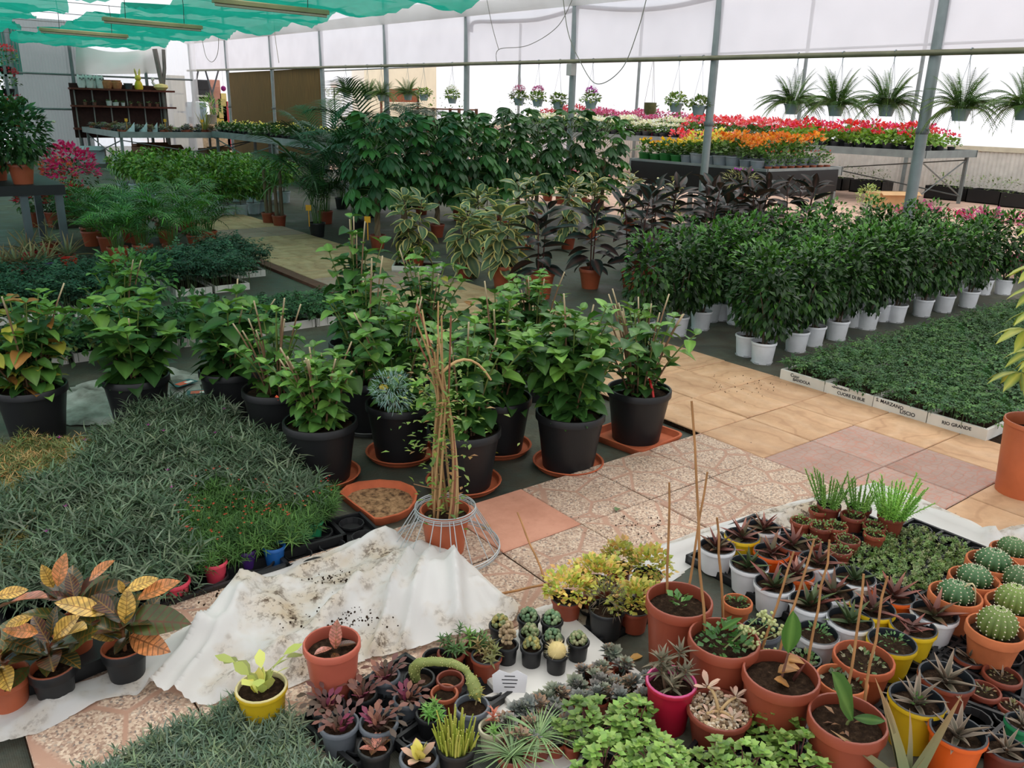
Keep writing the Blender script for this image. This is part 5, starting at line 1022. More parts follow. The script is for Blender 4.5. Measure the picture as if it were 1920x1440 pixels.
Fq = [(i, (i + 1) % n, n + (i + 1) % n, n + i) for i in range(n)]; mb.add(V + Vi, [tuple(range(n))[::-1]] + Fq + [(n + i, n + (i + 1) % n, 2 * n + (i + 1) % n, 2 * n + i) for i in range(n)] + [(2 * n + i, 2 * n + (i + 1) % n, 3 * n + (i + 1) % n, 3 * n + i) for i in range(n)] + [tuple(range(3 * n, 4 * n))], BLACK)
solo(mb.mesh('croton_tray', 'plastic', False), 'croton_tray', 'black plastic tray holding the croton pots', 'tray')

# ------------------------------------------------------------------ succulent pots: helper and library
def small(cx, cy, w, col, ratio=.9, inner=None, mat='plastic', taper=.74, rim=.016, ro=.003, z0=.014, soil=.84):
    h = w / 2 / ppm(gp(cx, cy, .08)) * 2 * ratio; loc, r = rimpos(cx, cy, w, h, z0); pp, z = pot(r - ro, r * taper, h, col, rim, ro, inner, 22, mat, soil); return loc, r, pp, z
DK = lin(34, 40, 46)
hw = [(1345, 1023, 68, WHITEP, 'H', 'white', 'by the white fleece corner'), (1392, 1003, 66, YEL, 'H', 'yellow', 'next to the white pot by the fleece'), (1432, 987, 62, WHITEP, 'H', 'low white', 'highest along the fleece'), (1488, 1017, 70, TERRA2, 'H', 'brown', 'with upright red leaves'), (1447, 1033, 67, ORA, 'H', 'orange', 'with a white rim'), (1405, 1057, 72, WHITEP, 'G', 'white', 'with dark green leaves on the tray edge'), (1493, 1072, 68, ORA, 'H', 'orange', 'third along the tray, low reddish leaves'), (1535, 1050, 73, WHITEP, 'H', 'white', 'with one tall red leaf'), (1452, 1093, 75, WHITEP, 'M', 'white', 'with spreading green-red leaves at the tray corner'), (1603, 1080, 77, WHITEP, 'G', 'white', 'beside the sedum carpet'), (1563, 1107, 77, WHITEP, 'H', 'white', 'two pots in from the sedum carpet'), (1520, 1127, 80, WHITEP, 'M', 'white', 'with yellow weed flowers'), (1677, 1113, 78, ORA, 'H', 'orange', 'before the barrel cacti'), (1637, 1138, 83, YEL, 'H', 'yellow', 'behind the thin canes'), (1595, 1160, 85, WHITEP, 'G', 'white', 'with grassy green sprouts'), (1533, 1185, 80, WHITEP, 'W', 'white', 'with a tiny seedling behind the upright leaf'), (1753, 1147, 85, WHITEP, 'H', 'white', 'with narrow red leaves touching the cactus pot'), (1713, 1173, 85, YEL, 'D', 'yellow', 'with withered purple leaves'), (1673, 1202, 90, YEL, 'W', 'yellow', 'dark-rimmed, with thin wiry shoots'), (1428, 1180, 73, GREYP, 'W', 'grey', 'hidden behind the flowering sedum')]
for j, (x, y, w, c, k, cn, o) in enumerate(hw):
    loc, r, pp, z = small(x, y, w, c, .74, DK); s = r / .044
    if k == 'H': pl = rosette(900 + j, 11, HAW, z, s * 1.0, (.25, 1.9), rr=.006)
    elif k == 'G': pl = rosette(900 + j, 10, HAG, z, s * 1.0, (.3, 2.2), rr=.006)
    elif k == 'M': pl = rosette(900 + j, 6, HAW[:2], z, s * 1.25, (.25, 1.2)) + rosette(950 + j, 6, HAG, z, s * 1.1, (.6, 2.2))
    elif k == 'D': pl = rosette(900 + j, 8, HAW[:1], z, s * .8, (.0, .6), (.01, 0)) + rosette(960 + j, 5, HAW[:1], z, s * .7, (.1, .7), (-.02, .01))
    else: n = 40; mb = crown('w', n, ellip(r * .6, .022, z + .012, .2, 0), *L_SM, vary([lin(84, 120, 70)] * n, n), 'leaf', (-.2, .8), (.010, .02)); pl = [P_('sprouts', mb.mesh('sprouts', 'leaf'), kind='stuff')]
    spawn(pp + pl, 'potted_haworthia', f'dark-leaved succulent in a {cn} pot {o}', 'succulent', loc, R.uniform(0, 6), group='dark succulents in coloured pots')
for k, (x, y) in enumerate([(1400, 1060), (1480, 1055), (1500, 1120), (1590, 1130), (1660, 1170), (1740, 1170), (1560, 1060), (1450, 1010)]):
    p = gp(x, y + 18, .0); solo(CTR, 'carry_tray', f'black cell tray under the dark succulents, {ORD[k]} from the fleece corner', 'tray', (p[0], p[1], .003), PI / 2, group='black trays under succulents', s=.72)
# barrel cacti
def barrel(r, ribs=14, col=lin(74, 104, 62), h=.8):
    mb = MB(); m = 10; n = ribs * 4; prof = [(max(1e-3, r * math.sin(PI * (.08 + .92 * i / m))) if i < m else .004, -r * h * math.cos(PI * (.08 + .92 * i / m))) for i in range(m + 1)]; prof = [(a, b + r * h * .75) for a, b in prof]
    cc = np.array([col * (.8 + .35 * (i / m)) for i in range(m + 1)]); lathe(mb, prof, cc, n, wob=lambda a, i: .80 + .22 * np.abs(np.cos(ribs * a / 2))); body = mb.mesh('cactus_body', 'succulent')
    mb = MB()
    for k in range(ribs):
        a = 2 * PI * k / ribs
        for i in range(3, 10):
            rr, zz = prof[i]; p = (rr * 1.035 * math.cos(a), rr * 1.035 * math.sin(a), zz); box(mb, p, (r * .062,) * 3, lin(232, 226, 206), (a, .7, .5))
    return body, mb.mesh('areoles', 'petal')
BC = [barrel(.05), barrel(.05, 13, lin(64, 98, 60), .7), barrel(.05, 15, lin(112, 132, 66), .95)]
for j, (x, y, w, v, o) in enumerate([(1792, 1113, 94, 1, 'with two pale flower stalks'), (1827, 1083, 90, 1, 'second in the front line of barrel cacti'), (1862, 1053, 93, 1, 'third in the front line of barrel cacti'), (1897, 1030, 74, 0, 'small one by the fleece fold'), (1913, 1090, 90, 0, 'cut by the frame, upper'), (1899, 1132, 95, 2, 'with dark spots, second from the yellowish one'), (1868, 1177, 103, 2, 'yellowish, tallest ribs, lowest in the group')]):
    loc, r, pp, z = small(x, y, w, CLAYO, .85, None, 'clay', .66, .03, .004, .004); s = r / .05 * .66
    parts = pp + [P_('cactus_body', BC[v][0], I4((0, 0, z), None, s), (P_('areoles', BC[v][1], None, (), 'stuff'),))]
    if j == 0: parts += [stem_part(curve((-.01, -.02, z + .06), (-.02, -.05, z + .12), (.0 + .02 * k, -.06, z - .02), 7), .003, .002, lin(206, 190, 150), 'flower_stalk') for k in range(2)]
    spawn(parts, 'barrel_cactus', 'ribbed white-dotted barrel cactus in terracotta pot, ' + o, 'cactus', loc, R.uniform(0, 6), group='barrel cacti')
# terracotta and brown pots
def gasp(seed, z, s, n=10): return rosette(seed, n, GAS, z, s, (.1, 1.9), rr=.006)
def tuft(r, z, n, cols, ls=(.012, .022), rz=.015, T=L_RND, name='sprouts', mat='leaf', zmin=0, dr=(-.2, .8)):
    mb = crown(name, n, ellip(r, rz, z + rz * .5, .1, zmin), *T, vary(pick(cols, n), n), mat, dr, ls); return [P_(name, mb.mesh(name, mat), kind='stuff')]
gr = [lin(84, 124, 66), lin(104, 142, 76)]
pots = [(1383, 1127, 57, CLAYO, .85, 'tiny', 'small terracotta pot filled with tiny green rosettes', 'clay'), (1620, 1232, 111, TERRA, .72, 'weedy', 'terracotta pot with gravelly soil and weeds behind the thin canes', 'clay'), (1579, 1273, 95, CLAYO, .8, 'weedy', 'light terracotta pot with mossy grey soil', 'clay'),
        (1720, 1309, 103, YEL, .95, 'gas', 'yellow pot with a grey spiky aloe and clover', 'plastic'), (1775, 1268, 100, BROWN, .85, 'gas', 'brown pot with the fullest grey spiky aloe', 'plastic'), (1797, 1370, 103, ORA, .98, 'gas', 'orange pot with a grey aloe of few long leaves', 'plastic'), (1918, 1354, 62, GREENP, .9, 'gas', 'green pot cut by the frame edge', 'plastic'), (1887, 1401, 78, BROWN * .7, .8, 'gas', 'dark brown pot with thin grey leaves at the corner', 'plastic'),
        (1818, 1230, 58, BROWN, .5, 'gas', 'low brown pot with a small grey aloe below the yellowish cactus', 'plastic'), (1880, 1265, 69, BROWN, .5, 'gas2', 'low brown pot with dry mossy soil and one stub', 'plastic'), (1845, 1293, 62, BROWN, .5, 'gas2', 'low brown pot with a single pale spike', 'plastic'), (1898, 1323, 50, BROWN, .5, 'gas2', 'low brown pot above the green pot', 'plastic'), (1509, 1232, 64, BLACK, .9, 'weedy', 'black pot in the shade of the upright leaf', 'plastic')]
for j, (x, y, w, c, ra, k, lab, mt) in enumerate(pots):
    loc, r, pp, z = small(x, y, w, c, ra, DK if mt == 'plastic' and k == 'gas' else None, mt, .7, .022 if mt == 'clay' else .014, .004, .005); s = r / .055
    if k == 'tiny': pl = tuft(r * .7, z, 60, gr, (.010, .016), .012, L_SM)
    elif k == 'weedy': pl = tuft(r * .7, z, 34, [lin(84, 112, 70), lin(130, 128, 100)], (.010, .022), .012)
    elif k == 'gas': pl = gasp(1000 + j, z, s * .82, 11 if j != 8 else 7) + (tuft(.02, z, 14, gr, (.012, .018), .02) if j == 3 else [])
    else: pl = rosette(1020 + j, 3, GAS, z, s * .5, (.8, 1.8)) + tuft(r * .6, z, 20, [lin(110, 110, 66), lin(140, 120, 90)], (.006, .012), .008)
    spawn(pp + pl, 'potted_succulent', lab, 'succulent', loc, R.uniform(0, 6), group='succulents in assorted pots')
# big propagation pots with canes
def cane(base, top, zb, o, r=.0045, dD=0.0, col=lin(168, 122, 78)):
    b = gp(*base, zb); t = atd(*top, b @ FH + dD); mb = MB(); k = 7; P = np.linspace(b, t, k); P += NR.normal(0, .002, P.shape); tube(mb, P - b, np.linspace(r, r * .75, k), np.array([col * (.85 + .3 * (i % 2)) for i in range(k)]), 6); solo(mb.mesh('cane', 'stem'), 'bamboo_cane', 'thin brown bamboo cane ' + o, 'cane', b, group='bamboo canes')
def bigpot(x, y, w, ra, lab, plants, c=TERRA2, z0=.004):
    h = w / ppm(gp(x, y, .12)) * ra; loc, r = rimpos(x, y, w, h, z0); pp, z = pot(r - .004, r * .74, h, c, .03, .004, None, 28, 'plastic', .86); spawn(pp + plants(loc, r, z), 'propagation_pot', lab, 'pot', loc, 0, group='large brown pots with canes'); return loc, z
BL = [leafmesh('broad_leaf', *blade(1.0, w_, 7, 'oval', .2, d_, 5, .5, .06), lin(72, 112, 50), 'glossleaf', rib=lin(104, 142, 70), k=5) for w_, d_ in ((.42, .0), (.34, .35))]
bigpot(1274, 1123, 125, 1.05, 'large brown pot with bare soil and two canes beside the yellow shrubs', lambda l, r, z: tuft(.025, z, 14, gr, (.02, .03), .03))
bigpot(1358, 1195, 133, 1.0, 'large brown pot with clover leaves behind the pale sedum flowers', lambda l, r, z: tuft(r * .75, z, 90, [lin(70, 116, 60), lin(92, 140, 74)], (.014, .028), .035) + [P_('leaf', BL[0], I4((-.02, 0, z + .06), F1((.5, -.4, .5)), .07))])
def pA(l, r, z):
    b = atd(1478, 1225, l @ FH) - l; t = atd(1487, 1145, l @ FH) - l; return [P_('leaf', BL[0], I4(b, F1(t - b, 0, (-.5, -.8, .3)), np.linalg.norm(t - b))), stem_part(curve((0, 0, z - .01), b * .6 + np.array([0, 0, z * .3]), b, 5), .004, .003, lin(120, 84, 70))] + [P_('dry_leaf', HYL[10 + k % 2], I4((-.03 + .03 * k, .01 * k, z + .02), F1((R.uniform(-1, 1), -.5, R.uniform(-.2, .6))), .05)) for k in range(4)] + [P_('leaf', HAW[0], I4((.03, -.02, z), F1((.3, -.3, 1)), 1.1))]
bigpot(1465, 1260, 142, .95, 'large brown pot with one upright glossy leaf and dry leaves', pA)
def pB(l, r, z):
    out = []; D = l @ FH
    for (b, t, w_) in (((1600, 1350), (1563, 1268), 0), ((1600, 1345), (1655, 1352), 1)): B = atd(*b, D) - l; T = atd(*t, D - .03) - l; out.append(P_('leaf', BL[w_], I4(B, F1(T - B, .3, (-.4, -.5, .8)), np.linalg.norm(T - B) * 1.1)))
    return out + [stem_part(curve((0, 0, z), (.005, 0, z + .02), out[0][2].translation, 4), .004, .003, lin(110, 120, 70))] + tuft(r * .5, z, 8, [lin(150, 110, 80)], (.02, .03), .01, L_SM, 'dry_scraps')
bigpot(1590, 1345, 144, .9, 'large brown pot with one broad twisted green leaf', pB)
for (b, t, zb, o, d) in [((1252, 1130), (1255, 905), .16, 'at the rim side of the large bare-soil pot', .02), ((1288, 1128), (1326, 885), .16, 'leaning in the large bare-soil pot', .05), ((1321, 1215), (1297, 752), .13, 'tallest of all, in the clover pot', .10), ((1357, 1170), (1344, 972), .13, 'thick one in the clover pot', .0), ((1420, 1240), (1490, 1032), .12, 'slanting over the white pots from the upright-leaf pot', .06), ((1448, 1255), (1530, 1010), .12, 'second slanting one behind the upright leaf', .08), ((1512, 1262), (1556, 1012), .12, 'split at its tip, right of the upright leaf', .08), ((1580, 1350), (1622, 1078), .12, 'in the twisted-leaf pot, taller one', .06), ((1618, 1320), (1664, 1082), .12, 'in the twisted-leaf pot, shorter one', .06), ((1020, 1085), (970, 962), .004, 'lying askew on the terrazzo slabs', .25)]: cane(b, t, zb, o, dD=d)
cane((900, 1125), (1040, 1090), .006, 'lying flat along the fleece edge', r=.005, dD=.05)
# crimson pot, gravel bowl, yellow and terracotta pots
KAL = [swordmesh('kalanchoe_leaf', .050, .014, lin(96, 92, 72), lin(128, 114, 94), .1 + .2 * v, 'succulent', .3) for v in range(2)]
loc, r, pp, z = small(1259, 1276, 97, CRIM, 1.0, lin(226, 96, 150), 'plastic', .72, .012, .004, .005); parts = list(pp)
for k in range(8):
    a = k * 1.3; e = np.array([math.cos(a) * .035, math.sin(a) * .035, z + .04 + .03 * (k % 3)]); parts.append(stem_part(curve((e[0] * .4, e[1] * .4, z - .01), (e[0] * .7, e[1] * .7, z + .03), e, 4), .004, .003, lin(110, 90, 70))); parts += rosette(1100 + k, 12, KAL, e[2] - .02, 1.0, (-.3, 1.8), e[:2])
spawn(parts, 'kalanchoe', 'crimson pot with pink rim holding a grey-brown leafy succulent', 'succulent', loc, 0)
loc, r, pp, z = small(1349, 1329, 122, BROWN * 1.2, .62, None, 'plastic', .72, .014, .004, .004, soil=.9); parts = list(pp); n = 420; q = np.sqrt(NR.uniform(0, 1, n)) * r * .9; a = NR.uniform(0, 6.28, n); mb = MB(); P = np.column_stack([q * np.cos(a), q * np.sin(a), np.full(n, z + .004)])
for p in P: box(mb, p, NR.uniform(.004, .010, 3), lin(*random.choice([(206, 184, 150), (176, 150, 120), (226, 212, 190), (140, 116, 92)])), NR.uniform(0, 3, 3))
parts.append(P_('gravel', mb.mesh('gravel', 'clay', False), kind='stuff'))
GHO = [swordmesh('ghost_leaf', .05, .020, lin(186, 166, 146), lin(206, 160, 140), -.05 + .1 * v, 'succulent', .35, shape='spoon') for v in range(2)]
for k, (ox, oy, hz) in enumerate(((-.02, .03, .07), (.05, -.01, .03), (-.01, -.05, .02), (-.05, .0, .02))):
    parts.append(stem_part(curve((0, 0, z), (ox * .5, oy * .5, z + hz), (ox, oy, z + hz), 5), .005, .004, lin(206, 176, 130))); parts += rosette(1120 + k, 7, GHO, z + hz - .004, .85 - .1 * k, (.1, 1.3), (ox, oy))
spawn(parts, 'ghost_plant', 'brown bowl of pale gravel with a leggy pinkish ghost plant', 'succulent', loc, 0)
# pale flowering sedum leaning between the pots
b = gp(1310, 1265, .10); parts = []; mbf = MB()
for k, t in enumerate([(1445, 1165), (1462, 1185), (1420, 1190), (1438, 1222), (1400, 1180), (1455, 1240), (1430, 1150), (1410, 1240), (1415, 1210)]):
    e = atd(*t, b @ FH + R.uniform(-.02, .06)); parts.append(stem_part(curve((0, 0, 0), (e - b) * .5 + np.array([0, 0, .012]), e - b, 6), .0025, .0016, lin(150, 156, 104), 'stalk', 4)); mb = MB(); [ball(mb, (e - b) + NR.normal(0, .009, 3), .0055, lin(208, 214, 160), 5, 3) for _ in range(16)]; parts.append(P_('flower_head', mb.mesh('flower_head', 'petal')))
spawn(parts, 'flowering_sedum', 'fan of pale green flower stalks leaning out of the clover pot', 'plant', b, 0)
loc, r, pp, z = small(622, 1203, 108, lin(190, 98, 78), 1.1, None, 'plastic', .72, .02, .004, .004); RC = CRO
spawn(pp + [P_('leaf', CRO['pink'], I4((.01, 0, z), F1((.1, .1, 1)), .085)), P_('leaf', CRO['pink'], I4((.0, 0, z + .01), F1((-1, -.2, .35)), .06)), P_('leaf', CRO['wine'], I4((.01, 0, z + .01), F1((1, -.4, .2)), .06)), P_('leaf', CRO['wine'], I4((.0, -.01, z), F1((-.3, -1, .2)), .055))] + [], 'propagation_pot', 'tall terracotta plastic pot with a reddish cutting on the fleece', 'pot', loc, 0)
loc, r, pp, z = small(490, 1286, 97, YEL * .8, .75, lin(226, 214, 160), 'plastic', .78, .012, .004, .004, soil=.9)
SEG = [blade(1.0, .62, 3, 'oval', .08, .1, 3, .55)]
def segmesh(name, col, k, L, W, arch, seed): # chain of flat joints
    r_ = random.Random(seed); mb = MB(); p = np.zeros(3); d = np.array([.35, 0, 1.0])
    for i in range(k):
        d = d / np.linalg.norm(d); tV, tF = SEG[0]; batch(mb, tV * np.array([1, W / L / .62, 1]), tF, F1(d, r_.uniform(-.4, .4), (0, .2, 1))[None], [p], np.asarray(col) * r_.uniform(.8, 1.15), [L]); p = p + d * L * .92; d = d + np.array([arch, r_.uniform(-.3, .3), -arch * 1.3])
    return mb.mesh(name, 'succulent')
YS = [segmesh('joint', c, k, .038, .022, a, i) for i, (c, k, a) in enumerate([(lin(176, 188, 96), 3, .25), (lin(198, 202, 110), 2, .35), (lin(150, 156, 90), 3, .5), (lin(222, 212, 110), 1, .1)])]
spawn(pp + [P_('jointed_stem', YS[k % 4], I4((.012 * math.cos(k * 1.1), .012 * math.sin(k * 1.1), z - .005), np.array(Euler((0, 0, k * 1.1)).to_matrix()), 1.5)) for k in range(10)], 'christmas_cactus', 'yellow-green jointed cactus in a cream-rimmed yellow pot', 'succulent', loc, 0)
PUR = [segmesh('joint', c, k, .030, .017, a, 20 + i) for i, (c, k, a) in enumerate([(lin(98, 66, 62), 3, .2), (lin(116, 76, 66), 3, .4), (lin(124, 50, 76), 2, .3), (lin(88, 72, 60), 3, .5), (lin(146, 98, 80), 2, .2)])]
for j, (x, y, w, c, o) in enumerate([(722, 1265, 58, GREYP, 'farthest grey one next to the dark cell tray'), (764, 1308, 56, GREYP, 'grey, beside the rope-like cactus'), (636, 1355, 76, GREYP, 'grey, with dark purple shoots by the needle leaves'), (710, 1352, 76, GREYP, 'grey, with the densest tuft'), (614, 1320, 68, BLACK, 'black, under the tall terracotta pot'), (680, 1300, 56, BLACK, 'black, in the middle of the purple clump'), (703, 1398, 68, BLACK, 'black, with red rounded leaves'), (786, 1417, 76, GREYP, 'grey, with big pale leaves at the bottom')]):
    loc, r, pp, z = small(x, y, w, c, .8, None, 'plastic', .75, .012, .004, .004)
    if j == 7: pl = [P_('leaf', GHO[k % 2], I4((0, 0, z), F1((math.cos(k * 1.2), math.sin(k * 1.2), .6)), 1.1)) for k in range(5)] + [P_('leaf', YS[3], I4((0, 0, z), np.array(Euler((0, 0, k * 1.5)).to_matrix()), 1.4)) for k in range(5)]
    elif j == 6: pl = [P_('leaf', CRO['pink' if k % 2 else 'wine'], I4((0, 0, z), F1((math.cos(k), math.sin(k), .7)), .045)) for k in range(8)]
    else: pl = [P_('jointed_stem', PUR[(k + j) % 5], I4((.4 * r * math.cos(k * 2.4) * (k / 16) ** .5, .4 * r * math.sin(k * 2.4) * (k / 16) ** .5, z - .004), np.array(Euler((0, 0, k * 2.4)).to_matrix()), R.uniform(.8, 1.1))) for k in range(16)]
    spawn(pp + pl, 'christmas_cactus', 'purple jointed cactus, pot ' + o if j < 6 else 'fleshy-leaved succulent, pot ' + o, 'succulent', loc, 0, group='purple jointed cacti')
# rope-like opuntia
loc, r, pp, z = small(786, 1270, 61, BLACK, .8, None, 'plastic', .75, .012, .004, .004); D = loc @ FH; ps = [(780, 1275), (776, 1255), (785, 1243), (812, 1240), (850, 1243), (874, 1256), (884, 1275), (892, 1296), (898, 1312)]
P = np.array([atd(*p, D - .0 - .012 * i) - loc for i, p in enumerate(ps)]); Q = np.array([P[min(7, int(t))] * (1 - t % 1) + P[min(8, int(t) + 1)] * (t % 1) for t in np.linspace(0, 7.999, 40)])
rad = np.interp(np.linspace(0, 1, 40), [0, .12, .3, .55, .68, .75, .9, 1], [.012, .017, .013, .011, .009, .017, .020, .006]) * (1 + .07 * np.sin(np.arange(40) * 2.4)); mb = MB(); tube(mb, Q, rad, lin(126, 136, 74), 10); body = mb.mesh('cactus_body', 'succulent'); mb = MB(); n = 420; i = NR.integers(0, 39, n); dd = sph(n)
for k in range(n): box(mb, Q[i[k]] + dd[k] * rad[i[k]] * 1.02, (.0022,) * 3, lin(206, 206, 140), (k, k, 0))
spawn(pp + [P_('cactus_body', body, None, (P_('bristles', mb.mesh('bristles', 'petal'), None, (), 'stuff'),))], 'rope_cactus', 'bent rope-like bristly cactus drooping over its neighbours', 'cactus', loc, 0)
SUC = sprigT(14, .035, .032, .011, 1.0, .8)
def leafy(seed, r, z, k, H, cols):
    mb = MB(); n = k; q = np.sqrt(NR.uniform(0, 1, n)) * r * .7; a = NR.uniform(0, 6.28, n); D = np.column_stack([.5 * np.cos(a) * q / r, .5 * np.sin(a) * q / r, np.ones(n)]); fr = frames(D); Rm = np.stack([fr[:, :, 1], fr[:, :, 2], fr[:, :, 0]], -1)
    batch(mb, *SUC, Rm, np.column_stack([q * np.cos(a), q * np.sin(a), z + NR.uniform(0, H, n)]), vary(pick(cols, n), n, .2), NR.uniform(.8, 1.2, n)); 
    for i in range(n): tube(mb, [(q[i] * math.cos(a[i]) * .6, q[i] * math.sin(a[i]) * .6, z - .01), (q[i] * math.cos(a[i]), q[i] * math.sin(a[i]), z + H)], .003, lin(126, 110, 80), 4)
    return [P_('shoots', mb.mesh('shoots', 'leaf'), kind='stuff')]
GS1 = [lin(96, 138, 70), lin(78, 118, 60), lin(120, 156, 84)]
for j, (x, y, w, c, k, H, cols, o) in enumerate([(819, 1230, 56, BLACK, 0, 0, GS1, 'empty black pot with a dry stub'), (846, 1222, 54, BROWN, 8, .05, GS1, 'green pointed-leaf succulent on bare stems above the rope cactus'), (893, 1212, 52, BROWN, 6, .05, GS1, 'green pointed-leaf succulent next to the small cactus tray'), (912, 1228, 60, TERRA2, 7, .005, [lin(112, 118, 70), lin(140, 124, 80)], 'brown pot with black rim and drooping olive leaves'), (844, 1272, 54, BROWN, 0, 0, GS1, 'bare brown pot under the rope cactus'), (833, 1298, 54, TERRA, 0, 0, GS1, 'small terracotta pot behind the bright green rosette'), (885, 1322, 68, GREYP, 1, .01, [lin(176, 150, 80)], 'grey pot with one tiny sprout'), (808, 1335, 60, BLACK, 6, .015, [lin(110, 160, 70), lin(134, 176, 84)], 'bright green leafy rosette beside the yellow pencil succulent'), (924, 1362, 56, lin(206, 200, 170), 2, .0, [lin(190, 110, 90), lin(110, 140, 70)], 'cream pot with a red-tipped sprout')]):
    loc, r, pp, z = small(x, y, w, c, .85, DK if j == 3 else None, 'plastic', .75, .012, .004, .004); spawn(pp + (leafy(j, r, z, k, H, cols) if k else []), 'potted_succulent', o, 'succulent', loc, 0, group='small assorted succulents')
loc, r, pp, z = small(856, 1395, 78, BLACK, .9, None, 'plastic', .75, .012, .004, .004); mb = MB()
for k in range(80): a = R.uniform(0, 6.28); q = R.random() ** .5 * r * .8; l = R.uniform(.05, .10); tube(mb, curve((q * math.cos(a), q * math.sin(a), z - .01), (q * 1.2 * math.cos(a), q * 1.2 * math.sin(a), z + l * .5), (q * 1.5 * math.cos(a) + R.uniform(-.01, .01), q * 1.5 * math.sin(a), z + l), 4), [.003, .003, .0026, .0015], lin(*R.choice([(176, 186, 76), (156, 172, 66), (190, 190, 90)])), 5)
spawn(pp + [P_('pencil_stems', mb.mesh('pencil_stems', 'succulent'), kind='stuff')], 'pencil_succulent', 'black pot of yellow-green pencil-thin succulent stems', 'succulent', loc, 0)
n = 60; mb = MB(); tV, tF = blade(.10, .004, 5, 'strap', .1, .9, 2); a = NR.uniform(0, 6.28, n); batch(mb, tV, tF, frames(np.column_stack([np.cos(a), np.sin(a), NR.uniform(.8, 2.2, n)])), np.zeros((n, 3)), vary([lin(128, 156, 104)] * n, n), NR.uniform(.6, 1.1, n)); me = mb.mesh('grass_leaves', 'leaf')
for j, (x, y, o) in enumerate([(960, 1415, 'in the bottom row beside the foam tray'), (1010, 1380, 'paler, between the ghost rosettes')]):
    loc, r, pp, z = small(x, y, 54, BROWN, .8); spawn(pp + [P_('leaves', me, I4((0, 0, z)), kind='stuff')], 'grassy_succulent', 'arching grass-like succulent ' + o, 'succulent', loc, j, group='grass-like succulents')
# small cacti on the white foam tray
p = gp(1035, 1235, .02); mb = MB(); bevbox(mb, (-.20, -.15, 0), (.20, .15, .03), lin(226, 224, 218), .006); solo(mb.mesh('foam_base', 'painted', False), 'foam_tray', 'white polystyrene tray carrying the small round cacti', 'tray', (p[0] - .02, p[1] + .02, .002), -.1)
def knob(seed, r, cols, h=1.0, spiny=False):
    mb = MB(); rg = np.random.default_rng(seed)
    if spiny: ball(mb, (0, 0, r * .8), r, cols[0], 12, 8); d = sph(160, -.2); batch(mb, *blade(r * .5, r * .04, 1, 'sword', 0, 0, 2), frames(d), d * r * .95 + np.array([0, 0, r * .8]), vary(cols[1], 160)); return mb.mesh('cactus_body', 'succulent')
    for k in range(46):
        d = sph(1, -.25, rg)[0]; ball(mb, d * np.array([r, r, r * h]) * .78 + np.array([0, 0, r * h * .7]), r * .26, np.asarray(cols[k % len(cols)]) * rg.uniform(.8, 1.2), 6, 4)
    return mb.mesh('cactus_body', 'succulent')
KN = [knob(1, .02, [lin(120, 136, 92), lin(160, 160, 120)]), knob(2, .02, [lin(96, 126, 92), lin(130, 150, 110)]), knob(3, .02, [lin(150, 140, 80), lin(110, 120, 80)]), knob(4, .021, [lin(196, 176, 120), lin(214, 196, 146)], 1, True), knob(5, .02, [lin(150, 128, 98), lin(172, 150, 116)], 2.2)]
for j, (x, y, v, o) in enumerate([(991, 1157, 1, 'behind the others at the fleece'), (938, 1170, 2, 'with orange tones'), (1035, 1162, 1, 'darkest green one in the back'), (994, 1187, 0, 'pale grey-green one in the middle'), (1037, 1196, 1, 'right behind the spiny one'), (1084, 1201, 0, 'at the tray corner'), (997, 1212, 2, 'yellowish one in front'), (1044, 1225, 3, 'straw-coloured spiny one'), (951, 1207, 4, 'tall grey-brown columnar one')]):
    loc, r, pp, z = small(x, y, 44, BLACK, .85, None, 'plastic', .78, .01, .003, .033); spawn(pp + [P_('cactus_body', KN[v], I4((0, 0, z - .004), None, r / .026))], 'small_cactus', 'small knobbly cactus in a black pot, ' + o, 'cactus', loc, R.uniform(0, 6), group='small cacti on the foam tray')
p = gp(955, 1300, .03); mb = MB(); V = [(-.045, 0, 0), (.045, 0, 0), (.05, 0, .05), (.02, 0, .065), (0, 0, .055), (-.03, 0, .065), (-.05, 0, .05)]; V = V + [(x, y + .0015, z) for x, y, z in V]; mb.add(V, [tuple(range(7))[::-1], tuple(range(7, 14))] + [(i, (i + 1) % 7, 7 + (i + 1) % 7, 7 + i) for i in range(7)], lin(226, 226, 230)); me = mb.mesh('paper_sign', 'painted', False); mb = MB()
for k, (w_, q) in enumerate(((.03, .048), (.045, .038), (.04, .028), (.03, .018))): box(mb, (0, -.001, q), (w_, .0008, .0022), lin(110, 110, 120))
spawn([P_('card', me), P_('print', mb.mesh('print', 'ink', False))], 'paper_sign', 'torn white paper sign with faint printed lines among the succulents', 'sign', p, -YAW, tilt=(-.35, 0))
# ghost rosettes in small brown pots
pp0, z0_ = pot(.024, .019, .04, TERRA2, .008, .002, n=14)
pl = [(x, y) for y in range(1238, 1400, 26) for x in range(945, 1225, 37)]; cnt = 0
for (x, y) in pl:
    xx = x + (18 if (y // 26) % 2 else 0) + R.uniform(-6, 6); yy = y + R.uniform(-5, 5)
    if xx < 1120 - (yy - 1238) * 1.5 or xx > 1228 or (yy > 1330 and xx > 1075) or (xx > 1180 and yy < 1262): continue
    loc, _ = rimpos(xx, yy, 1, .04, .012); parts = list(pp0) + [P_('rosette', ECH[R.randrange(4)], I4((R.uniform(-.016, .016), R.uniform(-.016, .016), z0_ + R.uniform(.008, .026)), np.array(Euler((R.uniform(-.4, .4), R.uniform(-.4, .4), R.uniform(0, 6))).to_matrix()), R.uniform(.75, 1.05))) for _ in range(4)]
    spawn(parts, 'ghost_rosette_pot', f'grey-blue rosette succulent, {ORD[cnt % 30]} in the foam tray counted from the cactus tray', 'succulent', loc, 0, group='grey-blue rosettes in the foam tray'); cnt += 1
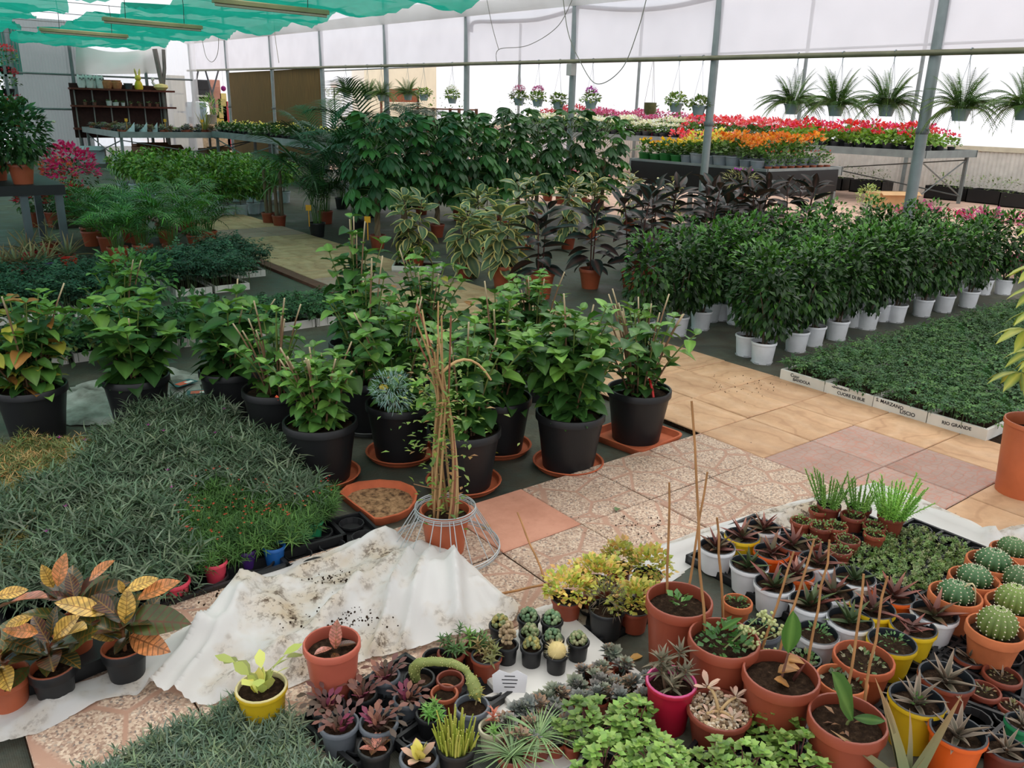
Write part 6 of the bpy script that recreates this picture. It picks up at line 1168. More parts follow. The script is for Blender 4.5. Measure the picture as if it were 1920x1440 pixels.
p = gp(1075, 1330, .0); mb = MB(); bevbox(mb, (-.26, -.17, 0), (.26, .17, .012), lin(222, 220, 214), .003); solo(mb.mesh('foam_base', 'painted', False), 'foam_tray', 'white polystyrene tray under the grey-blue rosettes', 'tray', (p[0], p[1], .002), -.05)
# light green trailing plants
MIN = [lin(122, 156, 72), lin(98, 132, 58), lin(140, 170, 88)]
def mintp(seed, rx, n, h):
    pp, z = pot(.05, .038, .075, BLACK, .012, .003); parts = list(pp); mb = MB(); k = n // 9; T = sprigT(6, .03, .024, .020, 1.2, .5); q = np.sqrt(NR.uniform(0, 1, k)) * rx; a = NR.uniform(0, 6.28, k); D = np.column_stack([.5 * np.cos(a), .5 * np.sin(a), np.ones(k)]); fr = frames(D); Rm = np.stack([fr[:, :, 1], fr[:, :, 2], fr[:, :, 0]], -1); L2 = blade(1.0, .85, 2, 'oval', .15, .2, 3)
    P = np.column_stack([q * np.cos(a), q * np.sin(a), z + h * (1.2 - (q / rx) ** 2 * .9) * NR.uniform(.0, 1, k)])
    for m in range(6):
        b = m * PI / 2 + (m // 2) * .8 + a; batch(mb, *L2, frames(np.column_stack([np.cos(b), np.sin(b), .35 + .2 * (m // 2) * np.ones(k)])), P + np.array([0, 0, .006 * (m // 2)]), vary(pick(MIN, k), k, .15), NR.uniform(.016, .030, k) * (1 - .15 * (m // 2)))
    parts.append(P_('foliage', mb.mesh('foliage', 'leaf'), kind='stuff')); mb = MB()
    for i in range(0, k, 2): tube(mb, curve((P[i, 0] * .3, P[i, 1] * .3, z - .01), (P[i, 0] * .6, P[i, 1] * .6, z + P[i, 2] * .4), P[i], 4), .0016, lin(110, 70, 66), 4, cap=False)
    parts.append(P_('stems', mb.mesh('stems', 'stem'), kind='stuff')); return parts
for j, (x, y, rx, n, o) in enumerate([(1105, 1345, .085, 420, 'below the grey-blue rosettes'), (1190, 1350, .085, 420, 'between rosettes and crimson pot'), (1130, 1420, .09, 460, 'at the bottom edge left of its twin'), (1235, 1425, .09, 460, 'at the bottom edge below the crimson pot'), (1455, 1345, .075, 380, 'in front of the upright-leaf pot'), (1500, 1415, .085, 420, 'at the bottom before the twisted-leaf pot'), (1400, 1430, .085, 420, 'below the gravel bowl'), (1335, 1420, .06, 220, 'sparse, between bowl and black tray')]):
    loc, _ = rimpos(x, y, 1, .10, .003); spawn(mintp(j, rx, n, .07), 'trailing_plant', 'light green round-leaved trailing plant ' + o, 'plant', loc, R.uniform(0, 6), group='light green trailing plants')
# yellow shrubs in their black tray
p = gp(1125, 1165, .0); solo(CTR, 'carry_tray', 'black tray under the yellow-leaved shrubs', 'tray', (p[0], p[1], .003), .0, s=.62)
for j, (x, y, w, rx, c, cols, n, o) in enumerate([(1063, 1120, 60, .085, TERRA2, None, 420, 'left in the black tray'), (1120, 1092, 60, .09, TERRA2, None, 460, 'tallest, behind the withered one'), (1191, 1140, 56, .085, TERRA2, None, 420, 'next to the large bare-soil pot'), (1215, 1075, 56, .08, TERRA2, None, 360, 'with reddish tips at the canes'), (1160, 1062, 50, .07, TERRA2, None, 260, 'farthest towards the slabs'), (1138, 1140, 70, .06, BLACK, [lin(104, 88, 66), lin(86, 84, 60)], 220, 'x')]):
    loc, r, pp, z = small(x, y, w, c, .8, BLACK, 'plastic', .78, .012, .003, .012); cc = cols or [lin(196, 186, 92), lin(176, 178, 82), lin(206, 168, 98), lin(150, 166, 74)]
    mb = crown('y', n, ellip(rx, .06, z + .045, .2, -.3, lumps=6), *(L_RND if not cols else L_NRW), vary(pick(cc, n), n, .18), 'leaf', (-.3, .8), (.014, .026) if not cols else (.02, .035)); lab = 'golden yellow small-leaved shrub ' + o if not cols else 'withered brown shrub in a black pot before the golden ones'
    spawn(pp + [P_('foliage', mb.mesh('foliage', 'leaf'), kind='stuff')], 'golden_shrub', lab, 'plant', loc, 0, group='golden shrubs')
# bright green upright crassulas
CRS = sprigT(34, .15, .020, .008, .8, 1.0)
for j, (x, y, w, rx, n, o) in enumerate([(1555, 945, 44, .055, 34, 'at the fleece corner'), (1612, 950, 44, .045, 26, 'in the middle, behind the tallest'), (1672, 965, 50, .06, 46, 'tallest, with a shoot reaching over the slabs')]):
    loc, r, pp, z = small(x, y, w, BROWN, .9, BLACK); k = n; q = np.sqrt(NR.uniform(0, 1, k)); a = NR.uniform(0, 6.28, k); D = np.column_stack([.55 * q * np.cos(a), .55 * q * np.sin(a), np.ones(k)])
    if j == 2: D[0] = (1.2, -.9, .9)
    fr = frames(D); Rm = np.stack([fr[:, :, 1], fr[:, :, 2], fr[:, :, 0]], -1); mb = MB(); S = NR.uniform(.6, 1.2, k) * (1.15 if j == 2 else .95); B = np.column_stack([q * np.cos(a) * r * .8, q * np.sin(a) * r * .8, np.full(k, z - .01)]); batch(mb, *CRS, Rm, B, vary(pick([lin(136, 188, 78), lin(114, 168, 66), lin(156, 202, 96)], k), k, .15), S)
    for i in range(k): d = Rm[i][:, 2]; tube(mb, [B[i], B[i] + d * .15 * S[i]], .0022, lin(128, 172, 80), 4)
    spawn(pp + [P_('shoots', mb.mesh('shoots', 'leaf'), kind='stuff')], 'pine_succulent', 'bright green upright pine-like succulent ' + o, 'succulent', loc, 0, group='bright green upright succulents')
for j, (x, y, w) in enumerate([(1503, 975, 42), (1540, 985, 44), (1600, 965, 46), (1568, 985, 44), (1640, 985, 42), (1590, 1010, 46), (1640, 1000, 40), (1520, 1012, 40), (1575, 1030, 44), (1535, 955, 36)]):
    loc, r, pp, z = small(x, y, w, BROWN if j % 3 else TERRA2, .8); spawn(pp + tuft(r * 1.1, z, 90, [lin(128, 160, 92), lin(106, 140, 76)], (.006, .011), .012, L_RND), 'sedum_pot', f'small brown pot overgrown with bead-like sedum, {ORD[j]} behind the dark succulents', 'succulent', loc, 0, group='sedum pots')
mat_mass('sedum_carpet', 'carpet of tiny bead-leaved sedum trailing over black plug trays', [(1620, 1015), (1700, 985), (1790, 1010), (1835, 1040), (1800, 1065), (1745, 1110), (1690, 1095), (1640, 1085), (1560, 1055), (1530, 1040)], .04, 900, sprigT(9, .018, .010, .008, 1.0, .6), [lin(128, 156, 92), lin(104, 134, 74), lin(146, 158, 108)], None, (.8, 1.5), 'leaf', amp=.006, tilt=.8, base=.035)
for k, (x, y) in enumerate([(1640, 1030), (1720, 1020), (1700, 1070), (1780, 1045), (1600, 1000)]):
    p = gp(x, y + 10, .0); solo(CTR, 'carry_tray', f'black plug tray below the bead-leaved sedum, {["first","second","third","fourth","fifth"][k]} from the pine-like succulents', 'tray', (p[0], p[1], .002), 0, group='plug trays of the sedum', s=.7)
for k, (x, y) in enumerate([(1780, 1330), (1850, 1330), (1740, 1260), (825, 1315), (720, 1330), (1400, 1420), (1830, 1260)]):
    p = gp(x, y + 10, .0); solo(CTR, 'carry_tray', 'black cell tray ' + ['under the yellow and orange aloe pots', 'under the low brown pots', 'under the brown aloe pot', 'under the rope cactus pots', 'under the purple jointed cacti', 'under the trailing plants', 'below the yellowish barrel cactus'][k], 'tray', (p[0], p[1], .002), .05 * k, group='black trays under succulents', s=.75)
# large aloe at the bottom edge
b = gp(1690, 1505, .0); parts = []; pp, z = pot(.06, .05, .05, TERRA2, .012, .004)
for k, (t, w_) in enumerate([((1652, 1290), 1), ((1675, 1290), 1), ((1725, 1345), 1.1), ((1805, 1305), 1.2), ((1585, 1370), .8), ((1625, 1400), .8), ((1755, 1395), .8), ((1700, 1405), .9), ((1690, 1325), .9)]):
    e = atd(*t, b @ FH + R.uniform(-.03, .06)); d = e - b - np.array([0, 0, z]); parts.append(P_('leaf', ALO[k % 3], I4((0, 0, z), F1(d, 0, (-.4, -.6, 1)), np.linalg.norm(d) / .30)))
spawn(pp + parts, 'potted_aloe', 'tall green aloe with spiny edges rising from the bottom edge', 'succulent', b, 0)
# flowering-edge pots at the far side of the paving
loc, r, pp, z = small(1945, 790, 110, lin(196, 104, 64), 1.1, None, 'plastic', .8, .02, .004, .0); SCH = [frond('schefflera', .02, 2, .02, .01, .1, lin(120, 140, 60))]
mb = MB(); VL = []
for v in range(2):
    mb = MB(); tube(mb, curve((0, 0, 0), (.06, 0, .03), (.12, 0, .03)), .003, lin(140, 150, 80), 4)
    for k in range(7): tV, tF = blade(.13, .045, 4, 'oval', .2, .5, 3, .55); batch(mb, tV, tF, F1((math.cos((k - 3) * .8), math.sin((k - 3) * .8), -.2))[None], [(.12, 0, .03)], np.where((np.arange(len(tV)) % 3 == 1)[:, None], lin(196, 196, 90), lin(*((96, 128, 56) if v else (150, 166, 70))))[None])
    VL.append(mb.mesh('umbrella_leaf', 'leaf'))
parts = list(pp) + [stem_part([(0, 0, z), (.01, 0, z + .5), (0, .01, z + 1.0)], .008, .005, lin(130, 120, 80))]
for k in range(24): a = k * 2.4; h = z + .18 + .85 * k / 24; parts.append(P_('leaf', VL[k % 2], I4((0, 0, h), F1((math.cos(a), math.sin(a), .25)), 1.05)))
spawn(parts, 'umbrella_tree', 'yellow-green variegated umbrella tree in a terracotta pot beside the trays', 'plant', loc, 0)
# litter on sheet and slabs
mb = MB(); n = 260; px_ = np.concatenate([np.column_stack([NR.normal(cx, sx, m), NR.normal(cy, sy, m)]) for cx, cy, sx, sy, m in [(680, 1150, 40, 14, 90), (620, 1085, 25, 6, 50), (370, 1115, 30, 8, 60), (640, 1165, 60, 8, 60), (1400, 720, 40, 12, 50), (1190, 985, 30, 14, 40)]])
for x, y in px_: p = gp(x, y, .05 if x < 900 else .003); box(mb, p, NR.uniform(.001, .006, 3), lin(*random.choice([(60, 46, 36), (90, 66, 48), (48, 36, 30)])), NR.uniform(0, 3, 3))
solo(mb.mesh('soil_crumbs', 'soil', False), 'soil_crumbs', 'dark soil crumbs scattered on fleece and slabs', 'soil', kind='stuff')
for j, (x, y, c, o) in enumerate([(920, 985, lin(206, 150, 60), 'at the wire cage'), (1205, 1230, lin(196, 150, 80), 'beside the large bare-soil pot'), (1120, 1215, lin(190, 150, 70), 'between cactus tray and brown pot'), (935, 850, lin(190, 180, 70), 'on the dark cloth by the pots'), (1155, 958, lin(96, 120, 80), 'green, on the slabs')]):
    p = gp(x, y, .008); tV, tF = blade(.05, .028, 4, 'oval', .5, .2, 3); solo(leafmesh('fallen_leaf', tV, tF, c, 'leaf', k=3), 'fallen_leaf', 'curled fallen leaf ' + o, 'leaf', p, R.uniform(0, 6), group='fallen leaves')
# ------------------------------------------------------------------ hanging baskets on the pipe
HX = ROWX - .09
def hang(seed, kind, flower=None, drop=.0, sc=1.0):
    pp, z = pot(.10, .068, .125, lin(150, 168, 172), .018, .006, None, 20, soil=.9); parts = list(pp); r_ = random.Random(seed)
    if kind == 'fern':
        for k in range(84):
            a = k * 2.4; q = r_.random(); parts.append(P_('frond', FRN[0 if q > .72 else 1 + r_.randrange(2)], I4((math.cos(a) * .03, math.sin(a) * .03, z), np.array(Euler((r_.uniform(-.3, .3), -r_.uniform(.25, .7) if q > .72 else r_.uniform(-.45, .35), a)).to_matrix()), sc * r_.uniform(.75, 1.08))))
    else:
        n = 170; mb = crown('f', n, ellip(.16, .10, z + .04, .3, -.5, lumps=4), *L_RND, vary(pick([lin(112, 140, 66), lin(88, 120, 56), lin(140, 156, 84)], n), n), 'leaf', (-.5, .5), (.04, .065))
        m = 26; Q = np.column_stack([NR.normal(0, .13, m), NR.normal(0, .13, m), z - NR.uniform(.02, .22, m)]); batch(mb, *L_RND, frames(sph(m)), Q, vary([lin(100, 130, 64)] * m, m), NR.uniform(.035, .055, m)); parts.append(P_('foliage', mb.mesh('foliage', 'leaf'), kind='stuff'))
        if flower is not None:
            n = 130; mb = crown('b', n, ellip(.10, .07, z + .15, .4, -.3), *L_RND, vary([flower] * n, n, .25), 'petal', (-.3, .6), (.025, .04)); parts.append(P_('blossoms', mb.mesh('blossoms', 'petal'), kind='stuff'))
    top = .52 + drop
    for k in range(3): a = 2 * PI * k / 3 + .3; mb = MB(); tube(mb, [(.10 * math.cos(a), .10 * math.sin(a), .12), (0, 0, top)], .0025, lin(170, 178, 176), 4); parts.append(P_('hanger_wire', mb.mesh('hanger_wire', 'metal')))
    mb = MB(); a = np.linspace(-1.6, 2.6, 9); tube(mb, [(0, 0, top - .01)] + [(.036 * math.cos(t), 0, top + .075 + .036 * math.sin(t)) for t in a], .005, lin(150, 170, 176), 5); parts.append(P_('hook', mb.mesh('hook', 'metal'))); return parts
hb = [(1485, 205, 'fern', None, 'first to the fifth hook from the junction box side'), (1567, 208, 'fern', None, 'second fern, its fronds most upright'), (1662, 208, 'fern', None, 'third fern before the leaning near post'), (1800, 216, 'fern', None, 'fourth fern, past the near post'), (1920, 214, 'fern', None, 'fern cut off by the frame'),
      (1267, 202, 'ivy', None, 'without flowers, before the second post'), (1310, 207, 'ivy', None, 'trailing long shoots at the second post'), (1108, 197, 'ivy', lin(186, 80, 190), 'with a round purple flower head'), (1047, 198, 'ivy', None, 'plain green beside the third post'), (1008, 193, 'ivy', lin(196, 110, 180), 'with mauve flowers'), (973, 191, 'ivy', lin(190, 120, 170), 'with few mauve flowers, yellowing leaves'),
      (848, 188, 'ivy', lin(222, 224, 230), 'with whitish flowers next to the fourth post'), (795, 183, 'ivy', None, 'low green in a pale blue pot'), (765, 182, 'fern', None, 'largest of the small far ferns'), (716, 184, 'fern', None, 'far fern behind the fifth post'), (690, 182, 'fern', None, 'far fern before the cream wall'), (650, 178, 'fern', None, 'last fern, beside the brown boards')]
for j, (x, y, k, fl, o) in enumerate(hb):
    p = atx(x, y, HX); top = pipez(p[1]) + .035; z0 = p[2] - .06; drop = top - z0 - .52 - .108; j == 0
    lab = ('hanging fern, ' if k == 'fern' else 'hanging ivy geranium basket, ') + (o if j else 'next to the gap after the second post')
    spawn(hang(800 + j, k, fl, drop, 1.34 if p[1] < 9 else 1.1), 'hanging_basket', lab, 'hanging plant', (p[0], p[1], z0), R.uniform(-.2, .2), group='baskets on the pipe')
p = atx(1218, 214, HX + 2.5); mb = MB(); lathe(mb, [(.09, 0), (.11, .05), (.115, .2), (.11, .205), (.1, .19)], lin(96, 98, 62), 14); parts = [P_('basket', mb.mesh('basket', 'wood'))]
mb = MB(); [tube(mb, [(.11 * math.cos(a), .11 * math.sin(a), .2), (0, 0, 1.0)], .004, lin(120, 120, 100), 4) for a in (0, 2.1, 4.2)]; parts.append(P_('hanger_wire', mb.mesh('hw', 'metal'))); spawn(parts, 'moss_basket', 'empty mossy brown hanging basket above the white flowers', 'basket', p)
mb = MB(); tube(mb, [(HX + 2.5, 2, p[2] + 1.0), (HX + 2.5, 30, p[2] + 1.0)], .02, GALV, 6); solo(mb.mesh('rail', 'metal'), 'hanging_rail', 'thin steel rail over the flower benches', 'rail')
p = atx(1088, 130, ROWX - .1); mb = MB(); bevbox(mb, (-.05, -.06, -.09), (.05, .06, .09), lin(170, 172, 168), .01); solo(mb.mesh('jb', 'painted', False), 'junction_box', 'small grey electrical junction box on the third post', 'box', (ROWX - .11, 10.72, p[2]))

# ------------------------------------------------------------------ flower pots for the benches
def flowerpot(pr, ph, pc, fcols, lcols, rx, rz, nl, nf, ls, fs, fz=.6):
    pp, z = pot(pr, pr * .76, ph, pc, .012, .003, n=14); mb = crown('l', nl, ellip(rx, rz, z + rz * .7, .3, -.3), *L_RND, vary(pick(lcols, nl), nl), 'leaf', (-.3, .6), ls); parts = list(pp) + [P_('foliage', mb.mesh('foliage', 'leaf'), kind='stuff')]
    if nf: mb = crown('b', nf, ellip(rx * .95, rz * .7, z + rz * (1.0 + fz), .5, .0), *L_RND, vary(pick(fcols, nf), nf, .15), 'petal', (-.1, .8), fs, outw=.6); parts.append(P_('blossoms', mb.mesh('blossoms', 'petal'), kind='stuff'))
    return parts
GL = [lin(80, 122, 56), lin(98, 140, 64), lin(66, 104, 50)]; GB = [lin(130, 172, 70), lin(112, 154, 60)]
FP = dict(pansy=[flowerpot(.075, .10, lin(50, 130, 60), [lin(240, 200, 40), lin(236, 160, 30)], GL, .12, .07, 70, 18, (.04, .06), (.03, .045)) for _ in range(2)], paleyellow=[flowerpot(.085, .12, lin(150, 160, 168), [lin(236, 224, 120), lin(226, 210, 90)], GL, .13, .10, 60, 60, (.04, .06), (.03, .045)) for _ in range(2)],
          orange=[flowerpot(.085, .12, lin(140, 150, 158), [lin(226, 130, 50), lin(206, 104, 40), lin(232, 160, 70)], GL, .13, .10, 60, 50, (.04, .06), (.03, .045)) for _ in range(2)], rose=[flowerpot(.055, .075, TERRA, [lin(200, 90, 80)], GL, .10, .11, 70, 4, (.03, .05), (.03, .04)) for _ in range(2)],
          redger=[flowerpot(.07, .10, lin(60, 60, 64), [lin(222, 40, 50), lin(232, 70, 80), lin(226, 60, 130)], GB, .14, .09, 70, 26, (.05, .08), (.04, .065), 1.1) for _ in range(3)], pink=[flowerpot(.07, .10, lin(60, 60, 64), [lin(236, 100, 130), lin(240, 130, 140), lin(222, 60, 80)], GL, .12, .08, 50, 36, (.045, .07), (.04, .06), 1.2) for _ in range(2)],
          white=[flowerpot(.08, .11, lin(60, 60, 64), [lin(240, 240, 236)], GL, .15, .09, 60, 70, (.04, .06), (.035, .05)) for _ in range(2)], mum=[flowerpot(.09, .12, lin(170, 50, 100), [lin(216, 120, 170), lin(196, 90, 150)], GL, .20, .14, 80, 130, (.04, .06), (.03, .05)) for _ in range(2)], redmum=[flowerpot(.09, .12, BLACK, [lin(206, 60, 80), lin(190, 70, 90)], GL, .20, .15, 80, 110, (.04, .06), (.03, .05))],
          prim=[flowerpot(.06, .09, BLACK, [lin(244, 240, 190), lin(240, 226, 120)], [lin(64, 100, 48), lin(52, 86, 44)], .13, .08, 80, 6, (.05, .08), (.035, .05)) for _ in range(3)], cycl=[flowerpot(.07, .10, TERRA2, [lin(216, 40, 130), lin(226, 80, 150)], GL, .13, .10, 60, 40, (.04, .06), (.035, .05), 1.3) for _ in range(2)], green=[flowerpot(.07, .10, BLACK, None, GL, .15, .12, 90, 0, (.04, .07), None) for _ in range(2)])
def bench(name, label, x0, x1, y0, y1, z, legs, skirt=None, col=GALV, tray=True, brace=True, foot=ZC):
    parts = []; mb = MB(); bbox(mb, (x0, y0, z - .03), (x1, y1, z), lin(60, 62, 64)); 
    parts.append(P_('bed', mb.mesh('bed', 'painted', False)))
    for (a, b) in (((x0 - .02, y0 - .02), (x0 + .02, y1 + .02)), ((x1 - .02, y0 - .02), (x1 + .02, y1 + .02)), ((x0, y0 - .02), (x1, y0 + .02)), ((x0, y1 - .02), (x1, y1 + .02))): mb = MB(); bbox(mb, (*a, z - .09), (*b, z + .05), col); parts.append(P_('edge_rail', mb.mesh('edge_rail', 'metal', False)))
    for (x, y) in legs: mb = MB(); bbox(mb, (x - .03, y - .03, foot), (x + .03, y + .03, z - .03), col * .9); parts.append(P_('leg', mb.mesh('leg', 'metal', False)))
    if brace:
        for i in range(len(legs) - 1):
            (xa, ya), (xb, yb) = legs[i], legs[i + 1]
            if abs(xa - xb) < .1 or abs(ya - yb) < .1:
                for q in (0, 1): mb = MB(); tube(mb, [(xa, ya, .12 if q else z - .15), (xb, yb, z - .15 if q else .12)], .014, col * .8, 6); parts.append(P_('brace', mb.mesh('brace', 'metal')))
    if skirt:
        for (a, b) in skirt:
            n = 14; V = []
            for i in range(n + 1):
                t = i / n; sg = .05 * math.sin(PI * t) + .01 * math.sin(t * 40); p = np.array(a) * (1 - t) + np.array(b) * t; V += [(p[0] - .03, p[1] - .03, z + .01), (p[0] - .05, p[1] - .05, z - .12), (p[0] - .03 + .01 * math.sin(i), p[1] - .03, z - .34 - sg)]
            mb = MB(); mb.add(V, np.array([(3 * i + j, 3 * i + 3 + j, 3 * i + 4 + j, 3 * i + 1 + j) for i in range(n) for j in range(2)]), BLACK * .35); parts.append(P_('black_cloth', mb.mesh('black_cloth', 'painted')))
    return spawn(parts, name, label, 'bench', (0, 0, 0))
bench('flower_bench', 'flower bench hung with sagging black cloth behind the dark rubber plants', 11.05, 13.1, 8.0, 10.9, .78, [(11.1, 8.05), (13.03, 8.05), (13.03, 10.8), (11.1, 10.8), (11.1, 9.5)], [((11.05, 8.0), (11.05, 10.9)), ((11.05, 8.0), (13.0, 8.0))], brace=False)
def put(kind, x, y, z, lab, grp, s=1.0): spawn(FP[kind][R.randrange(len(FP[kind]))], kind_name[kind], lab, 'flower', (x, y, z), R.uniform(0, 6), s, group=grp)
kind_name = dict(pansy='potted_pansy', paleyellow='potted_marigold', orange='potted_marigold', rose='potted_rose', redger='potted_geranium', pink='potted_cyclamen', white='potted_chrysanthemum', mum='potted_chrysanthemum', redmum='potted_chrysanthemum', prim='potted_primrose', cycl='potted_cyclamen', green='potted_herb')
for i, y in enumerate(np.arange(8.28, 10.85, .24)):
    for k, x in enumerate((11.2, 11.46, 11.72, 12.0, 12.3, 12.6)):
        kd = 'pansy' if y > 9.95 and k < 3 else ('pink' if y > 9.95 else ('paleyellow' if (y > 9.1 and k < 4) or (k > 3 and y > 9.5) else 'orange'))
        lb = {'pansy': 'yellow pansy in a green pot on the black-skirted bench', 'pink': 'red-pink flowers behind the pansies on the black-skirted bench', 'paleyellow': 'pale yellow marigold in a grey pot on the black-skirted bench', 'orange': 'orange marigold in a grey pot on the black-skirted bench'}[kd]
        put(kd, x + R.uniform(-.02, .02), y + R.uniform(-.02, .02), .78, lb.replace('black-skirted', 'skirted') + f', {ORD[k]} row, {ORD[i]} pot', lb.split(' in ')[0].split(' behind')[0] + ' on the skirted bench', R.uniform(1.3, 1.75))
for i, x in enumerate(np.arange(11.25, 13.0, .2)): put('rose', x, 8.12, .78, f'miniature rose in a small terracotta pot, {ORD[i]} along the end of the skirted bench', 'miniature roses')
bench('flower_bench', 'long grey flower bench along the plastic wall with red geraniums', 16.2, 18.3, 8.2, 21.2, 1.0, [(16.3, 8.3), (18.15, 8.3), (18.15, 14.5), (16.3, 14.5), (16.3, 8.3)][:4] + [(16.3, 20.9)])
for i, y in enumerate(np.arange(8.45, 21.0, .30)):
    for k, x in enumerate((16.4, 16.75, 17.2, 17.7)):
        kd = 'redger' if y < 11.6 else ('pink' if y < 14.6 else ('white' if k < 2 else 'mum') if y < 19.3 else ('redmum' if k > 1 else 'white'))
        lb = {'redger': 'red geranium above light green leaves on the long grey bench', 'pink': 'pink-red cyclamen in clear sleeve on the long grey bench', 'white': 'white chrysanthemum dome on the long grey bench', 'mum': 'tall pink chrysanthemum bush on the long grey bench', 'redmum': 'crimson chrysanthemum bush at the end of the long grey bench'}[kd]
        put(kd, x + R.uniform(-.04, .04), y + R.uniform(-.04, .04), 1.0, lb.replace('the long grey', 'grey').replace(' above light green leaves', '') + f', {ORD[k]} row, {(ORD + ["thirty-" + o for o in ORD[:15]])[i]} pot', lb.split(' on ')[0].split(' above')[0] + ' on long bench', R.uniform(1.1, 1.8))
# things on the floor of the bright bay
def crate(x, y, w, d, lab): 
    mb = MB(); 
    for (a, b) in (((-w / 2, -d / 2, 0), (w / 2, -d / 2 + .02, .28)), ((-w / 2, d / 2 - .02, 0), (w / 2, d / 2, .28)), ((-w / 2, -d / 2, 0), (-w / 2 + .02, d / 2, .28)), ((w / 2 - .02, -d / 2, 0), (w / 2, d / 2, .28)), ((-w / 2, -d / 2, 0), (w / 2, d / 2, .02))): bbox(mb, a, b, BLACK)
    n = 160; m2 = MB(); batch(m2, *L_SM, frames(sph(n, -.2)), np.column_stack([NR.uniform(-w / 2, w / 2, n), NR.uniform(-d / 2, d / 2, n), NR.uniform(.2, .55, n)]), vary(pick([lin(104, 130, 80), lin(130, 146, 96)], n), n), NR.uniform(.05, .09, n)); spawn([P_('box', mb.mesh('box', 'plastic', False)), P_('foliage', m2.mesh('foliage', 'leaf'), kind='stuff')], 'plant_crate', lab, 'crate', (x, y, ZC), 0, group='black plant crates')
for j, (x, y) in enumerate([(18.6, 7.2), (18.9, 8.0), (18.9, 8.9), (18.7, 10.6), (18.7, 11.6), (18.6, 12.6), (19.0, 6.3)]): crate(x, y, .5, .8, f'black crate of seedlings by the corrugated wall, {ORD[j]} counted from the opening')
p = gp(1668, 390, ZC); mb = MB(); bevbox(mb, (-.4, -.25, 0), (.4, .25, .30), lin(202, 160, 112), .005); box(mb, (0, -.3, .30), (.8, .12, .006), lin(210, 170, 122), (.5, 0, 0)); solo(mb.mesh('carton', 'painted', False), 'cardboard_box', 'open brown cardboard box under the geranium bench', 'box', p, -.5)
for j, (x, y, o) in enumerate([(1622, 398, 'beside the cardboard box'), (1535, 385, 'under the end of the black-skirted bench'), (1395, 392, 'under the black-skirted bench behind the dark leaves')]):
    p = gp(x, y, ZC); pp, z = pot(.11, .085, .17, lin(206, 206, 200), .015, .004); n = 260; mb = crown('f', n, ellip(.2, .19, z + .17, .6, -.8), *L_SM, vary(pick([lin(172, 190, 120), lin(140, 166, 90)], n), n), 'leaf', (-.2, .4), (.04, .06)); spawn(pp + [P_('foliage', mb.mesh('foliage', 'leaf'), kind='stuff')], 'ball_shrub', 'pale green ball-shaped shrub ' + o, 'plant', p, 0, group='ball shrubs')
for j, (x, y) in enumerate([(10.2, 4.35), (10.3, 4.7), (10.15, 5.1), (10.5, 4.5), (10.35, 3.9), (10.1, 3.6)]): put('cycl' if j % 2 else 'mum', x, y, ZC, f'pink flowering pot beyond the last fig, {ORD[j]} of six', 'pink pots beyond the figs', 1.6)
for j, (x, y) in enumerate([(10.2, 11.0), (10.35, 11.4), (10.2, 11.8), (10.6, 11.2), (10.5, 11.9), (10.3, 12.3)]): put('cycl', x, y, ZC, f'magenta cyclamen on the floor behind the pachira line, {ORD[j]} of six', 'magenta cyclamens', 1.5)
for j, (x, y) in enumerate([(10.4, 14.2), (10.6, 14.8), (10.5, 15.4), (10.7, 16.2), (10.9, 15.0), (10.6, 16.9), (10.8, 17.6)]): put(['redger', 'cycl', 'pink'][j % 3], x, y, .75, f'bright pink flowers glimpsed behind the kentia palms, {ORD[j]} of seven', 'pink flowers behind palms', 1.3)
mb = MB(); bbox(mb, (10.2, 13.9, .68), (11.2, 18, .75), lin(120, 110, 100)); [bbox(mb, (x, y, ZC), (x + .06, y + .06, .68), GALV) for x in (10.25, 11.1) for y in (14, 17.8)]; solo(mb.mesh('low_bench', 'wood', False), 'flower_bench', 'narrow bench of pink flowers behind the post row', 'bench')
# hanging moss plant in front of the black cloth
p = gp(1400, 355, .45); n = 300; pp, z = pot(.12, .09, .15, BROWN, .015, .004); mb = crown('f', n, ellip(.30, .22, z + .12, .2, -.5, lumps=4), *L_NRW, vary(pick([lin(150, 160, 80), lin(128, 128, 76), lin(110, 96, 66)], n), n), 'leaf', (-.6, .6), (.06, .1)); m2 = MB(); [ball(m2, (R.uniform(-.2, .2), R.uniform(-.2, .2), z + .3), .018, lin(190, 90, 200), 5, 3) for _ in range(7)]
spawn(pp + [P_('foliage', mb.mesh('foliage', 'leaf'), kind='stuff'), P_('blossoms', m2.mesh('blossoms', 'petal'))], 'erica_plant', 'yellow-brown heather-like plant with mauve blossoms before the black cloth', 'plant', (10.4, 7.95, .42), 0)
mb = MB(); bbox(mb, (10.1, 7.7, ZC), (10.7, 8.2, .42), lin(60, 58, 54)); solo(mb.mesh('crate_stand', 'wood', False), 'crate_stand', 'dark upturned crate under the heather-like plant', 'crate')

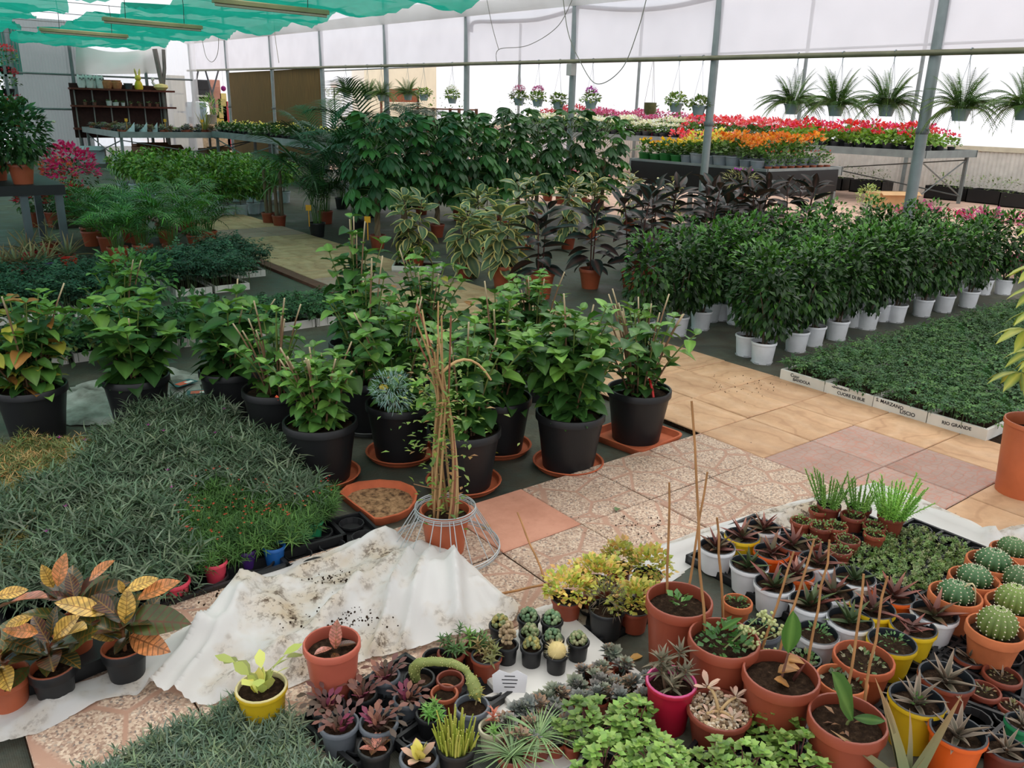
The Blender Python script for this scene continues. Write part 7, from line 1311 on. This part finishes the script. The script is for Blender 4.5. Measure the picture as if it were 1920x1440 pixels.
# ------------------------------------------------------------------ primrose bench, boards, clay shelf
bench('primrose_bench', 'grey bench of white and yellow primroses below the brown boards', 7.25, 8.75, 14.6, 21.9, .85, [(7.32, 21.8), (7.32, 18.2), (7.32, 14.7), (8.68, 14.7), (8.68, 21.8)])
for i, y in enumerate(np.arange(14.8, 21.8, .33)):
    for k, x in enumerate((7.42, 7.78)): put('prim', x, y, .85, f'dark-leaved primrose with cream blossoms, {ORD[i]} in {["outer", "inner"][k]} row of the board bench', 'primroses', R.uniform(1.0, 1.3))
def m_reed():
    t = NT('reed'); o = t.coord(); mp = t.n('ShaderNodeMapping'); mp.inputs['Scale'].default_value = (1, 40, 1.2); t.l(o, mp.inputs[0]); n1 = t.noise(2, mp.outputs[0], 3); n2 = t.noise(1.6, o, 3)
    c = t.mix(n2.outputs[0], t.ramp(n1.outputs[0], [(.3, lin(76, 58, 30)), (.7, lin(132, 104, 58))]), lin(92, 78, 46)); t.bsdf(c, .8, .2); M['reed'] = t.m
m_reed()
for (ya, yb, o) in ((20.3, 23.15, 'beside the open doorway of ferns'), (23.45, 26.65, 'with a dark stain, by the clutter')):
    mb = MB(); bevbox(mb, (ROWX - .02, ya, ZC), (ROWX + .03, yb, 2.46), (.2, .15, .08), .004); solo(mb.mesh('reed_board', 'reed', False), 'reed_board', 'tall brown reed board between grey posts, ' + o, 'board')
# cream building side seen through the far doorway, lamp and tree
quadwall('wall_cream', (WX - .12, 30.5, .6), (WX - .12, 38, 3.2), 'cream_panel', 'cream lit panels at the far end of the bright bay')
p = atx(626, 158, 17.0); mb = MB(); ball(mb, (0, 0, 0), .16, lin(240, 240, 240), 14, 10); parts = [P_('globe', mb.mesh('globe', 'painted'))]; mb = MB(); tube(mb, [(0, 0, -.14), (0, 0, -p[2])], .03, lin(60, 66, 60), 8); parts.append(P_('pole', mb.mesh('pole', 'metal'))); spawn(parts, 'globe_lamp', 'white globe lamp on a pole seen past the brown boards', 'lamp', p)
p = atx(622, 175, 18.0); n = 500; mb = crown('f', n, ellip(.9, 1.2, 1.5, .4, lumps=5), *L_SM, vary(pick([lin(140, 170, 80), lin(104, 140, 62)], n), n), 'leaf', (-.4, .4), (.12, .2)); tr = MB(); tube(tr, [(0, 0, 0), (0, 0, 1.4)], .05, lin(110, 96, 76), 6); spawn([P_('trunk', tr.mesh('trunk', 'stem')), P_('foliage', mb.mesh('foliage', 'leaf'), kind='stuff')], 'young_tree', 'light green young tree behind the globe lamp', 'tree', (p[0], p[1], 0))
# clay pot rack
bx, by = 13.2, 20.5; parts = []
for z in (.35, .95, 1.55): mb = MB(); bbox(mb, (bx - .3, by - 1.3, z), (bx + .3, by + 1.3, z + .04), lin(112, 76, 56)); parts.append(P_('shelf', mb.mesh('shelf', 'wood', False)))
for dy in (-1.28, 0, 1.28):
    for dx in (-.28, .28): mb = MB(); bbox(mb, (bx + dx - .03, by + dy - .03, ZC), (bx + dx + .03, by + dy + .03, 1.6), lin(96, 66, 50)); parts.append(P_('upright', mb.mesh('upright', 'wood', False)))
spawn(parts, 'clay_rack', 'wooden rack of terracotta ware beyond the fourth post', 'rack', (0, 0, 0))
cp, _z = pot(.15, .11, .26, lin(196, 104, 76), .05, .01, None, 20, 'clay', .3); cb, _z = pot(.11, .08, .2, lin(180, 90, 66), .03, .008, None, 18, 'clay', .3); k = 0
for z in (.0, .39, .99):
    for y in np.arange(by - 1.1, by + 1.2, .4): spawn([cp[0]] if (k % 3) else [cb[0]], 'clay_pot', f'empty terracotta pot, {ORD[k % 6]} on the {["ground below", "lower shelf of", "upper shelf of"][int(z > .1) + int(z > .6)]} the wooden rack', 'pot', (bx, y, z if z > .1 else ZC), 0, group='terracotta ware'); k += 1
mb = MB(); bbox(mb, (-.02, -1.2, 1.75), (.02, 1.2, 2.15), lin(170, 96, 66)); [bbox(mb, (-.03, y, ZC), (.03, y + .06, 2.0), lin(120, 76, 56)) for y in (-1.2, 1.14)]; solo(mb.mesh('panel', 'wood', False), 'wood_panel', 'reddish wooden panel on posts above the clay rack', 'panel', (14.2, 24.6, 0))
p = atx(1032, 215, 13.5); mb = MB(); bevbox(mb, (-.03, -.62, ZC), (.03, .62, 1.05), lin(226, 226, 232), .005); solo(mb.mesh('white_panel', 'painted', False), 'plastic_screen', 'white plastic panel standing below the mauve hanging baskets', 'panel', (13.5, p[1], 0))

# ------------------------------------------------------------------ back wall, succulent bench, shelf
YB = 27.0
def bq(name, x0, y0, x1, y1, mat, lab, corr=0.0, off=0.0, zb=None):
    a = aty(x0, y1, YB - off); b = aty(x1, y0, YB - off); mb = MB(); n = 80; z0 = a[2] if zb is None else zb; V = []
    for i in range(n + 1): x = a[0] + (b[0] - a[0]) * i / n; V += [(x, YB - off + corr * math.sin(i * PI / 1.5), z0), (x, YB - off + corr * math.sin(i * PI / 1.5), b[2])]
    mb.add(V, np.array([(2 * i, 2 * i + 2, 2 * i + 3, 2 * i + 1) for i in range(n)]), (.5,) * 3); return solo(mb.mesh(name, mat), name, lab, None, kind='structure')
bq('wall_corrugated', 30, 40, 148, 300, 'corrugated', 'grey corrugated translucent wall at the back', .02, 0, ZC)
bq('wall_back', 148, 40, 360, 300, 'wall_film', 'pale translucent back wall above the brown shelf', .01, 0, ZC)
bq('wall_opening', -260, 40, 28, 128, 'net', 'dark green netting above the opening at the back', 0, 0)
for j, (x, o) in enumerate([(30, 'thick, at the opening'), (142, 'where the corrugated sheets meet the cloth'), (278, 'thin, behind the yellow figure')]):
    p = aty(x, 180, YB - .08); mb = MB(); tube(mb, [(0, 0, ZC), (0, 0, 3.4)], .07 if j == 0 else .045, lin(120, 130, 132), 8); solo(mb.mesh('wall_post', 'metal'), 'wall_post', 'grey back wall post, ' + o, 'post', (p[0], p[1], 0), group='back wall posts')
for j, (x0, x1, y) in enumerate([(30, 145, 136), (30, 145, 203), (145, 360, 141)]):
    a, b = aty(x0, y, YB - .06), aty(x1, y + 1, YB - .06); mb = MB(); tube(mb, [a, (b[0], b[1], a[2])], .03, lin(130, 138, 138), 6); solo(mb.mesh('rail', 'metal'), 'wall_rail', 'horizontal grey rail of the back wall, ' + ['upper one on corrugated sheets', 'lower one on corrugated sheets', 'behind the hanging cloth'][j], 'rail')
V = []; n = 24
for i in range(n + 1):
    t = i / n; x = 142 + 170 * t; top = 80 + 60 * t * (1 - t) * 1.3 - 4 * t; bot = 140 - 2 * t
    for k in range(7): q = k / 6; p = aty(x, top + (bot - top) * q, YB - .15 - .12 * math.sin(PI * q) - .05 * math.sin(t * 9 + q * 4)); V.append(p)
mb = MB(); mb.add(V, np.array([(7 * i + j, 7 * i + 7 + j, 7 * i + 8 + j, 7 * i + 1 + j) for i in range(n) for j in range(6)]), (.8,) * 3); solo(mb.mesh('drape', 'fleece'), 'hanging_cloth', 'sagging grey-white cloth hung across the back wall', 'cloth')
# forked grey trunk-like support
p = aty(305, 160, YB - .5); mb = MB(); tube(mb, [(0, 0, ZC), (0, 0, 1.9), (-.12, 0, 3.0)], .07, lin(120, 116, 110), 8); tube(mb, [(0, 0, 1.9), (.1, 0, 2.5), (.12, 0, 3.0)], .05, lin(120, 116, 110), 8); solo(mb.mesh('forked_post', 'metal'), 'forked_post', 'forked grey support beside the duck figure', 'post', (p[0], p[1], 0))
# brown shelf
YS_ = 26.4; sh = lambda x, y: aty(x, y, YS_); BRW = lin(92, 46, 36); parts = []
l, rgt = sh(138, 200)[0], sh(312, 200)[0]; zt = [sh(200, 166)[2], sh(200, 198)[2], sh(200, 240)[2]]
mb = MB(); bbox(mb, (l, YS_ + .25, .55), (rgt, YS_ + .29, zt[0] + .12), lin(64, 36, 32)); parts.append(P_('back_panel', mb.mesh('back_panel', 'wood', False)))
for z in zt: mb = MB(); bbox(mb, (l - .03, YS_ - .12, z - .05), (rgt + .25, YS_ + .27, z), BRW * 1.3); parts.append(P_('shelf_board', mb.mesh('shelf_board', 'wood', False)))
for x in np.linspace(l + .1, rgt - .1, 6): mb = MB(); bbox(mb, (x - .015, YS_ + .2, ZC), (x + .015, YS_ + .25, zt[0]), lin(150, 150, 146)); parts.append(P_('bracket', mb.mesh('bracket', 'metal', False)))
spawn(parts, 'brown_shelf', 'dark red-brown three-tier shelf against the back wall', 'shelf', (0, 0, 0))
def owl():
    mb = MB(); lathe(mb, [(.001, 0), (.09, 0), (.115, .1), (.105, .2), (.12, .28), (.10, .33), (.08, .31), (.07, .2)], lin(226, 228, 226), 14); [lathe(mb, [(.035, 0), (.001, .06)], lin(226, 228, 226), 6, off=(x, 0, .32)) for x in (-.07, .07)]; body = mb.mesh('vase', 'painted'); mb = MB(); [ball(mb, (x, -.115, .26), .026, lin(120, 124, 126), 8, 5) for x in (-.045, .045)]; box(mb, (0, -.12, .225), (.02, .02, .03), lin(130, 120, 100)); return [P_('vase', body), P_('eyes', mb.mesh('eyes', 'painted'))]
OW = owl()
for j, x in enumerate((154, 169, 177, 189)): p = sh(x, 165); spawn(OW, 'owl_vase', f'white owl-shaped vase, {ORD[j]} from the corrugated wall', 'vase', (p[0], YS_ + .02 + .1 * (j == 2), zt[0]), .1 * j, .95, group='white owl vases')
for j, x in enumerate((201, 219)): p = sh(x, 165); mb = MB(); lathe(mb, [(.001, 0), (.11, 0), (.15, .1), (.15, .17), (.12, .2), (.13, .23), (.10, .23), (.09, .1)], lin(190, 124, 84), 18); solo(mb.mesh('clay_jar', 'clay'), 'clay_jar', 'round tan clay jar ' + ['next to the white owls', 'second from the white owls'][j], 'jar', (p[0], YS_, zt[0]), group='clay jars')
p = sh(257, 165); mb = MB(); lathe(mb, [(.001, 0), (.10, 0), (.12, .06), (.10, .16), (.06, .24), (.001, .25)], lin(226, 196, 50), 14); body = mb.mesh('body', 'painted'); mb = MB(); ball(mb, (0, 0, .31), .085, lin(230, 206, 80), 12, 8); [tube(mb, [(x, 0, .36), (x * 1.5, 0, .47), (x * 2, 0, .56)], [.025, .032, .01], lin(230, 210, 120), 8) for x in (-.04, .04)]; spawn([P_('body', body), P_('head', mb.mesh('head', 'painted'))], 'rabbit_figure', 'yellow rabbit figurine on the top shelf', 'figurine', (p[0] + .05, YS_, zt[0]), .3)
pp, z = pot(.12, .09, .16, lin(70, 74, 80), .02, .005); p = sh(249, 165); spawn([pp[0]], 'grey_pot', 'dark grey flowerpot next to the yellow rabbit', 'pot', (p[0] - .12, YS_ - .02, zt[0]))
p = sh(295, 163); mb = MB(); lathe(mb, [(.001, 0), (.12, .0), (.2, .08), (.18, .15), (.05, .18), (.001, .18)], lin(232, 214, 140), 14); body = mb.mesh('body', 'painted'); mb = MB(); tube(mb, curve((-.14, 0, .12), (-.28, 0, .22), (-.18, 0, .33), 7), [.05, .04, .035, .035, .035, .045, .04], lin(226, 222, 216), 8); spawn([P_('body', body), P_('neck', mb.mesh('neck', 'painted'))], 'duck_figure', 'cream and white duck figurine at the shelf end', 'figurine', (p[0] + .1, YS_, zt[0]), 0)
for j, (x, s) in enumerate([(205, 1.0), (215, .6), (219, .7), (231, .6), (160, .5), (178, .5), (245, .5), (262, .5), (280, .6), (295, .5)]): p = sh(x, 197); pp, z = pot(.06 * s + .02, .05 * s + .015, .10 * s + .03, lin(206, 208, 206) if j < 4 else lin(110, 70, 56), .012, .003, n=12); spawn(pp + tuft(.07, z, 12, [lin(110, 134, 86)], (.03, .06), .03), 'shelf_pot', f'small potted succulent on the middle shelf, {ORD[j]} of ten', 'plant', (p[0], YS_, zt[1]), 0, group='pots on the middle shelf')
# succulent bench
c_, r_, l_ = gp(230, 254, .82), gp(412, 250, .82), gp(125, 237, .82); sx0, sx1, sy0, sy1 = 5.05, 8.5, 22.0, 25.9
bench('succulent_bench', 'grey metal bench of small succulents in front of the brown shelf', sx0, sx1, sy0, sy1, .82, [(5.12, 25.7), (5.12, 22.1), (8.4, 22.1), (8.4, 25.7)])
SB = []
for v in range(5):
    pp, z = pot(.05, .04, .07, [TERRA2, BLACK, lin(120, 80, 60)][v % 3], .01, .003, n=10); SB.append(pp + ([P_('rosette', ECH[v % 4], I4((0, 0, z), None, 3.0))] if v < 4 else []) + (tuft(.05, z, 14, [lin(120, 140, 90), lin(150, 120, 96)], (.04, .08), .04, L_SM) if v > 1 else []))
for i, y in enumerate(np.arange(22.15, 25.8, .34)):
    for k, x in enumerate(np.arange(5.2, 8.4, .30)):
        if i < 4 or k < 3: spawn(SB[(i * 3 + k) % 5], 'bench_succulent', f'small mixed succulent on the shelf bench, {ORD[k]} in its {ORD[i]} row', 'succulent', (x, y, .82), R.uniform(0, 6), R.uniform(.9, 1.5), group='succulents on the grey bench')
for j, x in enumerate((240, 262, 280)): p = gp(x, 240, .95); mb = MB(); V = [(-.14, 0, 0), (.12, 0, 0), (.14, 0, .26), (.02, .05, .14)]; mb.add(V + [(a, b + .012, c) for a, b, c in V], [(0, 1, 2, 3), (7, 6, 5, 4), (0, 4, 5, 1), (1, 5, 6, 2), (2, 6, 7, 3), (3, 7, 4, 0)], lin(206, 222, 230)); solo(mb.mesh('price_card', 'painted', False), 'price_card', f'pale blue slanted price card, {ORD[j]} on the succulent bench', 'card', (p[0], 22.12, .83), -YAW, group='price cards')
pp, z = pot(.07, .055, .1, TERRA2, .012, .003); p = gp(297, 235, .82); spawn(pp + rosette(1500, 12, [swordmesh('snake_leaf', .5, .05, lin(112, 128, 70), lin(150, 150, 90), .05, 'leaf', .2, lin(190, 180, 100))], z, 1, (2, 6), rr=.03), 'snake_plant', 'tall snake plant at the end of the succulent bench', 'plant', (7.2, 22.3, .82))
for j, (x, y) in enumerate([(197, 225), (266, 228), (294, 222)]): p = gp(x, y, 1.0); solo(YLB, 'plant_label', f'yellow label among the bench succulents, {ORD[j]} from the corrugated wall', 'label', (5.3 + .9 * j, 22.2, .9), -YAW, group='yellow labels on the bench')
for j, (x, y, a, w, h, c) in enumerate([(215, 283, .5, .9, .25, (206, 166, 120)), (200, 300, .1, .5, .3, (190, 196, 198)), (300, 285, 0, .8, .5, (150, 104, 70)), (372, 290, .2, .7, .4, (196, 160, 120)), (165, 280, -.3, .6, .4, (176, 190, 196)), (260, 300, .2, 1.0, .5, (130, 90, 62))]):
    p = gp(x, y, .1); xx, yy = [(5.6, 23.4), (5.3, 22.9), (6.4, 24.6), (8.0, 24.2), (5.0, 24.8), (6.2, 23.2)][j]; mb = MB(); bevbox(mb, (-w / 2, -w / 3, 0), (w / 2, w / 3, h), lin(*c), .01); box(mb, (0, -w / 3 - .08, h), (w, .18, .008), lin(*c) * 1.1, (.6, 0, 0)); solo(mb.mesh('box', 'painted', False), 'storage_box', ['tan carton tilted open', 'pale plastic box', 'brown carton', 'light brown carton', 'grey bag-like box', 'dark brown carton'][j] + ' stored under the succulent bench', 'box', (xx, yy, ZC), a, group='boxes under the bench')
# clutter beyond
YC = 31.0
def cl(x0, y0, x1, y1, c, name, lab, d=.4, cat='furniture', extra=None, Y=YC):
    a, b = aty(x0, y1, Y), aty(x1, y0, Y)
    if y1 > 190: a[2] = ZC
    parts = []; mb = MB(); bevbox(mb, (a[0], Y, a[2]), (b[0], Y + d, b[2]), lin(*c), .01); parts.append(P_('body', mb.mesh('body', 'painted', False)))
    if extra: parts += extra(a, b)
    else: mb = MB(); bbox(mb, (a[0] + .1 * (b[0] - a[0]), Y - .012, a[2] + .55 * (b[2] - a[2])), (b[0] - .1 * (b[0] - a[0]), Y, b[2] - .1 * (b[2] - a[2])), lin(*c) * .75); parts.append(P_('front', mb.mesh('front', 'painted', False)))
    return spawn(parts, name, lab, cat, (0, 0, 0))
def drawers(a, b):
    out = []
    for k in range(4): mb = MB(); h = (b[2] - a[2]) / 4.6; bevbox(mb, (a[0] + .08, YC - .03, a[2] + .12 + k * h * 1.1), (b[0] - .08, YC, a[2] + .12 + k * h * 1.1 + h), lin(196, 188, 166), .01); out.append(P_('drawer', mb.mesh('drawer', 'painted', False)))
    return out
cl(318, 142, 346, 192, (176, 170, 146), 'drawer_cabinet', 'beige shuttered cabinet with four slats behind the bench', extra=drawers)
cl(366, 150, 392, 190, (52, 54, 58), 'black_board', 'black notice board with a white drawing in the cluttered corner', .05)
cl(366, 178, 392, 186, (230, 230, 226), 'white_ledge', 'white ledge under the black notice board', .3)
cl(340, 192, 386, 222, (150, 176, 190), 'tool_shelf', 'pale blue shelf of small packets beside the cabinet', .3)
cl(314, 195, 334, 232, (226, 222, 214), 'white_bucket', 'white bucket stack at the shelf end', .4, 'bucket')
cl(398, 150, 412, 200, (206, 150, 130), 'fabric_roll', 'row of reddish fabric rolls near the boards', .3, 'fabric')
cl(408, 175, 424, 205, (222, 206, 130), 'yellow_sack', 'pale yellow sack hanging near the boards', .3, 'sack')
cl(404, 215, 428, 250, (214, 196, 90), 'yellow_sack', 'yellow sack standing on the floor by the boards', .5, 'sack')
cl(418, 190, 430, 222, (196, 80, 90), 'red_bag', 'red and white bag on the clutter shelf', .3, 'bag')
cl(352, 212, 376, 235, (196, 120, 80), 'clay_stack', 'stack of orange clay pots behind the bench', .3, 'pot')
p = aty(395, 215, 29); pp, z = pot(.2, .15, .3, lin(120, 120, 110), .03, .01); n = 160; mb = crown('f', n, ellip(.4, .3, z + .3, .2, lumps=3), *L_NRW, vary(pick([lin(96, 140, 62), lin(120, 160, 74)], n), n), 'leaf', (-.2, .8), (.2, .35)); spawn(pp + [P_('foliage', mb.mesh('foliage', 'leaf'), kind='stuff')], 'leafy_plant', 'bright green arching plant beyond the succulent bench', 'plant', (p[0], 29, .9)); mb = MB(); bbox(mb, (p[0] - .4, 28.7, ZC), (p[0] + .4, 29.4, .9), lin(196, 170, 140)); solo(mb.mesh('crate', 'wood', False), 'pale_crate', 'pale wooden crate under the bright arching plant', 'crate')
for j, (x0, y0, x1, y1) in enumerate([(372, 130, 360, 200), (410, 130, 398, 175), (385, 132, 402, 190)]):
    a, b = aty(x0, y0, 30), aty(x1, y1, 30); mb = MB(); tube(mb, [a, b, (b[0], b[1], ZC)], .03, lin(96, 100, 104), 6); solo(mb.mesh('leaning_pole', 'metal'), 'leaning_pole', 'grey pole leaning in the cluttered corner, ' + ['dark, by the cabinet', 'slanting to the boards', 'crossing the notice board'][j], 'pole', group='leaning poles')
mb = MB(); [ball(mb, (0, 0, 0), .09, lin(150, 40, 130), 8, 6)]; tube(mb, [(0, 0, .05), (0, 0, 2.6)], .004, lin(120, 120, 110), 4); p = aty(419, 166, 29.5); solo(mb.mesh('flower_ball', 'petal'), 'flower_ball', 'purple flower ball hanging by the boards', 'flower', p)
quadwall('wall_far_back', (-3, 36, ZC), (19, 36, 4.4), 'wall_film', 'pale rear wall closing the plant house')
# shelving with flowers in the opening
parts = []; Y0 = 24.0
for z in (.95, 1.55, 2.05): a, b = aty(-160, 200, Y0), aty(33, 200, Y0); mb = MB(); bbox(mb, (a[0], Y0, z), (b[0], Y0 + .5, z + .05), lin(206, 210, 210)); parts.append(P_('shelf_board', mb.mesh('shelf_board', 'painted', False)))
for x in (-120, -50, 20): p = aty(x, 200, Y0); mb = MB(); bbox(mb, (p[0] - .03, Y0, ZC), (p[0] + .03, Y0 + .06, 2.3), lin(120, 128, 128)); parts.append(P_('upright', mb.mesh('upright', 'metal', False)))
spawn(parts, 'flower_shelving', 'pale shelving unit of flowers in the opening beside the corrugated wall', 'shelf', (0, 0, 0))
k = 0
for z in (1.0, 1.6, 2.1):
    for x in (-100, -60, -25, 5, 24): p = aty(x, 200, Y0); spawn(FP[['rose', 'pansy', 'pink', 'redmum', 'green'][(k * 2) % 5]][0], 'shelf_flower', f'flowering pot on the pale shelving, {ORD[k % 5]} on its {["low", "middle", "top"][int(z > 1.2) + int(z > 1.8)]} board', 'flower', (p[0], Y0 + .25, z), k, 1.5, group='flowers on the pale shelving'); k += 1
